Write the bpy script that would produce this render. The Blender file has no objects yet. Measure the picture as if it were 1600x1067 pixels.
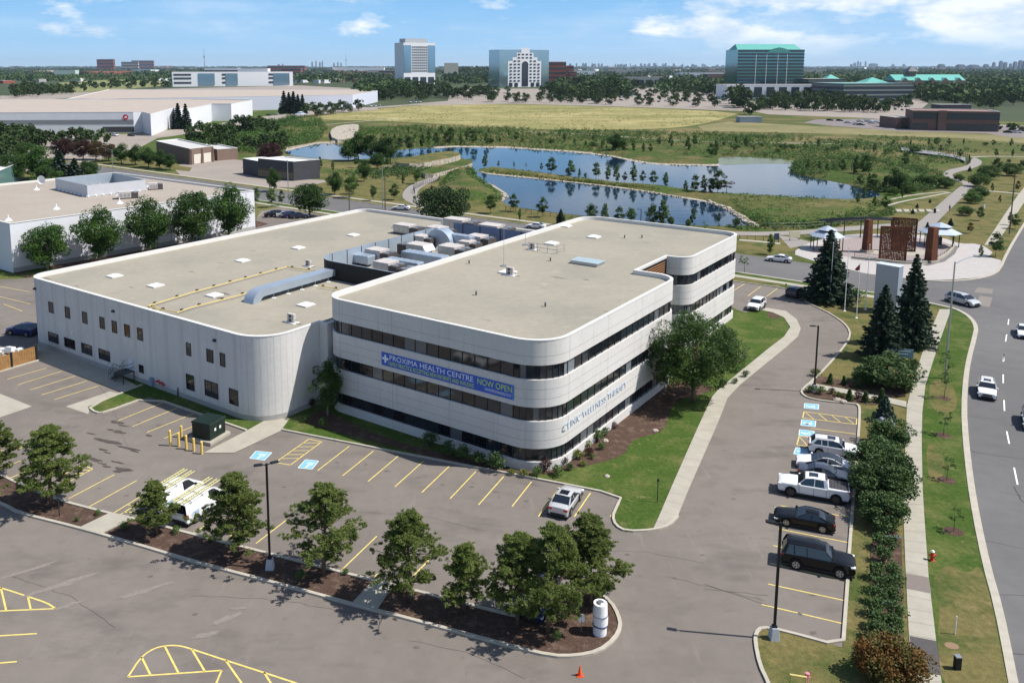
import bpy, bmesh, math, random
import numpy as np
from mathutils import Vector, Matrix
random.seed(7); RNG=np.random.default_rng(7)
R=math.radians
C=bpy.context.scene.collection
SC=bpy.context.scene
# ---------------------------------------------------------------- camera
F_PX, CX, CY, HOR, CAM_H = 1321.2, 708.6, 299.1, 103.56, 37.83
PITCH=math.atan((CY-HOR)/F_PX)
cam=bpy.data.cameras.new('camera'); camo=bpy.data.objects.new('camera',cam); C.objects.link(camo)
camo.location=(0,0,CAM_H); camo.rotation_euler=(R(90)-PITCH,0,0)
cam.sensor_width=36; cam.sensor_fit='HORIZONTAL'; cam.lens=F_PX/1600*36
cam.shift_x=(800-CX)/1600; cam.shift_y=(CY-533.5)/1600
cam.clip_start=0.5; cam.clip_end=60000
SC.camera=camo
# ---------------------------------------------------------------- sky, sun, exposure
SUN_EL, SUN_AZ = R(54), R(-8)       # azimuth measured from +x, counter-clockwise
w=bpy.data.worlds.new('World'); SC.world=w; w.use_nodes=True
nt=w.node_tree; nt.nodes.clear()
out=nt.nodes.new('ShaderNodeOutputWorld'); bg=nt.nodes.new('ShaderNodeBackground')
sky=nt.nodes.new('ShaderNodeTexSky'); sky.sky_type='NISHITA'; sky.sun_disc=False
sky.sun_elevation=SUN_EL; sky.sun_rotation=R(90)-SUN_AZ; sky.air_density=1.0; sky.dust_density=0.6; sky.ozone_density=1.5; sky.altitude=100
bg.inputs['Strength'].default_value=0.098
tc=nt.nodes.new('ShaderNodeTexCoord'); sep=nt.nodes.new('ShaderNodeSeparateXYZ'); nt.links.new(tc.outputs['Generated'],sep.inputs[0])
def wmath(op,a,b=None,c=None,clamp=False):
    n=nt.nodes.new('ShaderNodeMath'); n.operation=op; n.use_clamp=clamp
    for i,v in enumerate((a,b,c)):
        if v is None: continue
        if isinstance(v,(int,float)): n.inputs[i].default_value=v
        else: nt.links.new(v,n.inputs[i])
    return n.outputs[0]
# clouds live on a flat layer high above: direction / elevation gives their plane coordinates
az=wmath('ARCTAN2',sep.outputs[0],sep.outputs[1]); el=wmath('ARCSINE',sep.outputs[2])
comb=nt.nodes.new('ShaderNodeCombineXYZ'); nt.links.new(az,comb.inputs[0]); nt.links.new(wmath('MULTIPLY',el,2.6),comb.inputs[1])
def wnoise(scale,det,rough,off=(0,0,0),sx=1,sy=1):
    m=nt.nodes.new('ShaderNodeMapping'); m.inputs['Location'].default_value=off; m.inputs['Scale'].default_value=(sx,sy,1)
    nt.links.new(comb.outputs[0],m.inputs[0])
    n=nt.nodes.new('ShaderNodeTexNoise'); n.inputs['Scale'].default_value=scale; n.inputs['Detail'].default_value=det; n.inputs['Roughness'].default_value=rough
    nt.links.new(m.outputs[0],n.inputs['Vector']); return n.outputs['Fac']
def ramp(tree,fac,stops):
    n=tree.nodes.new('ShaderNodeValToRGB'); tree.links.new(fac,n.inputs[0]); e=n.color_ramp.elements
    e[0].position,e[0].color=stops[0][0],(*stops[0][1],1)
    e[1].position,e[1].color=stops[1][0],(*stops[1][1],1)
    for p,c in stops[2:]:
        k=e.new(p); k.color=(*c,1)
    return n.outputs[0]
def wmix(f,a,b,mode='MIX'):
    n=nt.nodes.new('ShaderNodeMix'); n.data_type='RGBA'; n.blend_type=mode
    for i,v in ((0,f),(6,a),(7,b)):
        if isinstance(v,tuple): n.inputs[i].default_value=(*v,1)
        elif isinstance(v,(int,float)): n.inputs[i].default_value=v
        else: nt.links.new(v,n.inputs[i])
    return n.outputs[2]
# the clear air: Nishita sky, its lowest degrees kept pale blue as over distant city haze
low=ramp(nt,wmath('MULTIPLY',el,4.0,clamp=True),[(0.0,(4.2,6.1,8.1)),(0.10,(2.8,5.3,8.2)),(0.32,(1.6,4.3,7.8)),(1.0,(0.5,1.8,5.0))])
base=wmix(ramp(nt,wmath('MULTIPLY',el,2.0,clamp=True),[(0.15,(0.9,0.9,0.9)),(0.6,(0.1,0.1,0.1))]),sky.outputs[0],low)
big=wnoise(7.0,7,0.60,(0.62,0.35,0))
side=wmath('MINIMUM',wmath('MULTIPLY',wmath('MULTIPLY_ADD',az,1.0,-0.10,clamp=True),0.9),0.195)   # cumulus bank in the right half of the view
hi_=wmath('MULTIPLY',wmath('SUBTRACT',el,0.035),1.4)
c1=wmath('ADD',wmath('ADD',big,side),wmath('MINIMUM',hi_,0.05))
clouds=ramp(nt,c1,[(0.585,(0,0,0)),(0.70,(1,1,1))])
puff=ramp(nt,wnoise(20,5,0.6,(4,1,0),1,1.5),[(0.62,(0,0,0)),(0.78,(0.45,0.45,0.45))])
veil=ramp(nt,wnoise(3.2,7,0.62,(2,5,0),0.8,2.0),[(0.45,(0.05,0.05,0.05)),(0.75,(0.5,0.5,0.5))])
cl=wmath('MAXIMUM',wmath('MAXIMUM',clouds,veil),puff)
cl=wmath('MULTIPLY',cl,ramp(nt,wmath('MULTIPLY',el,2.0,clamp=True),[(0.015,(0.1,0.1,0.1)),(0.08,(0.92,0.92,0.92)),(0.3,(0.55,0.55,0.55)),(0.9,(0.1,0.1,0.1))]))
shade=ramp(nt,wnoise(9,6,0.6,(0.62,0.41,0)),[(0.42,(9.0,9.2,9.4)),(0.55,(6.0,7.0,8.2)),(0.66,(9.4,9.5,9.6))])
nt.links.new(wmix(cl,base,shade),bg.inputs[0]); nt.links.new(bg.outputs[0],out.inputs[0])
sl=bpy.data.lights.new('sun','SUN'); so=bpy.data.objects.new('sun',sl); C.objects.link(so)
sl.energy=4.8; sl.angle=R(0.53); sl.color=(1,0.955,0.89)
sd=Vector((math.cos(SUN_EL)*math.cos(SUN_AZ),math.cos(SUN_EL)*math.sin(SUN_AZ),math.sin(SUN_EL)))
so.rotation_euler=sd.to_track_quat('Z','Y').to_euler(); so.location=(60,-10,120)
SC.view_settings.view_transform='Standard'; SC.view_settings.look='None'; SC.view_settings.exposure=0.33; SC.view_settings.gamma=1
# ---------------------------------------------------------------- surveying: photo point -> place on the ground (or on height z)
_c,_s=math.cos(PITCH),math.sin(PITCH)
def G(px,py,z=0.0):
    x=(px-CX)/F_PX; y=-(py-CY)/F_PX
    dy=_c+y*_s; dz=-_s+y*_c
    t=(z-CAM_H)/dz
    return Vector((x*t,dy*t,z))
def PX(p):
    x,y,z=p[0],p[1],p[2]-CAM_H
    Y=y*_s+z*_c; Z=y*_c-z*_s
    return CX+F_PX*x/Z, CY-F_PX*Y/Z
def HT(px,py,ytop):
    b=G(px,py); lo,hi=0,150
    for _ in range(40):
        m=(lo+hi)/2
        if PX((b.x,b.y,m))[1]>ytop: lo=m
        else: hi=m
    return lo
# ---------------------------------------------------------------- object helpers
def tag(o,label=None,cat=None,group=None,kind=None):
    if label: o['label']=label
    if cat: o['category']=cat
    if group: o['group']=group
    if kind: o['kind']=kind
    return o
def empty(name,loc,rz=0,label=None,cat=None,group=None):
    o=bpy.data.objects.new(name,None); C.objects.link(o); o.location=loc; o.rotation_euler=(0,0,rz)
    return tag(o,label,cat,group)
class MB:
    """collects vertices and faces for one mesh"""
    def __init__(s): s.v=[]; s.f=[]; s.m=[]; s.mats=[]
    def mi(s,mat):
        if mat not in s.mats: s.mats.append(mat)
        return s.mats.index(mat)
    def add(s,vs,fs,mat=None,M=None):
        b=len(s.v)
        if M is not None: vs=[M@Vector(v) for v in vs]
        s.v+= [tuple(v) for v in vs]; s.f+=[tuple(i+b for i in f) for f in fs]
        k=s.mi(mat) if mat is not None else 0
        s.m+=[k]*len(fs); return s
    def box(s,x0,y0,z0,x1,y1,z1,mat=None,M=None,taper=0):
        t=taper; X0,X1,Y0,Y1=x0+t,x1-t,y0+t,y1-t
        v=[(x0,y0,z0),(x1,y0,z0),(x1,y1,z0),(x0,y1,z0),(X0,Y0,z1),(X1,Y0,z1),(X1,Y1,z1),(X0,Y1,z1)]
        return s.add(v,[(0,3,2,1),(4,5,6,7),(0,1,5,4),(1,2,6,5),(2,3,7,6),(3,0,4,7)],mat,M)
    def tube(s,pts,rad,n=8,mat=None,cap=True,M=None):
        pts=[Vector(p) for p in pts]; rr=rad if hasattr(rad,'__len__') else [rad]*len(pts)
        vs=[];fs=[]
        for i,p in enumerate(pts):
            a=pts[max(i-1,0)]; b=pts[min(i+1,len(pts)-1)]; d=(b-a)
            d=d.normalized() if d.length>1e-9 else Vector((0,0,1))
            up=Vector((0,0,1)) if abs(d.z)<0.9 else Vector((1,0,0))
            e1=d.cross(up).normalized(); e2=d.cross(e1)
            for k in range(n):
                t=2*math.pi*k/n; vs.append(p+(e1*math.cos(t)+e2*math.sin(t))*rr[i])
        for i in range(len(pts)-1):
            for k in range(n):
                fs.append((i*n+k,i*n+(k+1)%n,(i+1)*n+(k+1)%n,(i+1)*n+k))
        if cap:
            fs.append(tuple(range(n-1,-1,-1))); fs.append(tuple((len(pts)-1)*n+k for k in range(n)))
        return s.add(vs,fs,mat,M)
    def cyl(s,x,y,z0,z1,r,n=12,mat=None,r1=None,M=None):
        return s.tube([(x,y,z0),(x,y,z1)],[r,r if r1 is None else r1],n,mat,True,M)
    def sphere(s,c,r,n=10,mat=None,sz=1,M=None):
        vs=[(c[0],c[1],c[2]-r*sz)];fs=[];h=n//2
        for i in range(1,h):
            a=math.pi*i/h-math.pi/2
            for k in range(n):
                t=2*math.pi*k/n; vs.append((c[0]+r*math.cos(a)*math.cos(t),c[1]+r*math.cos(a)*math.sin(t),c[2]+r*sz*math.sin(a)))
        vs.append((c[0],c[1],c[2]+r*sz)); L=len(vs)-1
        for k in range(n): fs.append((0,1+(k+1)%n,1+k)); fs.append((L,L-n+k,L-n+(k+1)%n))
        for i in range(h-2):
            for k in range(n): fs.append((1+i*n+k,1+i*n+(k+1)%n,1+(i+1)*n+(k+1)%n,1+(i+1)*n+k))
        return s.add(vs,fs,mat,M)
    def prism(s,poly,z0,z1,mat=None,topmat=None,cap=True,M=None):
        n=len(poly); 
        vs=[(p[0],p[1],z0) for p in poly]+[(p[0],p[1],z1) for p in poly]
        s.add(vs,[(i,(i+1)%n,n+(i+1)%n,n+i) for i in range(n)],mat,M)
        if cap: s.add([(p[0],p[1],z1) for p in poly],[tuple(range(n))],topmat if topmat is not None else mat,M)
        return s
    def mesh(s,name,smooth=False):
        me=bpy.data.meshes.new(name); me.from_pydata(s.v,[],s.f)
        for m in s.mats: me.materials.append(m)
        if s.mats and len(s.mats)>1: me.polygons.foreach_set('material_index',s.m)
        if smooth: me.polygons.foreach_set('use_smooth',[True]*len(me.polygons))
        me.update(); return me
    def build(s,name,parent=None,mat=None,smooth=False,bevel=0,angle=None):
        if mat is not None: s.mats=[mat]; s.m=[0]*len(s.f)
        me=s.mesh(name,smooth); o=bpy.data.objects.new(name,me); C.objects.link(o)
        if angle is not None:
            me.polygons.foreach_set('use_smooth',[True]*len(me.polygons))
            try: me.set_sharp_from_angle(angle=R(angle))
            except Exception: pass
        if parent is not None: o.parent=parent
        if bevel: b=o.modifiers.new('bevel','BEVEL'); b.width=bevel; b.segments=2; b.limit_method='ANGLE'
        return o
def copy_tree(o,parent=None):
    c=o.copy(); C.objects.link(c)
    if parent is not None: c.parent=parent
    for ch in [k for k in KIDS.get(o.name,[])]: copy_tree(ch,c)
    return c
KIDS={}
def index_kids(root):
    KIDS[root.name]=[o for o in bpy.data.objects if o.parent==root]
    for k in KIDS[root.name]: index_kids(k)
def dup(root,loc,rz=0,scale=None,label=None,group=None):
    if root.name not in KIDS: index_kids(root)
    c=copy_tree(root); c.location=loc; c.rotation_euler=(0,0,rz)
    if scale is not None: c.scale=scale if hasattr(scale,'__len__') else (scale,)*3
    if label: c['label']=label
    if group: c['group']=group
    return c
# ---------------------------------------------------------------- materials
def mat(name,col,rough=0.8,metal=0,spec=0.3,noise=None,noise2=None,bump=None,alpha=None,trans=None,coat=0,objrand=0,coords='Object'):
    """noise=(scale, amount, detail) varies value; noise2=(scale, colour, lo, hi) blends a second colour in patches"""
    m=bpy.data.materials.new(name); m.use_nodes=True; t=m.node_tree; b=t.nodes['Principled BSDF']
    b.inputs['Base Color'].default_value=(*col,1); b.inputs['Roughness'].default_value=rough; b.inputs['Metallic'].default_value=metal
    b.inputs['Specular IOR Level'].default_value=spec
    if coat: b.inputs['Coat Weight'].default_value=coat; b.inputs['Coat Roughness'].default_value=0.05
    src=None
    if noise or noise2 or bump or objrand:
        tcn=t.nodes.new('ShaderNodeTexCoord'); vec=tcn.outputs[coords]
        rgb=t.nodes.new('ShaderNodeRGB'); rgb.outputs[0].default_value=(*col,1); src=rgb.outputs[0]
    for n2 in (noise2 if isinstance(noise2,list) else [noise2] if noise2 else []):
        sc,c2,lo,hi=n2[:4]; det=n2[4] if len(n2)>4 else 5
        nn=t.nodes.new('ShaderNodeTexNoise'); nn.inputs['Scale'].default_value=sc; nn.inputs['Detail'].default_value=det; nn.inputs['Roughness'].default_value=0.6
        if len(n2)>5:
            mp=t.nodes.new('ShaderNodeMapping'); mp.inputs['Scale'].default_value=n2[5]; mp.inputs['Location'].default_value=(sc*13,7,3); t.links.new(vec,mp.inputs[0]); t.links.new(mp.outputs[0],nn.inputs['Vector'])
        else: t.links.new(vec,nn.inputs['Vector'])
        rp=ramp(t,nn.outputs['Fac'],[(lo,(0,0,0)),(hi,(1,1,1))])
        mx=t.nodes.new('ShaderNodeMix'); mx.data_type='RGBA'; t.links.new(rp,mx.inputs[0]); t.links.new(src,mx.inputs[6]); mx.inputs[7].default_value=(*c2,1); src=mx.outputs[2]
    for nz in (noise if isinstance(noise,list) else [noise] if noise else []):
        nn=t.nodes.new('ShaderNodeTexNoise'); nn.inputs['Scale'].default_value=nz[0]; nn.inputs['Detail'].default_value=nz[2] if len(nz)>2 else 4
        nn.inputs['Roughness'].default_value=0.65; t.links.new(vec,nn.inputs['Vector'])
        mr=t.nodes.new('ShaderNodeMapRange'); mr.inputs[1].default_value=0.25; mr.inputs[2].default_value=0.75; mr.inputs[3].default_value=1-nz[1]; mr.inputs[4].default_value=1+nz[1]
        t.links.new(nn.outputs['Fac'],mr.inputs[0])
        mx=t.nodes.new('ShaderNodeMix'); mx.data_type='RGBA'; mx.blend_type='MULTIPLY'; mx.inputs[0].default_value=1
        t.links.new(src,mx.inputs[6]); t.links.new(mr.outputs[0],mx.inputs[7]); src=mx.outputs[2]
    if objrand:
        oi=t.nodes.new('ShaderNodeObjectInfo'); mr=t.nodes.new('ShaderNodeMapRange'); mr.inputs[3].default_value=1-objrand; mr.inputs[4].default_value=1+objrand
        t.links.new(oi.outputs['Random'],mr.inputs[0]); mx=t.nodes.new('ShaderNodeMix'); mx.data_type='RGBA'; mx.blend_type='MULTIPLY'; mx.inputs[0].default_value=1
        t.links.new(src,mx.inputs[6]); t.links.new(mr.outputs[0],mx.inputs[7]); src=mx.outputs[2]
    if src is not None: t.links.new(src,b.inputs['Base Color'])
    if bump:
        nn=t.nodes.new('ShaderNodeTexNoise'); nn.inputs['Scale'].default_value=bump[0]; nn.inputs['Detail'].default_value=4; t.links.new(vec,nn.inputs['Vector'])
        bp=t.nodes.new('ShaderNodeBump'); bp.inputs['Strength'].default_value=bump[1]; bp.inputs['Distance'].default_value=bump[2] if len(bump)>2 else 0.05
        t.links.new(nn.outputs['Fac'],bp.inputs['Height']); t.links.new(bp.outputs[0],b.inputs['Normal'])
    return m
def leafmat(name,col,col2,rough=0.6,scale=0.8,objrand=0.15,transl=0.25):
    m=mat(name,col,rough,spec=0.25,noise2=[(scale,col2,0.42,0.62,3)],noise=(9,0.35,2),objrand=objrand)
    t=m.node_tree; b=t.nodes['Principled BSDF']; o=t.nodes['Material Output']
    src=b.inputs['Base Color'].links[0].from_socket
    tr=t.nodes.new('ShaderNodeBsdfTranslucent'); ms=t.nodes.new('ShaderNodeMixShader'); ms.inputs[0].default_value=transl
    t.links.new(src,tr.inputs[0]); t.links.new(b.outputs[0],ms.inputs[1]); t.links.new(tr.outputs[0],ms.inputs[2]); t.links.new(ms.outputs[0],o.inputs[0])
    return m
M={}
M['ground']=mat('dry_meadow',(0.135,0.135,0.045),0.95,spec=0.1,noise2=[(0.02,(0.07,0.10,0.025),0.45,0.6,6),(0.11,(0.21,0.18,0.075),0.55,0.72,6)],noise=[(1.5,0.3,6)])
M['lawn']=mat('lawn',(0.050,0.088,0.016),0.95,spec=0.1,noise2=[(0.28,(0.10,0.118,0.034),0.46,0.64,6),(0.75,(0.16,0.14,0.065),0.58,0.78,7)],noise=[(3.0,0.35,6),(14,0.3,4)],bump=(9,0.6,0.05))
M['drylawn']=mat('dry_lawn',(0.145,0.125,0.048),0.95,spec=0.1,noise2=[(0.22,(0.065,0.088,0.024),0.47,0.62,6),(0.7,(0.23,0.175,0.088),0.58,0.78,6)],noise=[(2.5,0.3,6),(14,0.3,4)],bump=(9,0.6,0.05))
M['field']=mat('ripe_field',(0.28,0.245,0.105),0.95,spec=0.1,noise2=[(0.006,(0.17,0.175,0.06),0.42,0.68,7,(1,3,1)),(0.03,(0.43,0.37,0.17),0.5,0.75,7)],noise=[(0.25,0.25,6)])
M['meadow']=mat('rough_meadow',(0.088,0.095,0.030),0.95,spec=0.1,noise2=[(0.018,(0.185,0.15,0.068),0.48,0.64,7,(1,1.6,1)),(0.05,(0.055,0.095,0.02),0.5,0.64,6)],noise=[(0.5,0.4,7)])
M['bank']=mat('green_bank',(0.052,0.082,0.018),0.95,spec=0.1,noise2=[(0.08,(0.13,0.11,0.045),0.46,0.62,6)],noise=[(0.7,0.4,6)],bump=(0.6,0.8,0.5))
M['asphalt']=mat('parking_asphalt',(0.168,0.146,0.128),0.92,spec=0.2,noise2=[(0.05,(0.20,0.175,0.153),0.40,0.65,6),(0.16,(0.128,0.112,0.10),0.52,0.75,7,(1,2.2,1)),(0.9,(0.118,0.104,0.094),0.62,0.80,8),(0.35,(0.215,0.19,0.168),0.60,0.78,8,(3.2,0.5,1))],noise=[(0.7,0.09,8),(25,0.16,3)],bump=(30,0.2,0.01))
M['road']=mat('street_asphalt',(0.128,0.125,0.124),0.9,spec=0.2,noise2=[(0.04,(0.155,0.150,0.147),0.4,0.65,6),(0.5,(0.105,0.103,0.102),0.6,0.8,8)],noise=[(0.5,0.1,8),(22,0.12,3)],bump=(30,0.2,0.01))
M['patch']=mat('new_asphalt',(0.085,0.078,0.078),0.9,noise=(6,0.15,5))
M['concrete']=mat('pale_concrete',(0.37,0.345,0.285),0.9,spec=0.2,noise=[(0.6,0.12,6),(9,0.10,5)])
M['kerb']=mat('kerb_concrete',(0.42,0.385,0.32),0.9,spec=0.2,noise=[(1.2,0.14,5)])
M['paver']=mat('grey_pavers',(0.42,0.39,0.37),0.9,noise=[(0.5,0.08,4),(4,0.12,3)])
M['lotfar']=mat('distant_lot',(0.29,0.25,0.215),0.95,noise=[(0.05,0.12,5)])
M['mulch']=mat('mulch',(0.085,0.055,0.042),0.98,spec=0.05,noise2=[(1.1,(0.15,0.105,0.08),0.5,0.7,5)],noise=[(9,0.5,6)],bump=(7,0.9,0.08))
M['yellow']=mat('yellow_paint',(0.66,0.53,0.16),0.8,noise=[(2.5,0.22,6)])
M['white']=mat('white_marking',(0.75,0.75,0.73),0.8,noise=[(2.5,0.15,6)])
M['blue']=mat('blue_marking',(0.20,0.45,0.62),0.8,noise=[(3,0.15,5)])
M['stain']=mat('oil_stain',(0.075,0.062,0.055),0.75,noise=[(2,0.3,5)])
M['scuff']=mat('dust_scuff',(0.22,0.192,0.168),0.9,noise=[(3,0.2,5)])
M['rock']=mat('limestone',(0.42,0.37,0.30),0.9,noise2=[(0.6,(0.25,0.22,0.18),0.5,0.6,4)],noise=[(1.5,0.35,6)],bump=(1.2,1,0.4))
def watermat():
    m=bpy.data.materials.new('pond_water'); m.use_nodes=True; t=m.node_tree; b=t.nodes['Principled BSDF']
    b.inputs['Base Color'].default_value=(0.006,0.022,0.045,1); b.inputs['Roughness'].default_value=0.04; b.inputs['IOR'].default_value=1.33
    b.inputs['Specular IOR Level'].default_value=0.5
    tcn=t.nodes.new('ShaderNodeTexCoord'); nn=t.nodes.new('ShaderNodeTexNoise'); nn.inputs['Scale'].default_value=0.35; nn.inputs['Detail'].default_value=5
    bp=t.nodes.new('ShaderNodeBump'); bp.inputs['Strength'].default_value=0.09; bp.inputs['Distance'].default_value=0.25
    t.links.new(tcn.outputs['Object'],nn.inputs['Vector']); t.links.new(nn.outputs['Fac'],bp.inputs['Height']); t.links.new(bp.outputs[0],b.inputs['Normal'])
    return m
M['water']=watermat()
M['algae']=mat('shallow_weedy_water',(0.11,0.12,0.03),0.25,spec=0.5,noise=[(0.1,0.3,5)])
# ---------------------------------------------------------------- sheets
def poly_px(pts,z=0): return [G(x,y) for x,y in pts]
def smooth_poly(p,n=2,closed=True):
    for _ in range(n):
        q=[];L=len(p)
        for i in range(L if closed else L-1):
            a,b=Vector(p[i]),Vector(p[(i+1)%L]); q+= [a*0.75+b*0.25,a*0.25+b*0.75]
        if not closed: q=[Vector(p[0])]+q+[Vector(p[-1])]
        p=q
    return p
def sheet(name,pts,z,m,kind='structure',smooth=0,label=None,thick=0):
    p=[Vector((q[0],q[1],0)) for q in pts]
    if smooth: p=smooth_poly(p,smooth)
    from mathutils.geometry import delaunay_2d_cdt
    V2,_,F2,OV,_,_=delaunay_2d_cdt([q.to_2d() for q in p],[],[list(range(len(p)))],1,1e-5)
    bm=bmesh.new(); vv_=[bm.verts.new((q.x,q.y,z)) for q in V2]
    for f in F2: bm.faces.new([vv_[i] for i in f])
    vs=[bm.verts.new((q.x,q.y,z)) for q in p] if thick else None
    bm.normal_update()
    for f in bm.faces:
        if f.normal.z<0: f.normal_flip()
    if thick:
        n=len(p); lo=[bm.verts.new((q.x,q.y,z-thick)) for q in p]
        for i in range(n): bm.faces.new((vs[i],vs[(i+1)%n],lo[(i+1)%n],lo[i]))
        bmesh.ops.recalc_face_normals(bm,faces=bm.faces)
    me=bpy.data.meshes.new(name); bm.to_mesh(me); bm.free(); me.materials.append(m)
    o=bpy.data.objects.new(name,me); C.objects.link(o); tag(o,label=label,kind=kind); return o
def strip_mb(mb,pts,w,z,m=None,h=0,closed=False,side=0):
    """ribbon of width w along a world polyline; with h it is a kerb of that height. side -1/0/1 shifts it off the line"""
    p=[Vector((q[0],q[1],0)) for q in pts]; n=len(p); L=[];Rr=[]
    for i in range(n):
        if closed: a,b=p[i-1],p[(i+1)%n]
        else: a,b=p[max(i-1,0)],p[min(i+1,n-1)]
        d=(b-a).normalized(); nr=Vector((-d.y,d.x,0))
        if 0<i<n-1 or closed:
            d1=(p[i]-p[i-1]).normalized(); k=max(0.5,abs(d.dot(d1))); 
        else: k=1
        L.append(p[i]+nr*(w/2*(1+side))/k); Rr.append(p[i]-nr*(w/2*(1-side))/k)
    N=n if closed else n-1
    if not h:
        vs=[(q.x,q.y,z) for q in L]+[(q.x,q.y,z) for q in Rr]
        mb.add(vs,[(n+i,n+(i+1)%n,(i+1)%n,i) for i in range(N)],m)
    else:
        b=0.02; 
        vs=[(q.x,q.y,z) for q in L]+[(q.x,q.y,z+h) for q in L]+[(q.x,q.y,z+h) for q in Rr]+[(q.x,q.y,z) for q in Rr]
        fs=[]
        for i in range(N):
            j=(i+1)%n
            fs+= [(i,j,n+j,n+i),(n+i,n+j,2*n+j,2*n+i),(2*n+i,2*n+j,3*n+j,3*n+i)]
        if not closed: fs+=[(0,n,2*n,3*n),(n-1,4*n-1,3*n-1,2*n-1)]
        mb.add(vs,fs,m)
    return mb
def kerb(pts,name='kerb',w=0.22,h=0.13,closed=False,m=None,smooth=1,z=0.0,side=0):
    p=[Vector((q[0],q[1],0)) for q in pts]
    if smooth: p=smooth_poly(p,smooth,closed)
    mb=MB(); strip_mb(mb,p,w,z,None,h,closed,side); o=mb.build(name,mat=m or M['kerb']); tag(o,kind='structure'); return o
def off(o,u,v,z,O,A):
    return Vector((O[0]+u*math.cos(A)-v*math.sin(A),O[1]+u*math.sin(A)+v*math.cos(A),z))
AL=R(-36)
OL=(7.229,72.573); OR=(7.005,70.32)
def WL(u,v,z=0): return off(0,u,v,z,OL,AL)
def WR(u,v,z=0): return off(0,u,v,z,OR,AL)
# ================================================================ THE GROUND
def disc(name,r,z,m,y0=0,n=64):
    mb=MB(); mb.add([(r*math.cos(2*math.pi*k/n),y0+r*math.sin(2*math.pi*k/n),z) for k in range(n)],[tuple(range(n))]); o=mb.build(name,mat=m); tag(o,kind='structure'); return o
disc('ground',30000,-0.06,M['ground'])
S1,S2,S3,S4,S5=-0.02,0.0,0.004,0.008,0.012
# rough meadow round the pond, the ripe field and the dry field beyond
sheet('meadow',poly_px([(-200,262),(150,232),(420,185),(520,172),(650,163),(1150,173),(1700,214),(1900,330),(1700,420),(1480,430),(1100,395),(560,312),(330,285)]),S1,M['meadow'])
sheet('field',poly_px([(470,186),(540,176),(650,164.5),(800,163),(1000,169),(1160,176),(1130,186),(1090,196),(1030,202),(880,204),(740,197),(620,190)]),0.0,M['field'],smooth=1)
sheet('dry_field',poly_px([(1100,205),(1090,197),(1140,190),(1300,199),(1440,206),(1700,218),(1700,232),(1500,216),(1250,208)]),0.0,mat('dry_field',(0.22,0.19,0.085),0.95,noise2=[(0.02,(0.14,0.14,0.05),0.45,0.65,6)],noise=[(0.3,0.25,6)]))
sheet('lawn_far',poly_px([(190,236),(300,190),(420,172),(500,172),(470,186),(330,212),(230,245)]),0.0,M['lawn'])
# private lots
LOT=[G(-500,1150),G(1235,1150)]+poly_px([(1200,1067),(1187,1040),(1180,1005),(1181,990),(1190,981),(1219,985),(1317,1012),(1320,970),(1325,900),(1328,845),(1340,700),(1343.5,645),(1342,633),(1330,631),(1285,627),(1261,622),(1252,615),(1253.5,609),(1271.5,594),(1292.5,573),(1321,540),(1329,524),(1325,512),(1312,500),(1289,486),(1259,473),(1255,466),(1238,452),(1146,440),(1000,425),(760,385),(600,350),(470,331),(440,324),(405,330),(400,345),(330,368),(200,400),(120,424),(30,436),(-150,440),(-700,480)])
sheet('parking_lot',LOT,S2,M['asphalt'])
# streets: the cross street behind the site, and the wide road on the right
n1,n2=G(509,309),G(1150,396); sd_=(n2-n1).normalized(); sn=Vector((-sd_.y,sd_.x,0))
s1=G(1148,424); wid=abs((s1-n1).dot(sn))
def ST(t,o): # along-street point: t metres from n1, o metres north of its north kerb
    p=n1+sd_*t+sn*o; return p
tE=(G(1440,437)-n1).dot(sd_)
sheet('street',[ST(-420,0),ST(tE,0),G(1500,440),G(1535,434),G(1620,430),G(1620,500),G(1526,512),G(1517,497),G(1500,486),G(1485,481),ST(tE-3,-wid),ST(-420,-wid)],S3,M['road'])
RL=poly_px([(1522,436),(1548,431),(1562,422),(1574,394),(1600,350.6),(1640,290),(1700,225)]) 
RLl=poly_px([(1526,512),(1522,530),(1514,560),(1509,590),(1506,640),(1509,690),(1516,752),(1526,812),(1542,887),(1560,950),(1580,1050),(1598,1150)])
far=RL[-1]
sheet('road',RL[::-1]+[G(1480,450)]+RLl+[RLl[-1]+Vector((26,0,0)),RLl[3]+Vector((26,0,0)),RL[3]+Vector((24,0,0)),far+Vector((22,5,0))],S4,M['road'])
kerb([ST(-420,0),ST(tE-35,0)],smooth=0); kerb([ST(-420,-wid),ST(tE-3,-wid)]+poly_px([(1485,481),(1500,486),(1517,497)])+RLl,w=0.55,h=0.12)
kerb(poly_px([(1392,433),(1440,438),(1480,440.5),(1522,437),(1548,431),(1562,422),(1574,394),(1600,350.6),(1640,290),(1700,225)]),w=0.5,h=0.12)
# sidewalks
def walk(name,L,Rr,z=0.1,m=None): return sheet(name,L+Rr[::-1],z,m or M['concrete'],thick=0.1)
SWL=poly_px([(1468,484),(1445,540),(1425,602),(1417,635),(1414.5,690),(1412.5,765),(1411.5,807),(1415,895),(1420,995),(1428,1067),(1432,1120)])
SWR=poly_px([(1486,484),(1466,540),(1446,602),(1441,645),(1440,690),(1441.5,765),(1444,807),(1451,904),(1462.5,1002),(1471,1067),(1477,1120)])
walk('sidewalk',SWL,SWR)
seam=MB()
Ltot=[0]
for a,b in zip(SWL,SWL[1:]): Ltot.append(Ltot[-1]+(b-a).length)
def lerp_path(P,T,s):
    for i in range(len(T)-1):
        if s<=T[i+1]: 
            k=(s-T[i])/(T[i+1]-T[i]); return P[i].lerp(P[i+1],k)
    return P[-1]
s=0
while s<Ltot[-1]:
    a,b=lerp_path(SWL,Ltot,s),lerp_path(SWR,Ltot,s); strip_mb(seam,[a,b],0.035,0.104); s+=1.6
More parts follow.
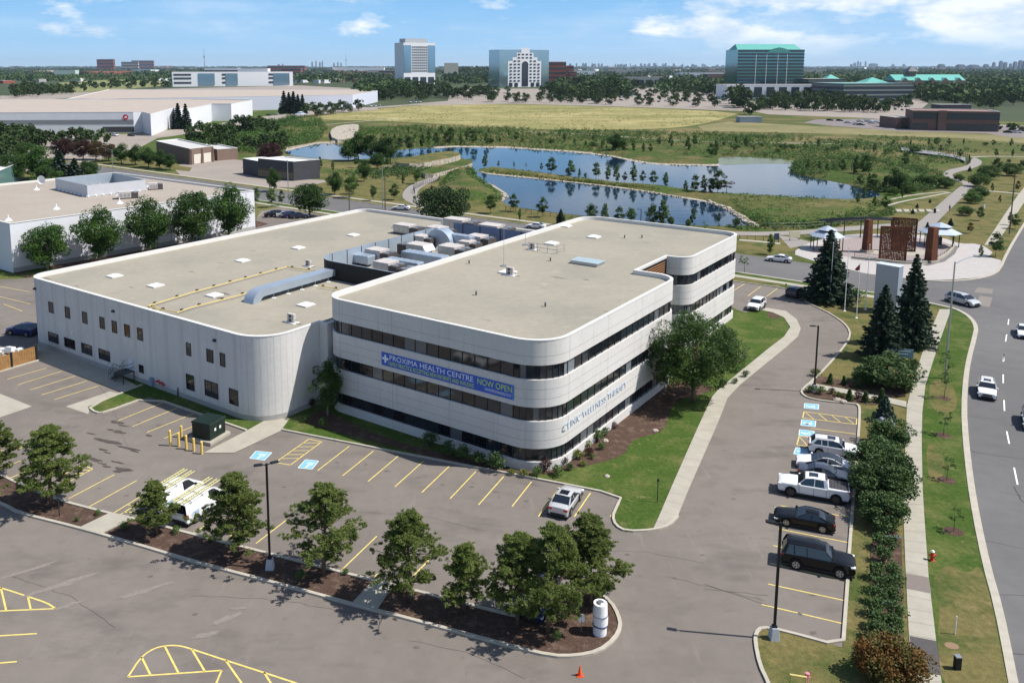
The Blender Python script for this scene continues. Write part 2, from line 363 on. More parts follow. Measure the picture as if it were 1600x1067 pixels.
tag(seam.build('sidewalk_joints',mat=mat('joint',(0.2,0.18,0.15))),kind='structure')
sheet('asphalt_patch',poly_px([(1415.5,897),(1451,904),(1455,929),(1416,921)]),0.106,mat('patch_brown',(0.2,0.165,0.15),0.9,noise=(5,0.1,5)))
sheet('asphalt_patch',poly_px([(1421,995),(1463,1003),(1470.5,1057),(1428,1050)]),0.106,M['patch'])
o_=[ST(-420,3.4),ST(tE-55,3.4)]; sheet('sidewalk',[ST(-420,3.0),ST(tE-62,3.0),ST(tE-62,4.6),ST(-420,4.6)],0.06,M['concrete'],thick=0.06)
sheet('sidewalk',[ST(-300,-wid-2.6),ST(tE-2,-wid-2.6),ST(tE-2,-wid-4.2),ST(-300,-wid-4.2)],0.06,M['concrete'],thick=0.06)
sheet('verge',[ST(-420,0.2),ST(tE-62,0.2),ST(tE-62,3.0),ST(-420,3.0)],0.03,M['drylawn']); 
sheet('verge',[ST(-300,-wid-0.2),ST(tE-2,-wid-0.2),ST(tE-2,-wid-2.6),ST(-300,-wid-2.6)],0.05,M['lawn'])
# grass between lot and streets (right), boulevard, bottom island
RG=poly_px([(1146,440),(1238,452),(1255,466),(1259,473),(1289,486),(1312,500),(1325,512),(1329,524),(1321,540),(1292.5,573),(1271.5,594),(1253.5,609),(1252,615),(1261,622),(1285,627),(1330,631),(1342,633),(1343.5,645),(1340,700),(1328,845),(1325,900),(1320,970),(1317,1012),(1219,985),(1190,981),(1181,990),(1180,1005),(1187,1040),(1200,1067),(1235,1150)])
sheet('verge',RG+[SWL[i] for i in range(len(SWL)-1,-1,-1)]+[ST(tE-6,-wid-4.1),ST(60,-wid-4.1)],0.05,M['drylawn'])
kerb(RG,w=0.24,h=0.14)
RLk=[ST(tE-4,-wid-0.3)]+poly_px([(1486,483),(1500,488),(1515,499),(1523,513),(1519,531),(1511,560),(1506,590),(1503,640),(1506,690),(1512,752),(1522,812),(1538,887),(1556,950),(1575,1050),(1592,1150)])
sheet('verge',SWR+RLk[::-1],0.07,M['lawn'])
sheet('dry_patch',poly_px([(1453,908),(1480,880),(1512,900),(1530,880),(1545,925),(1556,975),(1566,1030),(1580,1090),(1475,1090),(1463,1000),(1470,950)]),0.075,M['drylawn'],smooth=2)
sheet('dry_patch',poly_px([(1448,690),(1470,700),(1478,740),(1460,760),(1448,740)]),0.075,M['drylawn'],smooth=2)
sheet('dry_patch',poly_px([(1455,590),(1490,600),(1498,640),(1470,650),(1450,630)]),0.075,M['drylawn'],smooth=2)
# lawn, beds and walks round the office
FC=[(440,672),(560,695.5),(700,722.5),(840,749),(972,775)]
LAWN=poly_px(FC+[(964,792),(957,808),(962,822),(978,831),(1020,829),(1030,807),(1050,760),(1092,665),(1112,622),(1122,610),(1150,587),(1200,546),(1225,527),(1235,512),(1225,497),(1207,489),(1190,485),(1165,489),(1150,484),(1140,478)])+[WR(-20,40),WR(-27,6),WL(-29,1),WL(-29.5,-3)]+poly_px([(452,655)])
sheet('lawn',LAWN,0.06,M['lawn'],thick=0.06)
kerb(poly_px(FC+[(964,792),(957,808),(962,822),(978,831),(1022,829),(1045,822),(1059,807)]),w=0.22,h=0.15,smooth=1)
SL=poly_px([(1020,829),(1030,807),(1050,760),(1092,665),(1112,622),(1122,610),(1150,587),(1200,546),(1225,527),(1235,512),(1225,497),(1207,489),(1192,486)])
SR=poly_px([(1046,822),(1059,807),(1076,765),(1120,665),(1137,622),(1156,602),(1200,566),(1226,545),(1247,526),(1251,514),(1245,500),(1228,487),(1197,482)])
walk('walkway',SL,SR,0.12)
cr=MB()
Tt=[0]
for a,b in zip(SL,SL[1:]): Tt.append(Tt[-1]+(b-a).length)
s=1.5
while s<Tt[-1]-3:
    a=lerp_path(SL,Tt,s); 
    # nearest across
    b=min((SR[i].lerp(SR[i+1],k/10) for i in range(len(SR)-1) for k in range(10)),key=lambda q:(q-a).length); strip_mb(cr,[a,b],0.03,0.124); s+=1.8
tag(cr.build('walkway_joints',mat=bpy.data.materials['joint']),kind='structure')
BED1=poly_px([(840,745),(905,731),(960,718),(978,708),(985,692),(1000,684),(1032,677),(1043,662),(1046,640),(1060,625),(1095,618),(1120,606),(1080,598),(1040,600),(900,690),(830,735),(700,712),(620,690),(560,668),(530,650),(500,640),(470,660),(500,668),(640,706),(760,737)])
sheet('mulch_bed',BED1,0.075,M['mulch'],smooth=1)
sheet('mulch_bed',poly_px([(1200,496),(1214,500),(1220,494),(1210,489),(1197,488)]),0.072,M['mulch'],smooth=1)
sheet('walkway',poly_px([(318,708),(366,708),(440,673),(462,652),(452,645),(418,655),(398,666),(386,673)]),0.055,M['concrete'])
GS=poly_px([(137.5,636),(150,646),(164,645),(232.5,620),(325,652),(385,672),(400,665),(418,655)])+[WL(-31,-5.6),WL(-60,-5.6)]+poly_px([(215,604)])
sheet('lawn',GS,0.058,M['lawn'],thick=0.06)
kerb(poly_px([(222,602),(137.5,636),(150,646),(164,645),(232.5,620),(325,652),(385,673)]),w=0.25,h=0.15)
sheet('walkway',[WL(-76,-5.9),WL(-52,-5.9)]+poly_px([(215,606),(192,613),(60,563)]),0.05,M['concrete'],thick=0.05)
sheet('concrete_pad',poly_px([(103,635),(172,611.5),(192,615.5),(140,637.5),(138,647)]),S5,M['concrete'])
sheet('concrete_pad',poly_px([(-60,590),(0,615),(50,635),(0,652),(-60,672)]),S5,M['concrete'])
kerb(poly_px([(-60,602),(0,581),(60,563.5)]),w=0.3,h=0.14,smooth=0)
# long planted median
MU=[(-90,705),(0,742),(25,755),(90,782),(172,803.7),(215,812.5),(312,839),(400,861),(517,891),(580,907),(652,925),(680,932),(757,952),(810,965),(850,968),(880,935),(907,909),(925,919),(955,942),(966,962),(970,980),(960,1000),(935,1019),(900,1026),(862,1026),(800,1011),(637,967),(550,945),(487,927),(400,904),(350,891),(275,870),(212,851),(125,826),(32,803),(0,786),(-90,752)]
sheet('mulch_bed',poly_px(MU),0.07,M['mulch'],smooth=1)
kerb(poly_px(MU),w=0.26,h=0.15,closed=True,smooth=1)
for q in ([(122,827),(174,802),(206,811.5),(158,836)],[(550,944),(580,912),(616,915),(588,955)]): sheet('walkway',poly_px(q),0.155,M['concrete'],thick=0.15)
M['spot']=mat('old_oil_spot',(0.125,0.108,0.096),0.8,noise=[(4,0.2,5)])
# ---- painted markings
mk=MB()
def ln(a,b,w=0.11,z=S5): strip_mb(mk,[G(*a),G(*b)],w,z)
def z4(x,y,ox,oy,s=4): return (ox+x/s,oy+y/s)
for (a,b,c,d) in [(45,210,290,140),(110,245,385,160),(187,277,470,190),(260,308,545,220),(340,337,625,248),(735,470,1020,355),(828,505,1105,390),(918,542,1210,425),(1025,580,1240,490),(0,770,140,715),(-120,700,20,650),(60,660,185,620),(55,830,185,775),(430,955,715,805),(555,1007,855,842),(710,1045,890,935),(430,850,580,770),(580,770,515,745),(515,745,400,805),(490,775,560,778),(460,800,540,795),(800,995,900,997),(770,1040,890,1040),(740,1062,1000,900),(970,1150,1080,1080),(1170,1195,1290,1120),(1440,1190,1599,1100)]:
    ln(z4(a,b,0,540),z4(c,d,0,540))
tops=[(583,628,385,780),(735,657,540,813),(888,690,700,848),(1048,720,867,882),(1208,753,1036,917),(1375,785,1212,956),(1548,817,1390,995)]
for a,b,c,d in tops: ln(z4(a,b,400,540),z4(c,d,400,540))
for a,b,c,d in [(122,850,0,1005),(300,885,165,1067),(490,920,390,1067),(690,945,615,1067)]: ln(z4(a,b,800,540),z4(c,d,800,540))
q=[z4(*p,400,540) for p in ((120,730),(330,583),(412,600),(215,745))]
for i in range(4): ln(q[i],q[(i+1)%4])
for k in range(1,6):
    t=k/6; a=(q[0][0]+(q[1][0]-q[0][0])*t,q[0][1]+(q[1][1]-q[0][1])*t); b=(q[3][0]+(q[2][0]-q[3][0])*min(1,t+0.12),q[3][1]+(q[2][1]-q[3][1])*min(1,t+0.12)); ln(a,b,0.09)
for a,b,c,d in [(195,45,0,195),(755,150,520,375),(500,170,330,300),(760,385,715,430),(1080,300,960,420),(1700,440,1560,560)]: ln(z4(a,b,400,800),z4(c,d,400,800))
for a,b,c,d in [((1267,669)),]if False else [(1267,669,1337,678),(1200,912,1319.5,938),(1190,944,1317.5,974),(1204,880,1321,906),(1216,826,1326,847.5),(1208,852,1324,877),(1236,730,1333,745),(1228,757,1331,772),(1220,790,1329,808)]: ln((a,b),(c,d))
q=[(1256.5,643),(1339,653.5),(1338,663),(1254,653)]
for i in range(4): ln(q[i],q[(i+1)%4])
for k in range(4):
    t=(k+0.05)/4; a=(q[0][0]+(q[1][0]-q[0][0])*t,q[0][1]+(q[1][1]-q[0][1])*t); t2=t+0.2; b=(q[3][0]+(q[2][0]-q[3][0])*t2,q[3][1]+(q[2][1]-q[3][1])*t2); ln(a,b,0.09)
q=[(1249,681),(1267,684),(1337,694),(1336,704),(1245,695)]
for i in range(5): ln(q[i],q[(i+1)%5])
ln((1250,683),(1262,697),0.09); ln((1268,686),(1282,699),0.09)
def path_px(P,w=0.13):
    strip_mb(mk,smooth_poly([G(*p) for p in P],2,False),w,S5)
f5=lambda L:[z4(a,b,0,800) for a,b in L]
path_px(f5([(-250,400),(0,470),(170,525),(290,565),(330,590),(345,602)])); path_px(f5([(345,602),(0,617),(-200,625)])); path_px(f5([(5,470),(38,612)])); path_px(f5([(175,530),(192,607)]))
path_px(f5([(-200,784),(0,772),(230,758)])); path_px(f5([(-200,956),(0,942),(105,933)]))
path_px(f5([(800,1028),(880,905),(960,850),(1040,832),(1120,832),(1200,855),(1410,925),(1599,985),(1860,1070),(2000,1120)]))
path_px(f5([(800,1028),(1385,988)])); path_px(f5([(1385,988),(1330,1120)]))
for a,b,c,d in [(885,905,940,1015),(1030,838,1115,1003),(1200,858,1280,993),(1410,925,1540,1110),(1650,1000,1720,1110)]: path_px(f5([(a,b),(c,d)]))
# far bays behind the office
for a,b,c,d in [(30,490,110,440),(135,530,228,460),(270,535,350,475)]: ln(z4(a,b,1140,350,4.706),z4(c,d,1140,350,4.706))
for i in range(9): ln((404+i*8,338+i*0.6),(412+i*8.5,331+i*0.2),0.1)
for a,b,c,d in [(-60,640,190,700),(-60,580,190,625),(20,700,140,745)]: ln(z4(a,b,0,300),z4(c,d,0,300))
tag(mk.build('yellow_markings',mat=M['yellow']),kind='structure')
wm=MB()
for a,b in [((1476,502),(1474,507)),]: pass
for (x0,y0,x1,y1) in [(1505,795,1500,830),(1492,890,1485,935),(1476,1010,1470,1060)]: strip_mb(wm,[G(*z4(x0,y0,1200,300)),G(*z4(x1,y1,1200,300))],0.14,S5)
for (x0,y0,x1,y1) in [(1475,50,1475,95),(1470,180,1470,235),(1475,340,1478,408),(1492,535,1508,613),(1538,762,1560,868),(1610,1040,1640,1120)]: strip_mb(wm,[G(*z4(x0,y0,1200,540)),G(*z4(x1,y1,1200,540))],0.14,S5)
tag(wm.build('lane_markings',mat=M['white']),kind='structure')
# worn zebra patches at the crossing
sheet('asphalt_patch',poly_px([(1528,449),(1552,452),(1550,459),(1522,457)]),S5,M['scuff']); sheet('asphalt_patch',poly_px([(1531,462),(1551,465),(1546,480),(1524,476)]),S5,M['scuff'])
# accessible-bay symbols
def access(q):
    P=[G(*p) for p in q]; mb=MB(); mb.add([(p.x,p.y,S5) for p in P],[(0,1,2,3)],M['blue'])
    def uv(u,v): return P[0].lerp(P[1],u).lerp(P[3].lerp(P[2],u),v)
    for i in range(4):
        a,b=P[i],P[(i+1)%4]; strip_mb(mb,[a,b],0.07,S5+0.004,M['white'])
    ring=[uv(0.52+0.2*math.cos(t),0.50+0.27*math.sin(t)) for t in [R(a) for a in range(-60,200,20)]]
    strip_mb(mb,ring,0.09,S5+0.004,M['white'])
    strip_mb(mb,[uv(0.3,0.5),uv(0.55,0.48),uv(0.62,0.75),uv(0.78,0.78)],0.1,S5+0.004,M['white'])
    c=uv(0.2,0.5); mb.add([(c.x+0.13*math.cos(t),c.y+0.13*math.sin(t),S5+0.004) for t in [R(a) for a in range(0,360,30)]],[tuple(range(12))],M['white'])
    tag(mb.build('access_symbol'),kind='structure')
f8=lambda L:[z4(a,b,1240,540,6.667) for a,b in L]
for q in (f8([(115,600),(262,612),(258,665),(110,650)]),f8([(85,770),(232,785),(225,845),(75,830)]),f8([(62,875),(215,890),(210,948),(55,935)]),[(1244,699),(1270,703),(1267,713),(1240,709)],[(390,716),(400,704.5),(425,707),(413,719)],[(465.5,731),(477.5,718),(498,720),(487.5,733)]): access(q)
# stains and scuffs
def blob(c,rx,ry,m,ang=0,z=S5+0.002,seed=0,name='asphalt_stain'):
    rr=random.Random(seed); p=G(*c); pts=[]
    k=[rr.uniform(0.55,1.25) for _ in range(14)]
    for i in range(14):
        t=2*math.pi*i/14; x,y=rx*k[i]*math.cos(t),ry*k[i]*math.sin(t); pts.append(Vector((p.x+x*math.cos(ang)-y*math.sin(ang),p.y+x*math.sin(ang)+y*math.cos(ang),0)))
    sheet(name,pts,z+0.0007*(seed%9),m,smooth=2)
for i,(x,y,rx,ry) in enumerate([(730,478,.8,.3),(770,500,.7,.18),(745,540,.7,.3),(690,525,.5,.15),(640,590,.9,.3),(700,605,1.1,.28),(800,640,1.3,.2),(840,660,.6,.15),(570,550,.6,.12),(545,690,.6,.35),(590,712,1.0,.25),(640,738,.5,.12),(668,755,.45,.18),(735,785,.5,.3),(775,775,1.0,.3),(740,730,.7,.15),(930,562,.45,.2),(640,650,.6,.15),(670,668,.5,.12)]): blob(z4(x,y,0,540),rx*1.15,ry*1.1,M['stain'],R(-22),seed=i)
_rs=random.Random(3)
for i,(x,y) in enumerate([(530,722),(570,729),(608,738),(650,746),(690,754),(735,764),(778,772),(820,780),(1262,660),(1270,730),(1265,930),(1250,960),(1270,985),(120,590),(180,655),(215,662),(250,668),(160,760),(200,772),(700,880),(620,900),(1100,870),(1150,780),(1060,900),(300,960),(650,1010),(230,900),(1210,560),(980,870),(450,760)]): blob((x+_rs.uniform(-6,6),y+_rs.uniform(-4,4)),_rs.uniform(.10,.32),_rs.uniform(.08,.2),M['spot'],seed=60+i,name='asphalt_spot')
for i,(x,y,rx,ry,a) in enumerate([(380,455,3.2,.35,35),(190,360,3,.25,35),(430,580,1.3,.25,35),(880,500,2.6,.35,30),(1400,670,1.5,.3,35),(1280,770,1.2,.3,20),(1490,600,.9,.15,10)]): blob(z4(x,y,0,800),rx*.8,ry,M['scuff'],R(a),seed=20+i,name='dust_streak')
# sealed cracks on the road
ck=MB()
def crack(P,w=0.05,seed=1):
    rr=random.Random(seed); pts=[]
    P=[G(*p) for p in P]
    for a,b in zip(P,P[1:]):
        n=max(2,int((b-a).length/0.7))
        for k in range(n): q=a.lerp(b,k/n); pts.append(Vector((q.x+rr.uniform(-.08,.08),q.y+rr.uniform(-.08,.08),0)))
    pts.append(P[-1]); strip_mb(ck,pts,w,S5+0.003)
crack([(1512,700),(1525,707),(1560,712),(1600,717),(1640,722)],0.07); crack([(1515,725),(1514,705),(1524,706)],0.06,2); crack([(1585,760),(1592,775),(1600,785)],0.12,3); crack([(1562,768),(1600,775)],0.04,4); crack([(1534,844),(1600,857)],0.05,5); crack([(1545,928),(1600,930)],0.05,6); crack([(1570,1018),(1600,1022)],0.08,7); crack([(1508,650),(1560,655),(1575,662)],0.04,8); crack([(1100,912),(1200,945)],0.03,9); crack([(640,350),(900,1067)] if False else [(1040,900),(1195,938)],0.02,10)
for k,(a,b) in enumerate([((20,900),(180,980)),((300,930),(560,960)),((640,1000),(820,1060)),((900,860),(1100,880)),((120,560),(200,700)),((560,800),(760,830))]): crack([a,((a[0]+b[0])/2+10,(a[1]+b[1])/2-8),b],0.018,30+k)
crack([(1100,920),(1200,930)],0.025,11)
tag(ck.build('sealed_cracks',mat=M['stain']),kind='structure')
# ================================================================ THE OFFICE AND THE WAREHOUSE IT JOINS
def glass(name,col,rough=0.06,spec=0.7,metal=0.0): return mat(name,col,rough,metal,spec)
GL=[glass('window_glass',(0.022,0.028,0.036)),glass('window_glass_dark',(0.010,0.012,0.016)),mat('window_blind',(0.11,0.12,0.13),0.12,0,0.6),mat('window_blind_pale',(0.17,0.19,0.21),0.12,0,0.6)]
M['wall']=mat('precast_concrete',(0.60,0.58,0.555),0.85,spec=0.2,noise=[(0.25,0.05,5),(3,0.06,5)],noise2=[(0.7,(0.47,0.455,0.43),0.56,0.82,7,(3,3,0.10))])
M['wall2']=mat('warehouse_concrete',(0.60,0.585,0.565),0.85,spec=0.2,noise=[(0.2,0.06,6),(2.5,0.06,5)],noise2=[(0.9,(0.50,0.485,0.465),0.58,0.85,6,(3,3,0.12))])
M['plinth']=mat('plinth_concrete',(0.36,0.35,0.33),0.9,noise=[(1.5,0.12,5)])
M['joint']=mat('panel_joint',(0.30,0.29,0.28),0.9)
M['coping']=mat('coping',(0.64,0.63,0.60),0.6,noise=[(0.6,0.05,4)])
M['gravel']=mat('roof_gravel',(0.325,0.297,0.24),0.97,spec=0.1,noise2=[(0.10,(0.28,0.26,0.215),0.42,0.66,7),(0.45,(0.37,0.34,0.275),0.6,0.8,6),(0.8,(0.19,0.175,0.145),0.63,0.80,8,(0.45,2.2,1))],noise=[(1.3,0.07,6),(18,0.22,3)],bump=(14,0.6,0.03))
M['gravel2']=mat('roof_gravel_brown',(0.34,0.295,0.25),0.97,spec=0.1,noise2=[(0.08,(0.36,0.32,0.275),0.42,0.66,7)],noise=[(1.3,0.07,6),(18,0.2,3)])
M['frame']=mat('dark_frame',(0.03,0.032,0.036),0.4,0.3,0.5)
M['wood']=mat('cedar_slats',(0.42,0.20,0.08),0.7,noise=[(3,0.2,5)])
M['duct']=mat('pale_blue_duct',(0.40,0.465,0.54),0.4,0.45,0.5,noise=[(0.8,0.08,4)])
M['screen']=mat('pale_blue_cladding',(0.36,0.425,0.49),0.45,0.35,0.5,noise=[(0.8,0.06,4)])
M['black']=mat('black_cladding',(0.012,0.012,0.014),0.6)
M['unit']=mat('unit_paint',(0.50,0.46,0.43),0.6,noise=[(1.5,0.16,6)])
M['unitdark']=mat('unit_coil',(0.075,0.065,0.062),0.6,noise=[(6,0.3,3)])
M['wht']=mat('white_paint',(0.80,0.80,0.80),0.45,noise=[(2,0.04,4)])
M['steel']=mat('galvanised_steel',(0.45,0.46,0.47),0.4,0.8,0.5)
M['pipe']=mat('yellow_gas_pipe',(0.60,0.47,0.17),0.6,noise=[(3,0.12,4)])
M['rubber']=mat('rubber',(0.018,0.018,0.019),0.85)
def rpoly(cs,seg=9):
    """cs: (u,v,r) corners, rounded; returns list of (u,v)"""
    n=len(cs);out=[]
    for i in range(n):
        p0=Vector(cs[i-1][:2]);p=Vector(cs[i][:2]);p1=Vector(cs[(i+1)%n][:2]);r=cs[i][2]
        if r<=0.02: out.append(p); continue
        a=(p0-p).normalized(); b=(p1-p).normalized(); 
        s=p+a*r; e=p+b*r; c=p+(a+b)*r
        a0=math.atan2(s.y-c.y,s.x-c.x); a1=math.atan2(e.y-c.y,e.x-c.x); d=(a1-a0+math.pi)%(2*math.pi)-math.pi
        for k in range(seg+1): t=a0+d*k/seg; out.append(Vector((c.x+r*math.cos(t),c.y+r*math.sin(t))))
    return out
def inset(P,d):
    n=len(P);o=[]
    for i in range(n):
        a=P[i]-P[i-1]; b=P[(i+1)%n]-P[i]
        a=a.normalized() if a.length>1e-6 else b.normalized(); b=b.normalized() if b.length>1e-6 else a
        na=Vector((-a.y,a.x)); nb=Vector((-b.y,b.x)); nn=(na+nb); 
        nn=nn/ max(nn.length_squared/2,0.3)
        o.append(P[i]+nn*d)
    return o
def ring(mb,P,z0,z1,m=None,W=None,flip=False):
    n=len(P); vs=[W(p.x,p.y,z0) for p in P]+[W(p.x,p.y,z1) for p in P]
    fs=[(i,(i+1)%n,n+(i+1)%n,n+i) for i in range(n)]
    if flip: fs=[f[::-1] for f in fs]
    mb.add(vs,fs,m)
def ledge(mb,P,Q,z,m=None,W=None,up=True):
    n=len(P); vs=[W(p.x,p.y,z) for p in P]+[W(p.x,p.y,z) for p in Q]
    fs=[(i,(i+1)%n,n+(i+1)%n,n+i) for i in range(n)]
    mb.add(vs,fs if up else [f[::-1] for f in fs],m)
def flat(name,P,z,m,W,parent):
    from mathutils.geometry import delaunay_2d_cdt
    V2,_,F2,_,_,_=delaunay_2d_cdt([Vector((p.x,p.y)) for p in P],[],[list(range(len(P)))],1,1e-5)
    mb=MB(); mb.add([W(v.x,v.y,z) for v in V2],[tuple(f) for f in F2]); return mb.build(name,parent,m)
def resample(P,step,closed=True):
    out=[];n=len(P)
    for i in range(n):
        a,b=P[i],P[(i+1)%n]; k=max(1,round((b-a).length/step))
        for j in range(k): out.append((a.lerp(b,j/k),a.lerp(b,(j+1)/k)))
    return out
def shell(root,P,W,bands,top,roofz,wallm,copw=0.36,mull=1.45,joints=7.2,roofm=None):
    """walls with glazing bands set back 0.22 m"""
    wall=MB(); lip=MB(); jt=MB(); IN=inset(P,0.22); z=0
    for (g0,g1) in bands:
        segs=[(z,g0)]
        for (a,b) in segs:
            ring(wall,P,a,b,None,W)
        ledge(wall,P,IN,g0,None,W); ledge(wall,P,IN,g1,None,W,False)
        # shallow horizontal joints round each spandrel
        if g0-z>1.5:
            for zz_ in (z+(g0-z)*0.30,z+(g0-z)*0.64): ring(jt,inset(P,-0.004),zz_,zz_+0.035,None,W)
        z=g1
    ring(wall,P,z,top,None,W)
    if bands: ring(jt,inset(P,-0.004),z+(top-z)*0.36,z+(top-z)*0.36+0.035,None,W)
    for (a,b) in resample(P,joints):
        if (b-a).length<joints*0.55: continue
        d=(b-a).normalized(); nn=Vector((d.y,-d.x))*0.004; zs=0
        for g0,g1 in bands+[(top,0)]:
            q0=a+nn; q1=a+nn+d*0.035
            jt.add([W(q0.x,q0.y,zs+0.02),W(q1.x,q1.y,zs+0.02),W(q1.x,q1.y,g0-0.02),W(q0.x,q0.y,g0-0.02)],[(0,1,2,3)]); zs=g1
    wo=wall.build('wall',root,wallm,angle=40); jt.build('panel_joints',root,M['joint'])
    for (g0,g1) in bands:
        gb=MB(); fr=MB(); rr=random.Random(int(g0*10))
        segs=resample(IN,mull); cur=0
        for (a,b) in segs:
            L=(b-a).length
            if L<0.5: k=cur
            else: k=rr.choices([0,1,2,3],[5,4,1.4,.5])[0]; cur=k
            gb.add([W(a.x,a.y,g0),W(b.x,b.y,g0),W(b.x,b.y,g1),W(a.x,a.y,g1)],[(0,1,2,3)],GL[k])
            if L<0.5 and rr.random()<0.6: continue
            d=(b-a).normalized(); nn=Vector((d.y,-d.x)); q=[a-d*0.035,a+d*0.035,a+d*0.035+nn*0.06,a-d*0.035+nn*0.06]
            fr.add([W(p.x,p.y,g0) for p in q]+[W(p.x,p.y,g1) for p in q],[(0,1,5,4),(1,2,6,5),(2,3,7,6),(3,0,4,7)])
        o=gb.build('window_band',root); fr.build('mullions',o,M['frame'])
    cp=MB(); I2=inset(P,copw); O2=inset(P,-0.03)
    ring(cp,O2,top,top+0.09,None,W); ledge(cp,O2,I2,top+0.09,None,W); ring(cp,I2,roofz,top+0.09,None,W,True); ledge(cp,O2,P,top,None,W,False)
    cp.build('parapet_coping',root,M['coping'],angle=40)
    flat('roof',inset(P,copw-0.01),roofz,roofm or M['gravel'],W,root)
office=empty('office_building',WR(-15,30,0),0,'three-storey office with rounded corners, long dark window bands and flat gravel roof','office')
def keep(root):  # children are modelled in world space
    for o in bpy.data.objects:
        if o.parent==root: o.matrix_parent_inverse=Matrix.Translation(-Vector(root.location))
PR=rpoly([(-29.07,3.5,2.6),(-0.5,3.5,3.9),(-0.5,35,2.6),(-6,35,0),(-6,44.7,0),(-3,44.7,2.4),(-3,66.4,2.5),(-29.07,66.4,3.5)])
shell(office,PR,WR,[(0.98,2.29),(4.98,6.36),(9.04,10.44)],12.8,12.35,M['wall'])
# recessed bay with dark glazing and cedar slats
mb=MB()
for k in range(7): mb.add([WR(-5.93,36.0+0,z) for z in (12.15-k*0.32,12.28-k*0.32)]+[WR(-5.93,43.8,z) for z in (12.28-k*0.32,12.15-k*0.32)],[(0,1,2,3)])
mb2=MB(); mb2.add([WR(-5.985,35.1,9.0),WR(-5.985,44.6,9.0),WR(-5.985,44.6,12.6),WR(-5.985,35.1,12.6)],[(0,1,2,3)]); mb2.build('bay_backing',office,M['black'])
mb.build('slat_screen',office,M['wood'])
# lettering on the right-hand face: raised blue-grey letters of the clinic's sign, too small in the photo to read with certainty
def text_mesh(s,size,ext,m,name,parent,O,du,dn,dz=Vector((0,0,1)),align='LEFT',sx=1,font=None):
    cu=bpy.data.curves.new(name,'FONT'); cu.body=s; cu.size=size; cu.extrude=ext; cu.align_x=align
    tmp=bpy.data.objects.new('tmp',cu); C.objects.link(tmp); dg=bpy.context.evaluated_depsgraph_get(); me=bpy.data.meshes.new_from_object(tmp.evaluated_get(dg)); bpy.data.objects.remove(tmp)
    du=du.normalized(); dn=dn.normalized()
    Mx=Matrix(((du.x*sx,dz.x,dn.x,O.x),(du.y*sx,dz.y,dn.y,O.y),(du.z*sx,dz.z,dn.z,O.z),(0,0,0,1)))
    me.transform(Mx); me.name=name; me.materials.clear(); me.materials.append(m)
    o=bpy.data.objects.new(name,me); C.objects.link(o); 
    if parent is not None: o.parent=parent
    return o
U_=WR(1,0)-WR(0,0); V_=WR(0,1)-WR(0,0)
def bar(parent,name,quad,m):
    mb=MB(); mb.add(quad,[(0,1,2,3)]); return mb.build(name,parent,m)
SIGN_LATER=True
# rooftop fittings on the office -- things that stand on it
def skylight(p,s=1.3,rz=AL,label=None,group=None,h=0.16):
    r=empty('skylight',p,rz,label,'skylight',group)
    mb=MB(); mb.box(-s/2-.1,-s/2-.1,0,s/2+.1,s/2+.1,h); mb.build('curb',r,M['coping'])
    mb=MB(); v=[(-s/2,-s/2,h+.003),(s/2,-s/2,h+.003),(s/2,s/2,h+.003),(-s/2,s/2,h+.003),(-s/4,-s/4,h+.17),(s/4,-s/4,h+.17),(s/4,s/4,h+.17),(-s/4,s/4,h+.17)]
    mb.add(v,[(0,1,5,4),(1,2,6,5),(2,3,7,6),(3,0,4,7),(4,5,6,7)]); mb.build('dome',r,M['wht'],bevel=0.03); return r
keep(office)
# banner
ban=empty('banner',WR(-14,3.42,7),0,'blue health centre banner with yellow NOW OPEN hanging between upper window bands','banner')
def face(px,py,v=3.5,W=WR):  # photo point -> u,z on the front wall plane
    o=Vector((0,0,CAM_H)); d=(G(px,py)-o); p0=W(0,v,0); n=(W(0,1,0)-W(0,0,0)); t=(p0-o).dot(n)/d.dot(n); q=o+d*t
    u=(q-p0).dot(W(1,0,0)-W(0,0,0)); return u,q.z
def face_r(px,py,uu=-0.5,W=WR):
    o=Vector((0,0,CAM_H)); d=(G(px,py)-o); p0=W(uu,0,0); n=(W(1,0,0)-W(0,0,0)); t=(p0-o).dot(n)/d.dot(n); q=o+d*t
    return (q-p0).dot(W(0,1,0)-W(0,0,0)),q.z
bu0,bz1=face(596.5,549); bu1,bz0=face(803,621.5)
bzz0=bz1-1.42
mb=MB(); mb.add([WR(bu0,3.44,z) for z in (bzz0,bz1)]+[WR(bu1,3.44,z) for z in (bz1,bzz0)]+[WR(bu0,3.47,z) for z in (bzz0,bz1)]+[WR(bu1,3.47,z) for z in (bz1,bzz0)],[(0,3,2,1),(4,5,6,7),(0,1,5,4),(1,2,6,5),(2,3,7,6),(3,0,4,7)])
mb.build('banner_cloth',ban,mat('banner_blue',(0.055,0.12,0.50),0.6,noise=[(0.6,0.12,4)]))
bw=bu1-bu0; nrm=-V_
wt=mat('banner_white',(0.75,0.78,0.85),0.6); yl=mat('banner_lime',(0.55,0.72,0.10),0.6)
def btext(s,u,z,size,m,width):
    o=text_mesh(s,size,0.003,m,'lettering',ban,WR(u,3.43,z),U_,nrm)
    # stretch to the width it has on the banner
    xs=[v.co.dot(U_) for v in o.data.vertices]; w0=max(xs)-min(xs); a=WR(u,3.43,z); k=width/w0
    for v in o.data.vertices:
        d=(v.co-a).dot(U_); v.co+=U_*(d*(k-1))
    return o
btext('PROXIMA HEALTH CENTRE',bu0+bw*0.065,bz1-0.68,0.78,wt,bw*0.65)
btext('FAMILY PRACTICE ACCEPTING NEW PATIENTS AND WALKINS',bu0+bw*0.06,bz1-1.27,0.62,yl,bw*0.66)
btext('NOW OPEN',bu0+bw*0.745,bz1-0.74,0.86,yl,bw*0.24)
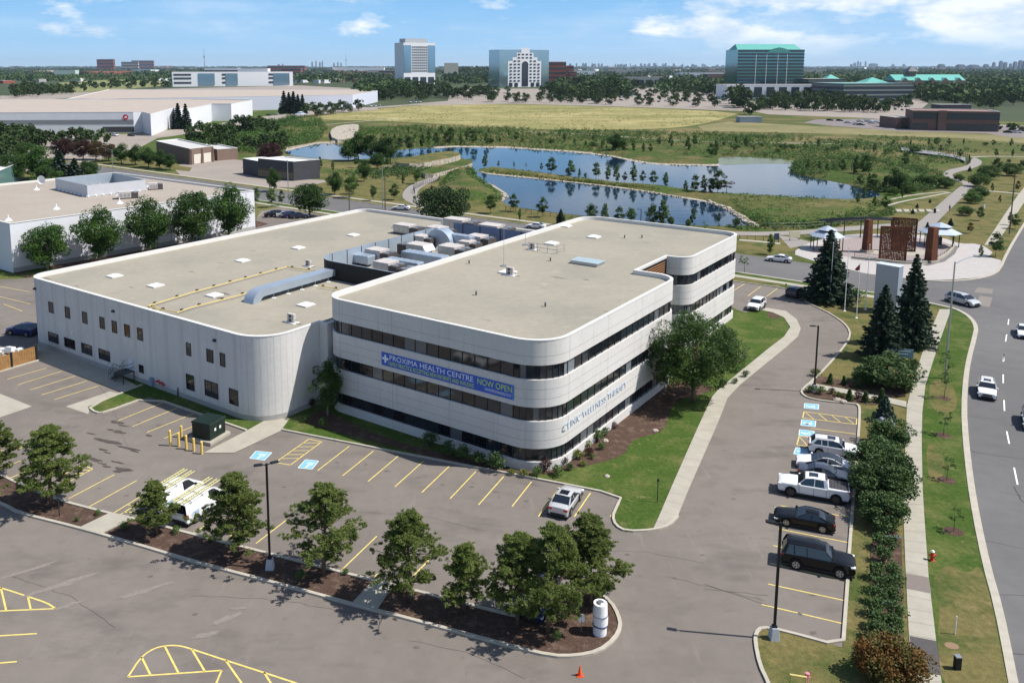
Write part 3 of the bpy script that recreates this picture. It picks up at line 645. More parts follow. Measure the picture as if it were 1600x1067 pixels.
btext('WWW.PROXIMAHEALTH.CA',bu0+bw*0.80,bz1-1.20,0.42,wt,bw*0.185)
mb=MB(); c=WR(bu0+bw*0.033,3.428,bz1-0.66)
for a,b,c_,d in [(-.12,-.42,.12,.42),(-.42,-.12,-.125,.12),(.125,-.12,.42,.12)]: mb.add([c+U_*a+Vector((0,0,b)),c+U_*c_+Vector((0,0,b)),c+U_*c_+Vector((0,0,d)),c+U_*a+Vector((0,0,d))],[(0,1,2,3)])
mb.build('emblem',ban,wt); 
mb=MB(); mb.add([WR(bu1-.12,3.427,bzz0+.02),WR(bu1-.02,3.427,bzz0+.02),WR(bu1-.02,3.427,bz1-.02),WR(bu1-.12,3.427,bz1-.02)],[(0,1,2,3)]); mb.build('hem',ban,mat('hem_blue',(0.1,0.3,0.65)))
keep(ban)
v0,z0_=face_r(880,674); v1,z1_=face_r(978,608)
lt=text_mesh('CLINIC WELLNESS THERAPY',.95,0.02,mat('pale_blue_letters',(0.50,0.58,0.68),0.4),'sign_letters',office,WR(-0.46,v0,z0_),V_,U_)
xs=[v.co.dot(V_) for v in lt.data.vertices]; kk_=(v1-v0)/(max(xs)-min(xs)); a_=WR(-0.46,v0,z0_)
for v in lt.data.vertices: v.co+=V_*((v.co-a_).dot(V_)*(kk_-1))
lt.matrix_parent_inverse=Matrix.Translation(-Vector(office.location))
def RW(px,py,z): p=G(px,py,z); return p
gsky='skylights on the office roof'
for (px,py,s,l) in [(928,371,1.5,'white dome skylight alone on the far part of the office roof'),(793,426,1.6,'white skylight beside the small rooftop heat pump of the office'),(862,381,1.5,'white skylight inside the low guard rail on the office roof'),(884,354,1.4,'low white skylight against the back left parapet of the office')]: skylight(RW(px,py,12.36),s,AL,l,gsky)
# roof hatch
h=empty('roof_hatch',RW(918,412,12.36),AL,'large flat grey-blue hatch low on the office roof','roof hatch'); mb=MB(); mb.box(-1.9,-1.1,0,1.9,1.1,0.38); mb.build('hatch_curb',h,M['steel']); mb=MB(); mb.box(-2,-1.2,0.383,2,1.2,0.46); mb.build('hatch_lid',h,mat('hatch_lid',(0.38,0.47,0.50),0.5,0.2,noise=[(1,.1,4)]),bevel=0.03)
# guard rail
r=empty('guard_rail',RW(843,392,12.36),AL,'thin steel guard rail round the skylight on the office roof','railing')
mb=MB()
for z in (0.55,1.05): mb.tube([(-1.6,-0.4,z),(3.0,-0.4,z),(3.0,1.6,z)],0.035,6)
mb.build('rail',r,M['steel'])
for x,y in ((-1.6,-.4),(-.1,-.4),(1.5,-.4),(3,-.4),(3,1.6)): q=MB(); q.cyl(x,y,0,1.05,0.035,6); q.build('post',r,M['steel'])
# heat pumps
def heat_pump(p,rz,label,s=1,group='small rooftop heat pumps'):
    r=empty('heat_pump',p,rz,label,'heat pump',group)
    mb=MB(); mb.box(-.75*s,-.45*s,0,.75*s,.45*s,0.08); mb.build('base_frame',r,M['wht'])
    mb=MB(); mb.box(-.5*s,-.2*s,0.085,.5*s,.2*s,1.0*s); mb.build('casing',r,M['unit'],bevel=0.03)
    mb=MB()
    for z in (.32,.75): mb.tube([(-.05*s,-.203*s,z*s),(-.05*s,-.225*s,z*s)],.17*s,14)
    mb.build('fan_grille',r,M['unitdark']); mb=MB(); mb.tube([(.5*s,0,.4),(.8*s,0,.4),(.8*s,0,.05),(1.3*s,.1,.05)],.03,6); mb.build('pipe',r,M['unitdark'])
heat_pump(RW(797,430,12.36),AL,'small beige heat pump with pipe on the middle of the office roof')
heat_pump(RW(832,390,12.36),AL,'small heat pump at the foot of the short mast near the guard rail',0.9)
# masts
def mast(p,h,label,name='mast'):
    r=empty(name,p,0,label,'antenna mast','thin masts on the office roof'); mb=MB(); mb.box(-.35,-.35,0,.35,.35,.12); mb.build('foot',r,M['steel'])
    mb=MB(); mb.cyl(0,0,.123,h,.035,6,r1=.018); mb.build('pole',r,M['steel']); mb=MB(); mb.tube([(-.35,0,h*.82),(.35,0,h*.82)],.014,5); mb.tube([(0,-.3,h*.9),(0,.3,h*.9)],.014,5); mb.build('crossarm',r,M['steel'])
mast(RW(787,416,12.36),6.6,'tall thin mast standing by the heat pump mid-roof of the office')
mast(RW(821,383,12.36),3.6,'shorter thin mast beside the guard rail on the office roof')
def vent(p,label,h=0.4,r_=0.09,group='small vent stubs on the roofs'):
    r=empty('roof_vent',p,0,label,'roof vent',group); mb=MB(); mb.cyl(0,0,0,h,r_,8); mb.build('stack',r,M['unitdark']); mb=MB(); mb.cyl(0,0,h+.01,h+.08,r_*1.7,8); mb.build('cap',r,M['steel'])
for (x,y,l) in [(976,372,'tiny roof vent far along the office roof'),(1003,372,'pale roof vent right of the far skylight'),(852,479,'tiny dark vent near the front of the office roof'),(744,461,'tiny dark vent near the left edge of the office roof'),(733,412,'tiny dark vent by the parapet over the equipment well'),(860,408,'tiny vent just left of the grey-blue hatch')]: vent(RW(x,y,12.36),l)
# ---------------------------------------------------------------- warehouse
wh=empty('warehouse_building',WL(-53,28,0),0,'long two-storey white concrete warehouse with rounded corners and small windows','warehouse')
PL=rpoly([(-76.8,-6.1,2.6),(-29.2,-6.1,4.2),(-29.2,2.3,0),(-27.97,2.3,0),(-27.97,62.6,0),(-76.8,62.6,2.6)])
wall=MB(); ring(wall,PL,0,9.4,None,WL); wall.build('wall',wh,M['wall2'],angle=40)
pl=MB(); PLo=inset(PL,-0.02); ring(pl,PLo,0,0.62,None,WL); ledge(pl,PLo,PL,0.62,None,WL); pl.build('plinth',wh,M['plinth'],angle=40)
jt=MB()
for k,(a,b) in enumerate(resample(inset(PL,-0.004),2.35)):
    d=(b-a).normalized(); q0=a; q1=a+d*0.03
    if (b-a).length<0.7 and k%2: continue
    jt.add([WL(q0.x,q0.y,.63),WL(q1.x,q1.y,.63),WL(q1.x,q1.y,9.38),WL(q0.x,q0.y,9.38)],[(0,1,2,3)])
# shallow vertical ribs
rb=MB()
for u in np.arange(-73.5,-33,3.05):
    rb.add([WL(u,-6.112,.63),WL(u+.5,-6.112,.63),WL(u+.5,-6.112,9.38),WL(u,-6.112,9.38)],[(0,1,2,3)])
jt.build('panel_joints',wh,mat('joint_grey',(0.40,0.39,0.38),0.9)); rb.build('panel_ribs',wh,mat('rib_grey',(0.55,0.535,0.515),0.9,noise=[(1,.05,4)]))
cp=MB(); I2=inset(PL,.42); O2=inset(PL,-.03); ring(cp,O2,9.4,9.5,None,WL); ledge(cp,O2,I2,9.5,None,WL); ring(cp,I2,8.95,9.5,None,WL,True); cp.build('parapet_coping',wh,M['coping'],angle=40)
flat('roof',inset(PL,.41),8.95,M['gravel'],WL,wh)
z1=lambda a,b:(30+a/5.928,420+b/5.928); z2=lambda a,b:(250+a/5.335,490+b/5.335)
wins=[(*z1(x0,y0),*z1(x1,y1)) for x0,y0,x1,y1 in [(270,300,322,415),(422,345,475,465),(582,392,635,513),(743,440,797,563),(856,475,910,600),(972,508,1030,637),(268,578,368,698),(417,630,522,752),(575,680,680,808),(735,733,845,865)]]
wins+=[(857/4,300+845/4,895/4,300+932/4),(868/4,540+115/4,900/4,540+175/4)]
wins+=[(*z2(x0,y0),*z2(x1,y1)) for x0,y0,x1,y1 in [(217,238,262,357),(387,290,448,415),(498,322,547,447),(217,497,290,648),(371,547,490,717),(575,616,655,772)]]
for i,(x0,y0,x1,y1) in enumerate(wins):
    u0,zt=face(x0,y0,-6.1,WL); u1,zb=face(x1,y1,-6.1,WL); f=MB(); v=-6.1
    if u1-u0<.3: continue
    # frame proud of the wall, glass set in it
    for a,b,c,d in ((u0,zb,u1,zb+.09),(u0,zt-.09,u1,zt),(u0,zb+.09,u0+.09,zt-.09),(u1-.09,zb+.09,u1,zt-.09)):
        q=[WL(a,v-.055,b),WL(c,v-.055,b),WL(c,v-.055,d),WL(a,v-.055,d),WL(a,v+.02,b),WL(c,v+.02,b),WL(c,v+.02,d),WL(a,v+.02,d)]
        f.add(q,[(0,1,2,3),(0,4,5,1),(1,5,6,2),(2,6,7,3),(3,7,4,0)])
    if u1-u0>1.7:
        um=(u0+u1)/2; f.add([WL(um-.04,v-.05,zb+.09),WL(um+.04,v-.05,zb+.09),WL(um+.04,v-.05,zt-.09),WL(um-.04,v-.05,zt-.09)],[(0,1,2,3)])
    fo=f.build('window',wh,M['frame']); g=MB(); g.add([WL(u0+.09,v-.02,zb+.09),WL(u1-.09,v-.02,zb+.09),WL(u1-.09,v-.02,zt-.09),WL(u0+.09,v-.02,zt-.09)],[(0,1,2,3)]); g.build('pane',fo,GL[i%2])
# door with steel stair
du,dz=face(802,560,-6.1,WL) if False else face(800/4,540+80/4,-6.1,WL); du1,dz0=face(831/4,540+150/4,-6.1,WL)
d=MB(); d.add([WL(du,-6.15,dz0),WL(du1,-6.15,dz0),WL(du1,-6.15,dz),WL(du,-6.15,dz),WL(du,-6.08,dz0),WL(du1,-6.08,dz0),WL(du1,-6.08,dz),WL(du,-6.08,dz)],[(0,1,2,3),(0,4,5,1),(1,5,6,2),(2,6,7,3),(3,7,4,0)]); do=d.build('door',wh,mat('door_paint',(0.62,0.68,0.72),.5))
d=MB(); d.add([WL(du+.1,-6.19,dz0+.95),WL(du+.16,-6.19,dz0+.95),WL(du+.16,-6.19,dz0+1.1),WL(du+.1,-6.19,dz0+1.1)],[(0,1,2,3)]); d.build('handle',do,M['frame'])
for px,py in ((55,451),(177.5,486),(336,531.5)):
    u,z=face(px,py,-6.1,WL); d=MB(); A_=WL(u-.22,-6.12,z-.12); 
    d.add([WL(u-.22,-6.1,z-.14),WL(u+.22,-6.1,z-.14),WL(u+.22,-6.1,z+.14),WL(u-.22,-6.1,z+.14),WL(u-.22,-6.38,z-.1),WL(u+.22,-6.38,z-.1),WL(u+.18,-6.3,z+.1),WL(u-.18,-6.3,z+.1)],[(4,5,6,7),(0,4,7,3),(1,2,6,5),(3,7,6,2),(0,1,5,4)]); d.build('wall_light',wh,M['frame'])
u,z=face(114,519.5,-6.1,WL); d=MB(); d.sphere(WL(u,-6.2,z),.17,10); d.build('wall_light',wh,M['wht'])
# meter box, standpipes in red
u,z=face(239,593,-6.1,WL); d=MB(); 
p=WL(u,-6.3,z-.2); Mx=Matrix.Translation(p)@Matrix.Rotation(AL,4,'Z'); d.box(-.25,-.18,-.5,.25,.18,.5,M=Mx); d.build('meter_box',wh,mat('meter_grey',(.22,.28,.38),.6))
d=MB(); 
for k in range(5):
    p0=WL(u+1.0+k*.33,-6.11,z+.1+.12*(k%2)-.04*k); p1=WL(u+1.0+k*.33,-6.42,z+.05+.12*(k%2)-.04*k); d.tube([p0,p1],.11,8)
d.tube([WL(u+.9,-6.25,z+.02),WL(u+2.5,-6.25,z-.1)],.05,6); d.build('fire_connection',wh,mat('red_pipe',(.50,.05,.08),.5))
u,z=face(279,612,-6.1,WL); d=MB(); d.tube([WL(u,-6.2,z+.5),WL(u,-6.2,.0)],.06,6); d.build('downpipe',wh,M['frame'])
STN=mat('roof_stain',(0.16,0.145,0.12),.95,noise=[(1.5,.35,6)]); rs_=random.Random(4)
def roof_stain(px,py,rx,ry,z,root,k):
    c=G(px,py,z); mb=MB(); pts=[]
    for i in range(18): t=2*math.pi*i/18; q=rs_.uniform(.45,1.2); pts.append((c.x+math.cos(AL)*rx*q*math.cos(t)-math.sin(AL)*ry*q*math.sin(t),c.y+math.sin(AL)*rx*q*math.cos(t)+math.cos(AL)*ry*q*math.sin(t),z+.004+.001*k))
    mb.add(pts,[tuple(range(18))]); o=mb.build('roof_stain',root,STN); return o
for k,(x,y,rx,ry) in enumerate([(338,464,1.6,.5),(352,459,1.3,.3),(72,435,1.0,.3),(120,447,.6,.15),(300,425,.9,.12),(345,411,1.1,.1),(430,372,.8,.1),(520,375,.9,.1),(470,440,.7,.1),(205,449,.6,.1),(395,392,.7,.08),(430,452,.7,.2)]): roof_stain(x,y,rx,ry,8.95,wh,k)
keep(wh)
for k,(x,y,rx,ry) in enumerate([(873,434,1.3,.25),(915,437,.5,.2),(920,408,.5,.08),(680,498,.7,.1),(948,487,.4,.1),(905,395,.3,.08),(760,500,.6,.07),(850,450,.5,.06),(1010,380,.6,.08)]):
    o_s=roof_stain(x,y,rx,ry,12.35,office,k); o_s.matrix_parent_inverse=Matrix.Translation(-Vector(office.location))
st=empty('entry_stair',WL(du,-6.2,0),AL,'black steel stair and railed landing at the white side door of the warehouse','stair')
h0=max(.5,dz0); W_=du1-du+.9
mb=MB(); mb.box(-.4,-1.6,h0-.1,W_-.4,-.02,h0-.04); mb.build('landing',st,M['frame'])
for k in range(4): mb=MB(); zt_=h0-.1-(k+1)*h0/5; mb.box(-.4-.28*(k+1),-1.5,zt_-.04,-.4-.28*k,-.2,zt_); mb.build('step',st,M['frame'])
mb=MB()
for z in (h0+.5,h0+.98): mb.tube([(-.4,-1.6,z),(W_-.4,-1.6,z),(W_-.4,-.1,z)],.03,6); mb.tube([(-.4,-1.6,z),(-1.6,-1.6,z-h0*.9)],.03,6); mb.tube([(-.4,-.15,z),(-1.6,-.15,z-h0*.9)],.03,6)
for t in np.arange(-.4,W_-.35,.3): mb.tube([(t,-1.6,h0-.05),(t,-1.6,h0+.98)],.018,5)
for t in (.2,.6,1.0): mb.tube([(-.4-1.2*t,-1.6,(1-t)*h0*.85),(-.4-1.2*t,-1.6,(1-t)*h0*.9+.95+.05)],.022,5)
mb.build('railing',st,M['frame'])
for x,y in ((-.35,-1.55),(W_-.45,-1.55),(W_-.45,-.1)): mb=MB(); mb.box(x-.04,y-.04,0,x+.04,y+.04,h0-.1); mb.build('leg',st,M['frame'])
# rooftop of the warehouse
ZR=8.96
gw='skylights on the warehouse roof'
for (px,py,l) in [(179,432,'white dome skylight nearest the left end of the warehouse roof'),(243,447,'white dome skylight second from the left along the warehouse front'),(379,408,'white dome skylight alone in the middle of the warehouse roof'),(335,462,'white dome skylight between the two yellow gas pipes'),(466,388,'white dome skylight right of the middle of the warehouse roof'),(552,368,'white dome skylight farthest back on the warehouse roof'),(478,477,'white dome skylight in front of the curved duct')]: skylight(G(px,py,ZR),1.5,AL,l,gw)
heat_pump(G(456,504,ZR),AL,'small beige heat pump close to the front rounded corner of the warehouse',1.05)
heat_pump(G(482,416,ZR),AL,'small heat pump by the corner of the black equipment enclosure',0.9)
# gas pipes on blocks
pp=empty('gas_pipe',G(330,455,ZR),0,'yellow gas pipes on small blocks running across the warehouse roof','pipe')
mb=MB()
RUN=[[(231,478),(300,457),(400,430),(448,417),(476,421),(498,424)],[(231,478),(245,482),(277,488),(300,480),(372,462),(395,455)],[(498,447),(520,450),(536,454)],[(240,476),(247,483)]]
for Lp in RUN: mb.tube([G(x,y,ZR+.3) for x,y in Lp],.07,6)
mb.build('pipe',pp,M['pipe']); bl=MB()
for Lp in RUN[:3]:
    P3=[G(x,y,ZR) for x,y in Lp]
    for a,b in zip(P3,P3[1:]):
        n=max(1,int((b-a).length/2.6))
        for k in range(n): q=a.lerp(b,(k+.3)/n); bl.box(q.x-.16,q.y-.16,ZR+.001,q.x+.16,q.y+.16,ZR+.22)
bl.build('pipe_blocks',pp,M['rubber']); keep(pp)
# curved duct
dc=empty('roof_duct',G(450,455,ZR),0,'long pale blue duct with curved end running to the equipment enclosure','duct')
a=G(388,474,ZR); b=G(518,436,ZR); d=(b-a); L=d.length; d.normalize(); nn=Vector((-d.y,d.x,0)); mb=MB()
prof=[(0.0,0.0),(0.15,.6),(0.5,1.05),(1.1,1.35),(1.9,1.5),(L,1.5)]; bot=[(1.3,0.0),(1.35,.25),(1.5,.45),(1.75,.58),(2.1,.62),(L,.62)]
P_=[]; 
for side in (-.85,.85):
    for x,z in prof: P_.append(a+d*x+nn*side+Vector((0,0,z)))
    for x,z in bot: P_.append(a+d*x+nn*side+Vector((0,0,z)))
fs=[]
for i in range(5):
    fs+= [(i,i+1,13+i,12+i),(6+i,18+i,19+i,7+i),(i,6+i,7+i,i+1),(12+i,13+i,19+i,18+i)]
mb.add(P_,fs); mb.build('duct_body',dc,M['duct'],angle=30)
mb=MB()
for k in range(1,6):
    q=a+d*(L*k/6+1); 
    for s in (-.8,.8): w_=q+nn*s; mb.box(w_.x-.03,w_.y-.03,ZR,w_.x+.03,w_.y+.03,ZR+.6); 
mb.build('supports',dc,M['steel'])
mb=MB()
for k in range(1,6):
    q=a+d*(L*k/6+1)
    for s in (-.8,.8): w_=q+nn*s; mb.box(w_.x-.25,w_.y-.25,ZR+.001,w_.x+.25,w_.y+.25,ZR+.06)
mb.build('support_pads',dc,M['wht']); keep(dc)
# equipment enclosure: black outside, pale blue inside
en=empty('equipment_screen',WL(-38,30,ZR),0,'tall rooftop enclosure wall, black outside and pale blue inside','roof screen')
def UVt(px,py,z): q=G(px,py,z); r=q-Vector((OL[0],OL[1],z)); return r.dot(WL(1,0)-WL(0,0)),r.dot(WL(0,1)-WL(0,0))
TZ=11.5
EP=rpoly([(-28.2,19.0,0),(-46.6,19.0,0)],1) 
pathE=[(-28.4,18.6),(-43.0,18.6)]+[(-43.0-3.4*math.sin(t),22.0-3.4*math.cos(t)) for t in [R(k) for k in range(10,91,10)]]+[(-46.4,47.0)]
seg=[Vector(p) for p in pathE]
i_=MB();o_=MB();t_=MB();po=MB(); acc=0
for k,(p,q) in enumerate(zip(seg,seg[1:])):
    dd=(q-p).normalized(); n2=Vector((-dd.y,dd.x)) ; n2=-n2 if n2.dot(Vector((-38,30))-p)<0 else n2
    z0=ZR
    if k==0:
        # opening where the duct enters is just left of the curve; the front run is solid
        pass
    for (mbx,offn) in ((o_,-.08),(i_,.08)):
        A0,B0=p+n2*offn,q+n2*offn; mbx.add([WL(A0.x,A0.y,z0),WL(B0.x,B0.y,z0),WL(B0.x,B0.y,TZ),WL(A0.x,A0.y,TZ)],[(0,1,2,3)])
    A0,B0,C0,D0=p-n2*.1,q-n2*.1,q+n2*.1,p+n2*.1; t_.add([WL(x.x,x.y,TZ+.003) for x in (A0,B0,C0,D0)],[(0,1,2,3)])
i_.build('inner_cladding',en,M['screen']); o_.build('outer_cladding',en,M['black']); t_.build('top_trim',en,M['duct'])
n_=int((47-22)/3.1)
for k in range(n_+1):
    v=22+k*3.1; q=MB(); q.add([WL(-46.3,v,ZR),WL(-46.3,v+.14,ZR),WL(-46.3,v+.14,TZ+.02),WL(-46.3,v,TZ+.02)],[(0,1,2,3)]); q.build('post',en,M['frame'])
q=MB(); q.add([WL(x,v,z) for (x,v,z) in ((-46.4,51.6,ZR),(-28.4,51.6,ZR),(-28.4,51.6,TZ),(-46.4,51.6,TZ))],[(0,1,2,3)]); q.build('back_panel',en,mat('shadow_blue_panel',(0.13,0.18,0.30),.5))  # same pale blue inner cladding, its shade put into a darker blue
for u in (-44.5,-41,-37,-33): q=MB(); q.add([WL(u,51.5,ZR),WL(u+.15,51.5,ZR),WL(u+.15,51.5,TZ),WL(u,51.5,TZ)],[(0,1,2,3)]); q.build('post',en,M['frame'])
keep(en)
gh='rooftop air handlers in the equipment well'
def air_unit(p,rz,L,W_,H,label,fans=2,group=gh,darkend=1):
    r=empty('air_handler',p,rz,label,'air handler',group)
    mb=MB(); mb.box(-L/2,-W_/2,.25,L/2*.30,W_/2,H); mb.box(-L/2-.03,-W_/2-.03,H+.003,L/2*.30+.03,W_/2+.03,H+.07); mb.build('casing',r,M['unit'],bevel=.03)
    mb=MB(); mb.box(L/2*.30+.004,-W_/2,.25,L/2,W_/2,H*.86); mb.build('coil_section',r,M['unitdark'])
    for k in range(fans):
        y=0 if fans==1 else (-W_/4+k*W_/2); q=MB(); q.cyl(L/2*.66,y,H*.86+.002,H*.86+.12,W_*.2,14); q.build('fan',r,M['steel'])
    mb=MB(); mb.box(-L/2,-W_/2,0,L/2,W_/2,.245); mb.build('curb',r,M['unitdark'])
    mb=MB()
    for k in range(3): x=-L/2+.4+k*L*.19; mb.box(x,-W_/2-.03,.5,x+L*.13,-W_/2-.004,H-.3)
    mb.build('access_doors',r,M['steel']); 
    mb=MB(); mb.add([(-L/2-.004,-W_/2,H),(-L/2-.004,W_/2,H),(-L/2-.6,W_/2,H*.55),(-L/2-.6,-W_/2,H*.55),(-L/2-.004,-W_/2,H*.45),(-L/2-.004,W_/2,H*.45)],[(0,1,2,3),(0,3,4),(1,5,2)]); mb.build('intake_hood',r,M['wht'])
    return r
AU=[(610,428,4.2,2.4,1.7,'air handler behind the black front wall, nearest the front'),(652,437,5.0,2.6,1.6,'long pale air handler hard against the office parapet, at the front'),(596,408,4.4,2.2,1.7,'air handler just inside the curved corner of the enclosure'),(648,398,5.0,2.4,1.8,'pale air handler in the middle of the well beside the blue duct'),(712,402,4.8,2.6,1.7,'pale air handler against the office parapet, midway along the well'),(690,374,4.6,2.4,2.0,'tall pale air handler near the rounded blue hood'),(664,384,3.6,2.0,1.6,'small air handler in the rear left of the well'),(752,384,4.2,2.4,1.6,'pale air handler against the office parapet, farthest back'),(735,392,3.2,2.0,1.5,'small air handler between the two by the parapet')]
for (x,y,L,W_,H,l) in AU: air_unit(G(x,y,ZR+.4),AL+R(180 if len(l)%2 else 0),L,W_,H,l)
air_unit(G(640,366,ZR),AL,5.4,2.3,1.6,'air handler with sloping dark end standing outside the blue screen')
air_unit(G(722,362,ZR),AL,6.5,2.6,2.2,'big dark air handler beyond the back panel, left one')
air_unit(G(776,372,ZR),AL,6.0,2.6,2.2,'big dark air handler beyond the back panel, right one')
# rounded blue hood and ducts inside
hd=empty('duct_hood',G(690,388,ZR),AL,'rounded pale blue duct hood rising above the equipment well','duct')
mb=MB(); pr=[(2.6*math.cos(t),2.6*math.sin(t)) for t in [R(k) for k in range(0,181,15)]]; n=len(pr)
mb.add([(x,-1.0,z+.6) for x,z in pr]+[(x,1.0,z+.6) for x,z in pr],[(i,i+1,n+i+1,n+i) for i in range(n-1)]+[tuple(range(n-1,-1,-1)),tuple(range(n,2*n))]); mb.box(-2.6,-1,0,2.6,1,.6); mb.build('hood',hd,M['duct'],angle=30)
for (x,y,L,W_,H,l) in [(632,422,6.0,1.5,1.5,'pale blue box duct lying across the front of the well'),(664,412,7.5,2.0,1.6,'long pale blue box duct in the middle of the well'),(560,409,5.5,2.0,1.3,'pale blue duct following the curved corner'),(722,388,4.0,1.4,2.2,'pale blue duct beside the parapet in the well')]:
    r=empty('box_duct',G(x,y,ZR+.3),AL,l,'duct','pale blue ducts in the equipment well'); mb=MB(); mb.box(-L/2,-W_/2,0,L/2,W_/2,H); mb.build('duct_body',r,M['duct'],bevel=.15); mb=MB()
    for k in range(1,int(L)): mb.box(-L/2+k,-W_/2-.02,-.02,-L/2+k+.05,W_/2+.02,H+.02)
    mb.build('duct_flanges',r,M['steel'])
# ================================================================ POND, PARK, PATHS
Zw=0.03
WATER=[(444,236),(448,232),(496,224),(515,223),(560,231),(600,238),(640,233),(680,230.5),(711,229),(794,230.5),(869,235.5),(916,239),(953,243),(1000,253),(1041,257),(1100,259),(1124,258),(1122,246),(1157,245.5),(1245,250.5),(1239,262),(1234,270),(1279,280),(1327,289),(1370,300),(1379,308),(1340,314),(1250,317),(1205,335),(1188,352),(1157,354),(1060,352),(1000,349),(906,337),(869,333),(820,326),(790,321),(783,311),(790,304),(771,293),(743,275),(737,258),(720,245),(700,242),(660,244),(610,247),(530,251),(480,247),(448,242)]
sheet('water',poly_px(WATER),Zw,M['water'],smooth=1)
sheet('shallows',poly_px([(1118,246.5),(1157,246),(1245,250.8),(1241,257),(1200,256),(1150,258),(1125,259)]),Zw+.006,M['algae'],smooth=1)
def mound(name,pts,h,m,edge=5.0,step=2.2,nz=0.25,seed=1,z=0.0):
    """low bank: a grid cut to the outline that rises from its edge"""
    from mathutils.geometry import delaunay_2d_cdt
    from mathutils import noise
    P=smooth_poly([Vector((q.x,q.y,0)) for q in pts],1); P2=[p.to_2d() for p in P]
    xs=[p.x for p in P2]; ys=[p.y for p in P2]; arr=np.array([(p.x,p.y) for p in P2]); nxt=np.roll(arr,-1,0)
    def inside(x,y):
        c=False
        for (x1,y1),(x2,y2) in zip(arr,nxt):
            if (y1>y)!=(y2>y) and x<(x2-x1)*(y-y1)/(y2-y1)+x1: c=not c
        return c
    def dist(x,y):
        d=nxt-arr; t=np.clip(((x-arr[:,0])*d[:,0]+(y-arr[:,1])*d[:,1])/np.maximum((d**2).sum(1),1e-9),0,1); q=arr+d*t[:,None]; return math.sqrt(((q-np.array([x,y]))**2).sum(1).min())
    pts2=list(P2)
    y=min(ys)
    while y<max(ys):
        x=min(xs)
        while x<max(xs):
            X,Y=x+random.uniform(-.3,.3)*step,y+random.uniform(-.3,.3)*step
            if inside(X,Y) and dist(X,Y)>step*.4: pts2.append(Vector((X,Y)))
            x+=step
        y+=step
    V2,_,F2,_,_,_=delaunay_2d_cdt(pts2,[],[list(range(len(P2)))],1,1e-4)
    vs=[]
    for v in V2:
        d=dist(v.x,v.y); k=min(1,d/edge); k=k*k*(3-2*k)
        vs.append((v.x,v.y,z+Zw-.03+h*k+(nz*noise.noise(Vector((v.x*.25,v.y*.25,seed)))*k if d>.01 else 0)+0.03))
    mb=MB(); mb.add(vs,[tuple(f) for f in F2]); o=mb.build(name,mat=m,smooth=True); tag(o,kind='structure'); return o
isl=[(747,266.5),(750,263.5),(765,262),(780,262.5),(839,270.5),(869,273.5),(925,281.5),(960,286),(1035,290.5),(1065,295.5),(1125,303.5),(1140,302.5),(1181,306.5),(1213,307.5),(1241,311),(1330,313.5),(1375,307),(1400,312),(1330,345),(1215,358),(1181,349.5),(1159,336),(1138,325),(1106,314),(1065,307.5),(1016,299.5),(960,291.5),(897,284.5),(839,278.5),(766,271.5),(748,269)]
mound('island_bank',poly_px(isl),1.0,M['meadow'],5,2.6)
sheet('shore_gravel',poly_px([(745,268.5),(766,273),(839,280),(897,286),(960,293),(1016,301.5),(1065,309.5),(1106,316.5),(1138,328),(1155,338),(1172,353),(1188,355),(1180,343),(1159,333),(1138,322),(1106,311),(1065,305),(1016,297),(960,289.5),(897,282.5),(839,276.5),(766,270)]),Zw+.02,M['rock'])
mound('shore_bank',poly_px([(736,256),(743,275),(771,293),(790,304),(783,311),(770,318),(745,320),(700,318),(668,312),(672,300),(690,285),(697,277),(700,262),(715,250)]),1.6,M['bank'],6,2.6,seed=4)
mound('shore_bank',poly_px([(1122,246),(1124,257.5),(1041,256.5),(1000,252.5),(953,242.5),(916,238.5),(960,226),(1020,222),(1100,224),(1118,236)]),0.8,M['bank'],6,3,seed=6)
mound('shore_bank',poly_px([(1240,252),(1236,262),(1234,269.5),(1279,279.5),(1327,288.5),(1378,303),(1420,303),(1470,287),(1440,268),(1380,255),(1320,250)]),1.2,M['bank'],7,3,seed=7)
sheet('green_bank',poly_px([(900,239),(1010,218),(1160,222),(1300,232),(1420,250),(1480,272),(1500,290),(1440,300),(1240,262),(1245,249),(1122,245)]),0.004,M['bank'],smooth=1)
sheet('green_bank',poly_px([(330,225),(390,205),(440,196),(490,192),(505,205),(498,222),(448,231),(440,240),(380,236)]),0.004,M['bank'],smooth=1)
sheet('green_bank',poly_px([(1155,352),(1215,357),(1330,344),(1400,318),(1440,322),(1345,356),(1240,366),(1150,360),(1000,352),(1060,353)]),0.012,M['bank'],smooth=1)
sheet('shore_gravel',poly_px([(448,231),(496,222.6),(515,222),(515,224),(496,225),(446,237)]),Zw+.02,M['rock'])
sheet('shore_gravel',poly_px([(675,229.5),(711,228),(794,229.2),(869,234),(916,237.6),(953,241.5),(1000,251.5),(1041,256),(1124,257),(1124,260),(1041,258.5),(1000,255),(953,244.5),(916,240.5),(869,236.6),(794,231.6),(711,230.4),(680,232.5)]),Zw+.015,M['rock'])
sheet('shore_gravel',poly_px([(783,311),(790,304),(771,293),(763,286),(769,288),(792,303),(788,312)]),Zw+.05,M['rock'])
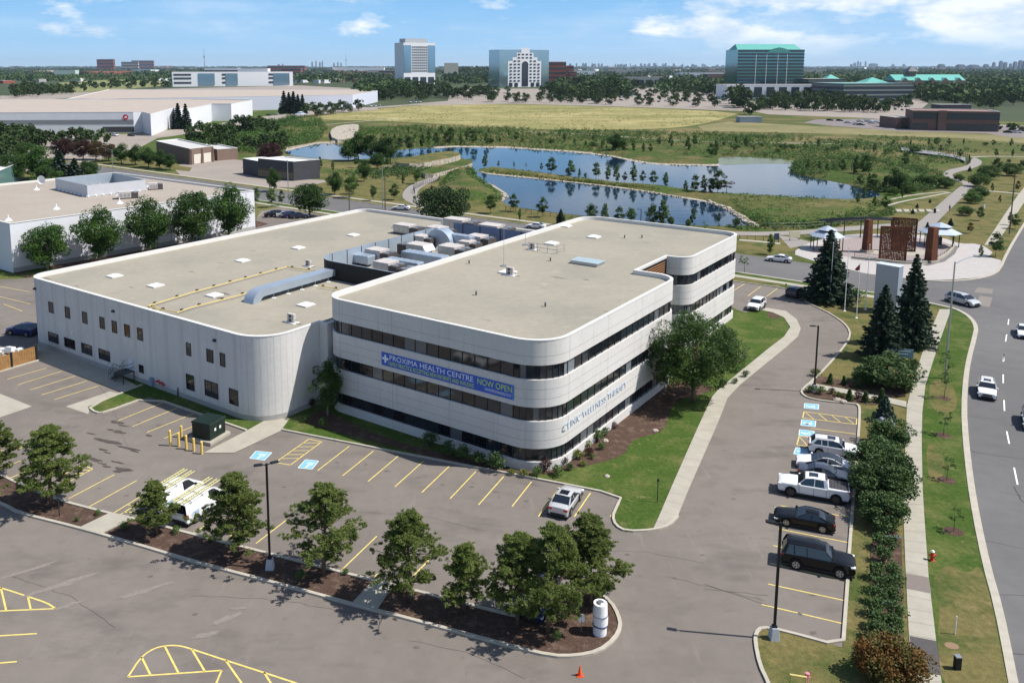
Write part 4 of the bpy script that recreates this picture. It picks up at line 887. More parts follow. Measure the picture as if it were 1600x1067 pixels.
# paths
PATHM=mat('path_asphalt',(0.27,0.245,0.225),0.9,noise=[(.6,.08,5)])
def ribbon(name,L,w,z,m,n=2):
    mb=MB(); strip_mb(mb,smooth_poly([G(*p) for p in L],n,False),w,z); o=mb.build(name,mat=m); tag(o,kind='structure'); return o
sheet('path',poly_px([(1415,363),(1438,345),(1452,333),(1478,310),(1498,293),(1508,287),(1484,281),(1472,272),(1481,265.5),(1500,262),(1515,257),(1518,249),(1523,246),(1535,252),(1533,258),(1516,265),(1500,268),(1487,273),(1490,277),(1511,284.5),(1525,286.5),(1516,297),(1490,322),(1466,345),(1450,366)]),0.03,PATHM,smooth=1)
ribbon('path',[(1516,246),(1540,244.5),(1600,245),(1700,247)],2.2,0.03,M['concrete'])
ribbon('path',[(1520,296.5),(1560,300),(1595,303),(1620,306)],2.0,0.03,M['concrete'])
ribbon('path',[(1140,365),(1200,365.5),(1260,363),(1330,357),(1400,352)],4.2,0.02,PATHM)
sheet('path',poly_px([(1216,368),(1238,371),(1262,377),(1272,380),(1250,385),(1235,388)]),0.016,PATHM)
ribbon('path',[(1155,375),(1185,377.5),(1219,381)],1.6,0.04,M['concrete'])
sheet('path',poly_px([(668,330),(650,322),(630,312),(628,303),(636,293),(648,286),(668,280),(676,276),(654,271),(648,268),(664,268),(684,274),(688,278),(676,284),(660,292),(650,302),(658,312),(676,320),(700,327),(690,336)]),0.05,PATHM,smooth=1)
sheet('dry_lawn',poly_px([(470,300),(520,280),(580,268),(640,266),(655,272),(660,278),(640,288),(628,298),(626,310),(600,315),(540,308)]),0.02,M['drylawn'],smooth=1)
sheet('dry_lawn',poly_px([(783,313),(800,323),(870,334),(905,338),(890,345),(900,352),(820,347),(700,334),(720,320)]),0.02,M['drylawn'])
sheet('dry_lawn',poly_px([(1150,370),(1216,369),(1236,388),(1232,400),(1150,388)]),0.012,M['drylawn'])
sheet('dry_lawn',poly_px([(1300,352),(1390,325),(1412,318),(1480,300),(1440,338),(1415,360),(1360,368)]),0.016,M['drylawn'])
sheet('dry_lawn',poly_px([(1462,354),(1490,330),(1520,298),(1545,262),(1600,258),(1680,262),(1640,290),(1580,330),(1536,382),(1500,381)]),0.016,M['drylawn'])
ribbon('path',[(810,205.5),(900,209),(960,213),(1040,219),(1130,223)],2.0,0.02,M['concrete']); ribbon('path',[(1120,221),(1200,223.5),(1290,225),(1400,226)],2.2,0.02,M['concrete']); ribbon('path',[(510,195),(600,187),(650,184)],2.0,0.02,M['concrete'])
# right sidewalk beyond the plaza
sheet('sidewalk',poly_px([(1538,383),(1552,362),(1570,335),(1590,306),(1620,268),(1636,262),(1608,305),(1588,335),(1568,365),(1553,384)]),0.05,M['concrete'],thick=.05)
# plaza
PLZ=[(1236,396),(1262,380),(1290,372),(1330,366),(1380,366),(1430,366),(1475,372),(1498,381),(1530,381),(1546,390),(1560,404),(1566,409),(1564,418),(1554,428),(1530,434),(1480,438),(1440,437),(1395,432),(1352,428),(1330,422),(1290,413),(1262,405)]
sheet('plaza',poly_px(PLZ),0.03,M['paver'],smooth=1)
sheet('plaza_ring',poly_px([(1262,392),(1300,376),(1350,370),(1420,370),(1470,378),(1492,384),(1484,396),(1472,405),(1440,411),(1390,409),(1330,402),(1285,398)]),0.036,mat('mauve_pavers',(0.30,0.25,0.235),0.9,noise=[(2,.12,5)]),smooth=1)
sheet('plaza_step',poly_px([(1357,392),(1385,387),(1430,388),(1452,394),(1445,400),(1400,399),(1368,398)]),0.042,M['concrete'],smooth=1)
sheet('plaza_border',poly_px([(1440,414),(1468,407),(1484,395),(1491,384),(1498,385),(1492,397),(1476,409),(1450,415.5)]),0.05,mat('charcoal_pavers',(0.16,0.15,0.15),0.9,noise=[(2,.12,5)]))
sheet('plaza_verge',poly_px([(1544,402),(1551,395),(1553,384),(1568,366),(1588,336),(1600,318),(1650,250),(1662,255),(1600,346),(1576,385),(1565,407)]),0.04,M['drylawn'])
wl=empty('seat_wall',G(1440,412),0,'low curved pale concrete wall round the front of the steel monument plaza','wall')
mb=MB(); strip_mb(mb,smooth_poly([G(*p) for p in [(1330,404),(1372,408),(1410,413),(1446,412.5),(1470,406),(1483,396),(1491,385)]],2,False),.4,0,None,.5); mb.build('wall_body',wl,M['concrete'])
keep(wl)
# stepping slabs
g_='pale stone slabs laid in a line on the dry grass'
def slab(q,label):
    P=[G(*p) for p in q]; c=sum(P,Vector())/4; o=sheet('stone_slab',[p-c for p in P],.12,M['concrete'],thick=.12); o.location=(c.x,c.y,.01); o['label']=label; o['category']='slab'; o['group']=g_; o['kind']='thing'
for k in range(7):
    x=1387+k*11.8; slab([(x,327.5),(x+9.5,327.8),(x+10.5,331.8),(x+3,331.6)],'pale stone slab in the straight row beyond the steel panels')
for k in range(6):
    x=1250+k*12; y=319.5+k*1.2; slab([(x,y),(x+8,y+.8),(x+12,y+3.4),(x+2,y+2.8)],'pale stone slab in the staggered row near the pond')
for L_ in ([(1238,316),(1300,316.5),(1345,315),(1390,312)],[(1310,331),(1345,321),(1372,316),(1430,304),(1480,300)],[(1385,322),(1410,315),(1450,308),(1485,301)],[(1240,317.5),(1270,322),(1320,327)]): ribbon('stone_edge',L_,1.0,0.06,M['concrete'],1)
# stone terraces by the pond
def terrace(P,h,label,topm=None):
    topm=topm or M['bank']
    p=[G(*q) for q in P]; c=sum(p,Vector())/len(p); r=empty('stone_terrace',c,0,label,'stone wall')
    mb=MB(); mb.prism(smooth_poly(p,1),-.1,h,M['rock'],topm); mb.build('stone_face',r)
    keep(r); return r,p
t1,p1=terrace([(640,253),(700,242.5),(719,246.5),(720,250),(700,255.5),(650,265),(610,262)],2.0,'upper curved limestone terrace with railing above the pond',M['drylawn'])
t2,p2=terrace([(655,273),(700,262),(734,252.5),(738,256),(738,262),(700,272),(668,281)],1.4,'lower limestone terrace wall at the water edge')
t3,p3=terrace([(515,208),(530,200),(558,197.5),(562,202),(550,222),(520,224)],1.6,'stepped rock weir at the head of the left pond arm',M['rock'])
mb=MB()
for P in ([(645,252),(700,241.5),(719,245)],):
    q=[G(*x)+Vector((0,0,2.0)) for x in P]
    for z in (.5,1.05): mb.tube([v+Vector((0,0,z)) for v in q],.05,5)
    for a,b in zip(q,q[1:]):
        n=int((b-a).length/2)
        for k in range(n): v=a.lerp(b,k/n); mb.cyl(v.x,v.y,2,3.05,.05,5)
mb.build('railing',t1,M['frame']); keep(t1)
def rocks(name,c_pts,n,s,label=None):
    mb=MB(); rr=random.Random(len(c_pts)+n)
    for i in range(n):
        k=rr.random()*(len(c_pts)-1); a=G(*c_pts[int(k)]); b=G(*c_pts[int(k)+1]); p=a.lerp(b,k%1); r=rr.uniform(.4,1)*s
        p=p+Vector((rr.uniform(-1,1)*s,rr.uniform(-1,1)*s,0)); vs=[];
        mb.box(-r,-r*.7,-r*.3,r,r*.7,r*.6,taper=r*.25,M=Matrix.Translation((p.x,p.y,.05))@Matrix.Rotation(rr.uniform(0,3),4,'Z')@Matrix.Rotation(rr.uniform(-.3,.3),4,'X'))
    o=mb.build(name,mat=M['rock']); tag(o,kind='stuff',label=label or 'loose limestone boulders along the pond shore'); return o
rocks('shore_rocks',[(1106,316),(1138,328),(1159,341),(1172,352)],70,.8); rocks('shore_rocks',[(515,226),(522,222),(530,214),(530,203)],60,1.0); rocks('shore_rocks',[(711,229),(794,231),(869,236),(916,240),(953,244),(1007,255),(1060,259),(1120,259)],130,.55); rocks('shore_rocks',[(748,269),(839,279.5),(897,285.5),(1016,301),(1065,309)],110,.5); rocks('shore_rocks',[(786,304),(791,309),(784,316)],25,.7); rocks('shore_rocks',[(448,233),(480,227),(510,224)],40,.6)
# ---- left park / neighbour lots
sheet('lot_far',poly_px([(290,282),(270,262),(300,250),(340,246),(392,253),(430,268),(470,280),(520,282),(470,294),(400,291)]),0.0,M['lotfar'])
sheet('lawn',poly_px([(165,262),(190,245),(260,256),(300,262),(296,268),(200,259)]),0.002,M['drylawn'])
sheet('lot_far',poly_px([(-200,225),(100,215),(220,212),(250,214),(205,238),(100,262),(-200,290)]),0.001,M['lotfar'])
sheet('lawn',poly_px([(20,425),(60,417),(160,398),(300,366),(400,345),(420,350),(300,385),(200,402),(110,420),(40,434)]),0.02,M['mulch'])
sheet('lawn',poly_px([(24,432),(70,428),(120,420),(60,418)]),0.03,M['lawn'])
# ================================================================ VEGETATION
L_pine=leafmat('pine_needles',(0.135,0.185,0.045),(0.22,0.27,0.078),.6,.8,.12,.5)
L_dec=leafmat('broad_leaves',(0.056,0.115,0.018),(0.030,0.072,0.013),.5,.5,.18,.25)
L_loc=leafmat('fine_bright_leaves',(0.055,0.11,0.018),(0.034,0.075,0.013),.5,.5,.1,.3)
L_spr=leafmat('spruce_needles',(0.028,0.052,0.030),(0.05,0.085,0.048),.7,.8,.10,.08)
L_yew=leafmat('dark_hedge_leaves',(0.045,0.088,0.022),(0.08,0.135,0.036),.6,.9,.12,.15)
L_yng=leafmat('young_leaves',(0.068,0.13,0.028),(0.105,0.175,0.04),.55,.6,.22,.3)
L_red=leafmat('purple_leaves',(0.06,0.024,0.020),(0.04,0.014,0.014),.6,.8,.15,.15)
L_rust=leafmat('rust_leaves',(0.16,0.075,0.018),(0.08,0.085,0.02),.6,.9,.1,.2)
L_lime=leafmat('yellow_green_leaves',(0.13,0.17,0.03),(0.17,0.17,0.04),.6,.9,.15,.3)
L_far=leafmat('distant_leaves',(0.036,0.068,0.018),(0.056,0.092,0.024),.8,.05,.25,.1)
BARK=mat('bark',(0.13,0.095,0.07),.95,noise=[(6,.3,4)]); BARKG=mat('grey_bark',(0.20,0.17,0.14),.95,noise=[(6,.25,4)])
def quads(cent,size,rng,flat=0.0,aspect=1.0,dirs=None,jit=.35):
    """one small quad per centre; flat pulls normals to the vertical; dirs aligns the long axis"""
    n=len(cent); nm=rng.normal(size=(n,3)); nm[:,2]=np.abs(nm[:,2])+flat; nm/=np.linalg.norm(nm,axis=1)[:,None]
    if dirs is None: t=rng.normal(size=(n,3))
    else: t=dirs+rng.normal(size=(n,3))*.25
    t-=nm*(t*nm).sum(1)[:,None]; t/=np.linalg.norm(t,axis=1)[:,None]+1e-9; b=np.cross(nm,t)
    s=(size*(1+jit*rng.uniform(-1,1,n)))[:,None] if np.isscalar(size) else (size*(1+jit*rng.uniform(-1,1,n)))[:,None]
    a=t*s*.5*aspect; c=b*s*.5
    v=np.stack([cent-a*1.0,cent+c*.8,cent+a*1.0,cent-c*.8],1).reshape(-1,3)
    return v
def leafmesh(name,v,m):
    n=len(v)//4; me=bpy.data.meshes.new(name); me.vertices.add(len(v)); me.vertices.foreach_set('co',v.astype(np.float32).ravel())
    me.loops.add(len(v)); me.loops.foreach_set('vertex_index',np.arange(len(v),dtype=np.int32)); me.polygons.add(n)
    me.polygons.foreach_set('loop_start',np.arange(0,len(v),4,dtype=np.int32)); me.polygons.foreach_set('loop_total',np.full(n,4,dtype=np.int32)) if bpy.app.version<(4,0,0) else None
    me.update(calc_edges=True); me.materials.append(m); return me
def ball(c,r,n,rng,sz=1,shell=.55):
    d=rng.normal(size=(n,3)); d/=np.linalg.norm(d,axis=1)[:,None]; rad=r*(shell+(1-shell)*rng.random(n))**.6
    p=d*rad[:,None]; p[:,2]*=sz; return p+np.array(c)
def new_tree(name,label,cat,group,crown,trunk,bark=BARK):
    r=empty(name,(0,0,-500),0,label,cat,group)
    t=trunk.build('trunk',r,bark,smooth=True) if isinstance(trunk,MB) else None
    c=bpy.data.objects.new('crown',crown); C.objects.link(c); c.parent=r
    return r
def pine_mesh(seed,H=7.5,Wd=5.2,lean=0,dens=1.0,sparse=0.08,m=None):
    rng=np.random.default_rng(seed); rr=random.Random(seed); tr=MB(); lv=[]
    top=Vector((lean,lean*.4,H*.96)); tp=[Vector((0,0,0)),Vector((lean*.2+rr.uniform(-.1,.1),0,H*.3)),Vector((lean*.6,rr.uniform(-.12,.12),H*.65)),top]
    tr.tube(tp,[.17*H/7.5,.14*H/7.5,.085,.02],7)
    def at(t):
        k=t*3; i=min(int(k),2); return tp[i].lerp(tp[i+1],k-i)
    nb=int(52*dens)
    for k in range(nb):
        t=.20+.78*(k+rr.random()*.6)/nb
        if rr.random()<sparse and t<.8: continue
        base=at(t); env=min(1,(1.07-t)*1.45)**.9*(.70 if t<.30 else 1); L=Wd/2*env*rr.uniform(.6,1.12)
        az=k*2.399+rr.uniform(-.4,.4); up=rr.uniform(.05,.35)+.5*max(0,t-.6)
        d=Vector((math.cos(az),math.sin(az),up)); tip=base+d*L; mid=base+Vector((d.x,d.y,up*.4))*L*.5
        tr.tube([base,mid,tip],[.045,.032,.012],5)
        for j in range(rr.randint(6,9)):
            s=rr.uniform(.45,1.05); off_=Vector((rr.uniform(-1,1),rr.uniform(-1,1),rr.uniform(-.15,.45)))*L*.26; c=base.lerp(tip,s)+off_
            if j%2==0: tr.tube([base.lerp(tip,s*.8),c],[.02,.008],4)
            for q in range(rr.randint(4,6)):
                cc=np.array(c)+rng.normal(size=3)*np.array([.17,.17,.08]); n=26
                dd=rng.normal(size=(n,3)); dd[:,2]=np.abs(dd[:,2])*1.1+.25; dd/=np.linalg.norm(dd,axis=1)[:,None]
                q4=quads(cc+dd*rng.uniform(.05,.19,(n,1)),.145,rng,aspect=1.35,dirs=dd*3); mid4=q4.reshape(-1,4,3).copy(); ctr=(mid4[:,1]+mid4[:,3])/2; mid4[:,1]=ctr+(mid4[:,1]-ctr)*.5; mid4[:,3]=ctr+(mid4[:,3]-ctr)*.5; lv.append(mid4.reshape(-1,3))
    v=np.concatenate(lv); return leafmesh('crown',v,m or L_pine),tr
def broad_mesh(seed,H=8,Wd=6.5,base=.22,clumps=60,leaf=.26,per=120,m=None,shape=1.0,gap=.0,trunk_r=.16,limbs=9,flat=.3,cr=.17):
    rng=np.random.default_rng(seed); rr=random.Random(seed); tr=MB(); lv=[]
    zb=H*base; fork=Vector((rr.uniform(-.2,.2),rr.uniform(-.2,.2),zb+H*.12)); tr.tube([(0,0,0),(0,0,zb*.6),fork],[trunk_r*1.15,trunk_r,trunk_r*.8],8)
    tips=[]
    for k in range(limbs):
        az=k*2.399; el=rr.uniform(.5,1.4); L=H*.42; tip=fork+Vector((math.cos(az)*math.cos(el)*Wd*.36,math.sin(az)*math.cos(el)*Wd*.36,math.sin(el)*(H-zb)*.62)); tr.tube([fork,fork.lerp(tip,.5)+Vector((0,0,-.2)),tip],[trunk_r*.5,trunk_r*.3,trunk_r*.1],5)
    cz=(H+zb)/2; hz=(H-zb)/2
    for k in range(clumps):
        # points through the crown's volume, mostly near its surface
        d=rng.normal(size=3); d/=np.linalg.norm(d); rad=rr.uniform(.50,.98); 
        z=d[2]; w=1-.28*max(0,z)**1.5*shape if z>0 else 1-.10*(-z)
        c=np.array([d[0]*Wd/2*rad*w,d[1]*Wd/2*rad*w,cz+z*hz*rad*.95]); r=Wd*cr*rr.uniform(.6,1.2)
        if rr.random()<gap: continue
        lv.append(quads(ball(c,r,int(per*rr.uniform(.7,1.2)),rng,.75,.5),leaf,rng,flat))
    return leafmesh('crown',np.concatenate(lv),m or L_dec),tr
def spruce_mesh(seed,H=12,Wd=5.5,m=None,whorls=26,leaf=.30):
    rng=np.random.default_rng(seed); rr=random.Random(seed); tr=MB(); lv=[]
    tr.tube([(0,0,0),(0,0,H*.5),(0,0,H*.98)],[.2,.12,.02],7)
    for k in range(whorls):
        t=k/(whorls-1); z=H*(.06+.92*t); L0=Wd/2*(1-t)**.85+.12; nb=int(13-5*t)
        for j in range(nb):
            az=2*math.pi*j/nb+k*.7+rr.uniform(-.2,.2); L=L0*rr.uniform(.72,1.12); n=int(16+26*L)
            s=rng.random(n)**.75; lat=rng.normal(size=n)*.11*L*(1.15-s); dx,dy=math.cos(az),math.sin(az)
            c=np.stack([dx*L*s-dy*lat,dy*L*s+dx*lat,z-.20*L*s+.12*L*s*s+rng.normal(size=n)*.05-np.abs(rng.normal(size=n))*.10],1)
            dd=np.tile(np.array([dx,dy,-.15]),(n,1))+np.stack([-dy*np.sign(lat)*.6,dx*np.sign(lat)*.6,np.zeros(n)],1)
            lv.append(quads(c,leaf,rng,.6,1.15,dirs=dd*2))
            if j%3==0: tr.tube([(0,0,z),(dx*L*.8,dy*L*.8,z-.12*L)],[.03,.01],4)
    return leafmesh('crown',np.concatenate(lv),m or L_spr),tr
def shrub_mesh(seed,w=1.2,h=1.0,m=None,n=700,leaf=.11,lumps=9):
    rng=np.random.default_rng(seed); rr=random.Random(seed); tr=MB(); lv=[]
    for k in range(lumps):
        a=k*2.4; c=(math.cos(a)*w*.27*rr.random(),math.sin(a)*w*.27*rr.random(),h*rr.uniform(.35,.62)); lv.append(ball(c,w*.33*rr.uniform(.7,1.1),n//lumps,rng,h/w,.5))
    tr.tube([(0,0,0),(0,0,h*.5)],[.05,.02],5)
    for k in range(4): tr.tube([(0,0,.05),(math.cos(k*1.6)*w*.25,math.sin(k*1.6)*w*.25,h*.5)],[.03,.01],4)
    c=np.concatenate(lv); c[:,2]=np.maximum(c[:,2],.05); return leafmesh('crown',quads(c,leaf,rng,.3),m or L_yew),tr
PROTO={}
def proto(key,crown_trunk,bark=BARK,name='tree'):
    cr,tr=crown_trunk; tme=tr.mesh('trunk',True); tme.materials.clear(); tme.materials.append(bark); PROTO[key]=(cr,tme,name)
USED_H={}
PH={}
def plant(key,p,s=1.0,rz=None,label=None,cat='tree',group=None,sz=None,name=None,crownmat=None):
    cr,tme,nm=PROTO[key]; r=bpy.data.objects.new(name or nm,None); C.objects.link(r); r.location=p; r.rotation_euler=(0,0,random.uniform(0,6.28) if rz is None else rz)
    r.scale=(s,s,sz if sz is not None else s)
    for n_,me in (('crown',cr),('trunk',tme)):
        o=bpy.data.objects.new(n_,me); C.objects.link(o); o.parent=r
        if n_=='crown' and crownmat: o.material_slots[0].link='OBJECT'; o.material_slots[0].material=crownmat
    return tag(r,label,cat,group)
# foreground pines
for i,(H,Wd,ln_,de) in enumerate([(7.5,5.4,.2,1.0),(7.5,5.0,-.15,1.1),(7.5,5.8,.5,.95)]): proto('pine%d'%i,pine_mesh(11+i,H,Wd,ln_,de),BARK,'pine_tree'); PH['pine%d'%i]=7.5
PL_=[((80,792),667,'pine0',5.6,'bushy pine nearest the left walkway in the mulch bed, left of the two white vans'),
 ((-6,748),660,'pine1',4.6,'pine cut off by the left edge of the picture'),
 ((246,836),752,'pine1',3.6,'small dark round pine hiding the rear of the left white van'),
 ((370,868),742,'pine0',5.2,'pointed pine between the vans and the left lamp post'),
 ((506,900),762,'pine2',5.4,'wide pine right of the left lamp post, in the mulch bed'),
 ((642,940),797,'pine2',4.6,'open-branched pine just right of the second walkway'),
 ((725,955),852,'pine1',3.6,'low dark pine, third from the right end of the mulch bed group'),
 ((808,975),835,'pine0',4.4,'pale open pine in the thick cluster near the rounded bed end'),
 ((856,990),826,'pine2',4.6,'pine in front of the parked blue car'),
 ((922,945),806,'pine1',5.2,'tallest dark green pine leaning right at the rounded end of the mulch bed')]
for b,yt,k,wd,l in PL_:
    h=HT(b[0],b[1],yt); p=G(*b); p.z=.07; plant(k,p,(wd*1.2/5.4+h/7.5)/2,None,l,'tree','pines along the planted median',sz=h/7.4,name='pine_tree')
# small plants in the median
proto('shrub',shrub_mesh(3,1.1,.9,L_yng,420,.10)); proto('shrub_dark',shrub_mesh(4,1.2,1.0,L_yew,520,.10)); proto('shrub_red',shrub_mesh(5,1.0,.9,L_red,420,.09)); proto('shrub_lime',shrub_mesh(6,1.0,.7,L_lime,420,.09)); 
proto('cone',spruce_mesh(8,1.5,.9,L_yew,9,.13),BARK,'conifer_shrub')
def shrub(px,py,key,s,label,group,z=.07,cat='shrub',sz=None): p=G(px,py); p.z=z; return plant(key,p,s,None,label,cat,group,sz=sz,name='shrub')
gm='little plants in the mulch of the median'
for (x,y,s,l) in [(120,815,.5,'tiny green plant left of the first walkway'),(153,805,.6,'small green plant touching the first walkway'),(275,834,.8,'small bright plant right of the small dark pine'),(195,828,.9,'low bush at the right edge of the first walkway'),(470,905,.9,'low green bush under the wide pine'),(625,925,1.0,'leafy bush on the right edge of the second walkway'),(540,898,.6,'small plant left of the second walkway'),(870,1000,.8,'small bright plant at the front of the rounded bed end'),(330,848,.6,'tiny plant below the pointed pine'),(935,935,1.3,'bush behind the white monument sign')]: shrub(x,y,'shrub',s,l,gm)
# big honey locust in front of the office
proto('locust',broad_mesh(21,9.5,10.5,.14,120,.15,420,L_loc,.8,.0,.22,14,.9,.10),BARK,'honey_locust_tree')
p=G(1083,628); h=HT(1083,628,462); plant('locust',p,h/9.5*.84,1.0,'big airy bright green tree beside the right face of the office','tree',name='honey_locust_tree')
p=G(1128,568); plant('locust',p,.42,2.0,'smaller airy tree just behind the big bright green tree','tree',name='honey_locust_tree')
proto('dec0',broad_mesh(31,8,6.6,.14,80,.20,240),BARKG,'broadleaf_tree'); proto('dec1',broad_mesh(32,8,6.0,.15,76,.20,240,shape=1.4),BARKG,'broadleaf_tree'); proto('dec2',broad_mesh(33,8,5.2,.12,60,.18,200,gap=.1),BARKG,'broadleaf_tree')
# corner shrub-tree between warehouse and office
p=G(512,650); plant('dec2',p,.72,.5,'leafy small tree in the dark corner between warehouse and office','tree',sz=HT(512,650,560)/8,name='broadleaf_tree')
shrub(488,636,'shrub_red',1.3,'reddish shrub left of the small tree in the corner','corner shrubs'); shrub(478,660,'shrub_dark',.9,'dark low shrub at the left end of the corner lawn','corner shrubs'); shrub(505,668,'shrub_dark',1.2,'dark shrub under the small corner tree','corner shrubs')
# row in front of the neighbour
for (b,yt,wd,l) in [((75,424),352,6.8,'round dark tree at the left end of the row before the white neighbour'),((156,413),328,7.8,'second dark tree in the row before the white neighbour'),((232,399),313,8.0,'third and brightest tree in the row before the white neighbour'),((301,388),301,8.0,'fourth tree in the row before the white neighbour'),((358,377),293,8.2,'fifth tree, at the right end of the row before the white neighbour')]:
    h=HT(*b,yt); p=G(*b); plant('dec0' if b[0]%2 else 'dec1',p,wd/6.4*1.15,None,l,'tree','trees along the white neighbour building',sz=h/8*1.05,name='broadleaf_tree')
# spruces on the right
for i in range(2): proto('spruce%d'%i,spruce_mesh(41+i,12,6.0),BARK,'spruce_tree')
for (b,yt,wd,k,l) in [((1292,470),358,8.6,'spruce0','broad spruce left of the flagpoles'),((1376,560),444,6.2,'spruce1','spruce in front of the grey monument slab'),((1422,540),396,6.6,'spruce0','tall narrow spruce at the sidewalk, right of the monument slab')]:
    h=HT(*b,yt); plant(k,G(*b),wd/6,None,l,'tree','dark spruces by the flagpoles',sz=h/12,name='spruce_tree')
# hedge masses on the right
proto('yew',broad_mesh(51,3.4,3.6,.02,60,.16,150,L_yew,.3,.0,.1,6,.2,.17),BARK,'yew_bush'); proto('yew2',broad_mesh(52,3.4,3.6,.02,60,.17,150,L_yew,.8,.0,.1,6,.2,.18),BARK,'yew_bush')
for (x,y,yt,wd,k,l) in [(1388,604,556,6.6,'yew','wide dark yew behind the planted strip by the entry path'),(1352,600,574,3.0,'yew2','dark yew at the left of the wide one by the entry path'),(1388,700,655,4.2,'yew','round dark bush at the north end of the hedge behind the parked cars'),(1372,745,686,4.4,'yew2','dark bush behind the white sedan'),(1374,785,720,4.8,'yew','dark bush behind the white pickup'),(1390,765,700,4.0,'yew2','dark bush on the sidewalk side of the hedge'),(1378,818,770,3.8,'yew2','dark bush behind the black sedan'),(1425,578,560,1.5,'yew','small bush by the low sign at the sidewalk')]:
    h=HT(x,y,yt); plant(k,G(x,y),wd/3.6,None,l,'shrub','dark yews right of the parking lot',sz=h/3.4,name='yew_bush')
proto('rust',broad_mesh(53,2.6,3.8,.02,60,.13,260,L_rust,.2,.0,.08,6,.2,.2),BARK,'round_shrub')
p=G(1390,1062); plant('rust',p,1.12,None,'big round rust-tinged clipped shrub at the bottom right','shrub',name='round_shrub',sz=.95)
proto('blue',spruce_mesh(44,3.2,2.6,leafmat('blue_needles',(0.05,0.085,0.06),(0.08,0.12,0.085),.7,.8,.1,.1),13,.2),BARK,'blue_spruce')
plant('blue',G(1382,658),1.0,None,'blunt blue-green young spruce by the granite boulder','shrub',name='blue_spruce',sz=HT(1382,658,618)/3.2)
# clipped shrubs between lot and sidewalk, bottom right
gh_='clipped bushes in two rows beside the sidewalk'
for i,(x,y) in enumerate([(1377,836),(1392,832),(1374,858),(1392,862),(1379,880),(1370,905),(1395,905),(1373,925),(1398,925),(1370,945),(1396,945),(1398,968),(1368,962),(1370,983),(1368,1000),(1396,990),(1392,1010),(1366,1018)]):
    near='left' if x<1385 else 'right'; shrub(x,y,'shrub_dark',1.5,'dark clipped bush in the %s row beside the lower sidewalk'%near,gh_+' ('+near+' row)')
# beds by the entry path (right)
ge='small plants either side of the pale entry path'
for i,(x,y,k,s,l) in enumerate([(1275,588,'shrub_lime',1.5,'yellow-green shrub behind the middle lamp post'),(1297,600,'cone',.85,'small dark cone shrub nearest the lamp in the upper strip'),(1318,602,'cone',.75,'small dark cone shrub in the middle of the upper strip'),(1340,607,'cone',.8,'small dark cone shrub at the right of the upper strip'),(1266,614,'shrub_dark',1.0,'dark low shrub at the tip of the lower strip'),(1281,616,'shrub',1.3,'bright shrub right of the lamp base'),(1299,616,'shrub_red',1.0,'purple shrub in the lower strip, the left one'),(1308,620,'shrub_lime',1.0,'lime shrub beside the left purple one'),(1318,622,'shrub_lime',.9,'lime shrub near the stone in the lower strip'),(1327,626,'cone',.9,'dark cone shrub, left one of the lower strip'),(1341,624,'shrub_red',1.2,'purple shrub in the middle of the lower strip'),(1352,629,'cone',.9,'dark cone shrub right of the purple ones'),(1366,628,'shrub_red',.9,'small purple shrub at the right of the lower strip'),(1377,630,'cone',1.1,'dark cone shrub at the right end of the lower strip'),(1330,606,'shrub_red',.7,'small reddish plant between the upper cones')]): shrub(x,y,k,s,l,ge)
# foundation planting of the office
gf='plants at the foot of the office'
for i,(x,y,k,s,l) in enumerate([(672,700,'shrub_dark',1.9,'dark shrub at the left of the shaded row under the office front'),(700,712,'shrub_dark',1.7,'second dark shrub of the shaded row'),(722,720,'shrub_dark',1.8,'third dark shrub of the shaded row'),(748,728,'shrub_dark',1.6,'fourth dark shrub of the shaded row'),(775,735,'shrub_dark',2.0,'largest dark shrub at the right of the shaded row'),(800,741,'shrub_lime',.9,'pale small shrub at the kerb under the rounded corner'),(820,744,'shrub_lime',1.1,'yellowish shrub left of the rounded corner'),(838,745,'shrub',1.2,'green shrub before the rounded corner'),(852,737,'shrub_red',1.6,'spiky purple shrub before the rounded corner'),(871,744,'shrub',1.3,'green shrub right of the spiky purple one'),(880,728,'shrub_red',1.1,'purple shrub along the right face, first'),(903,716,'shrub_lime',1.5,'yellow tuft of grass in the right bed, lower'),(912,728,'shrub_lime',.9,'small pale tuft beside the lower yellow grass'),(920,712,'shrub_red',1.1,'purple shrub beside the yellow tufts'),(917,700,'shrub_lime',1.5,'yellow tuft of grass in the right bed, upper'),(932,690,'shrub',1.6,'bright green shrub halfway along the right bed'),(945,682,'shrub_dark',1.1,'dark low shrub beside the bright green one'),(940,703,'shrub',.9,'small green shrub by the white stones'),(925,718,'shrub',.7,'small green plant at the lawn edge of the right bed'),(960,670,'shrub_red',.9,'dark red shrub under the letters'),(890,735,'shrub_dark',.8,'low dark shrub at the lawn edge near the corner'),(1165,590,'shrub_dark',1.0,'dark shrub under the big airy tree, right'),(1148,600,'shrub',.9,'green shrub by the walkway under the big tree'),(1130,606,'shrub_dark',1.2,'dark shrub in shade under the big tree')]): shrub(x,y,k,s,l,gf)
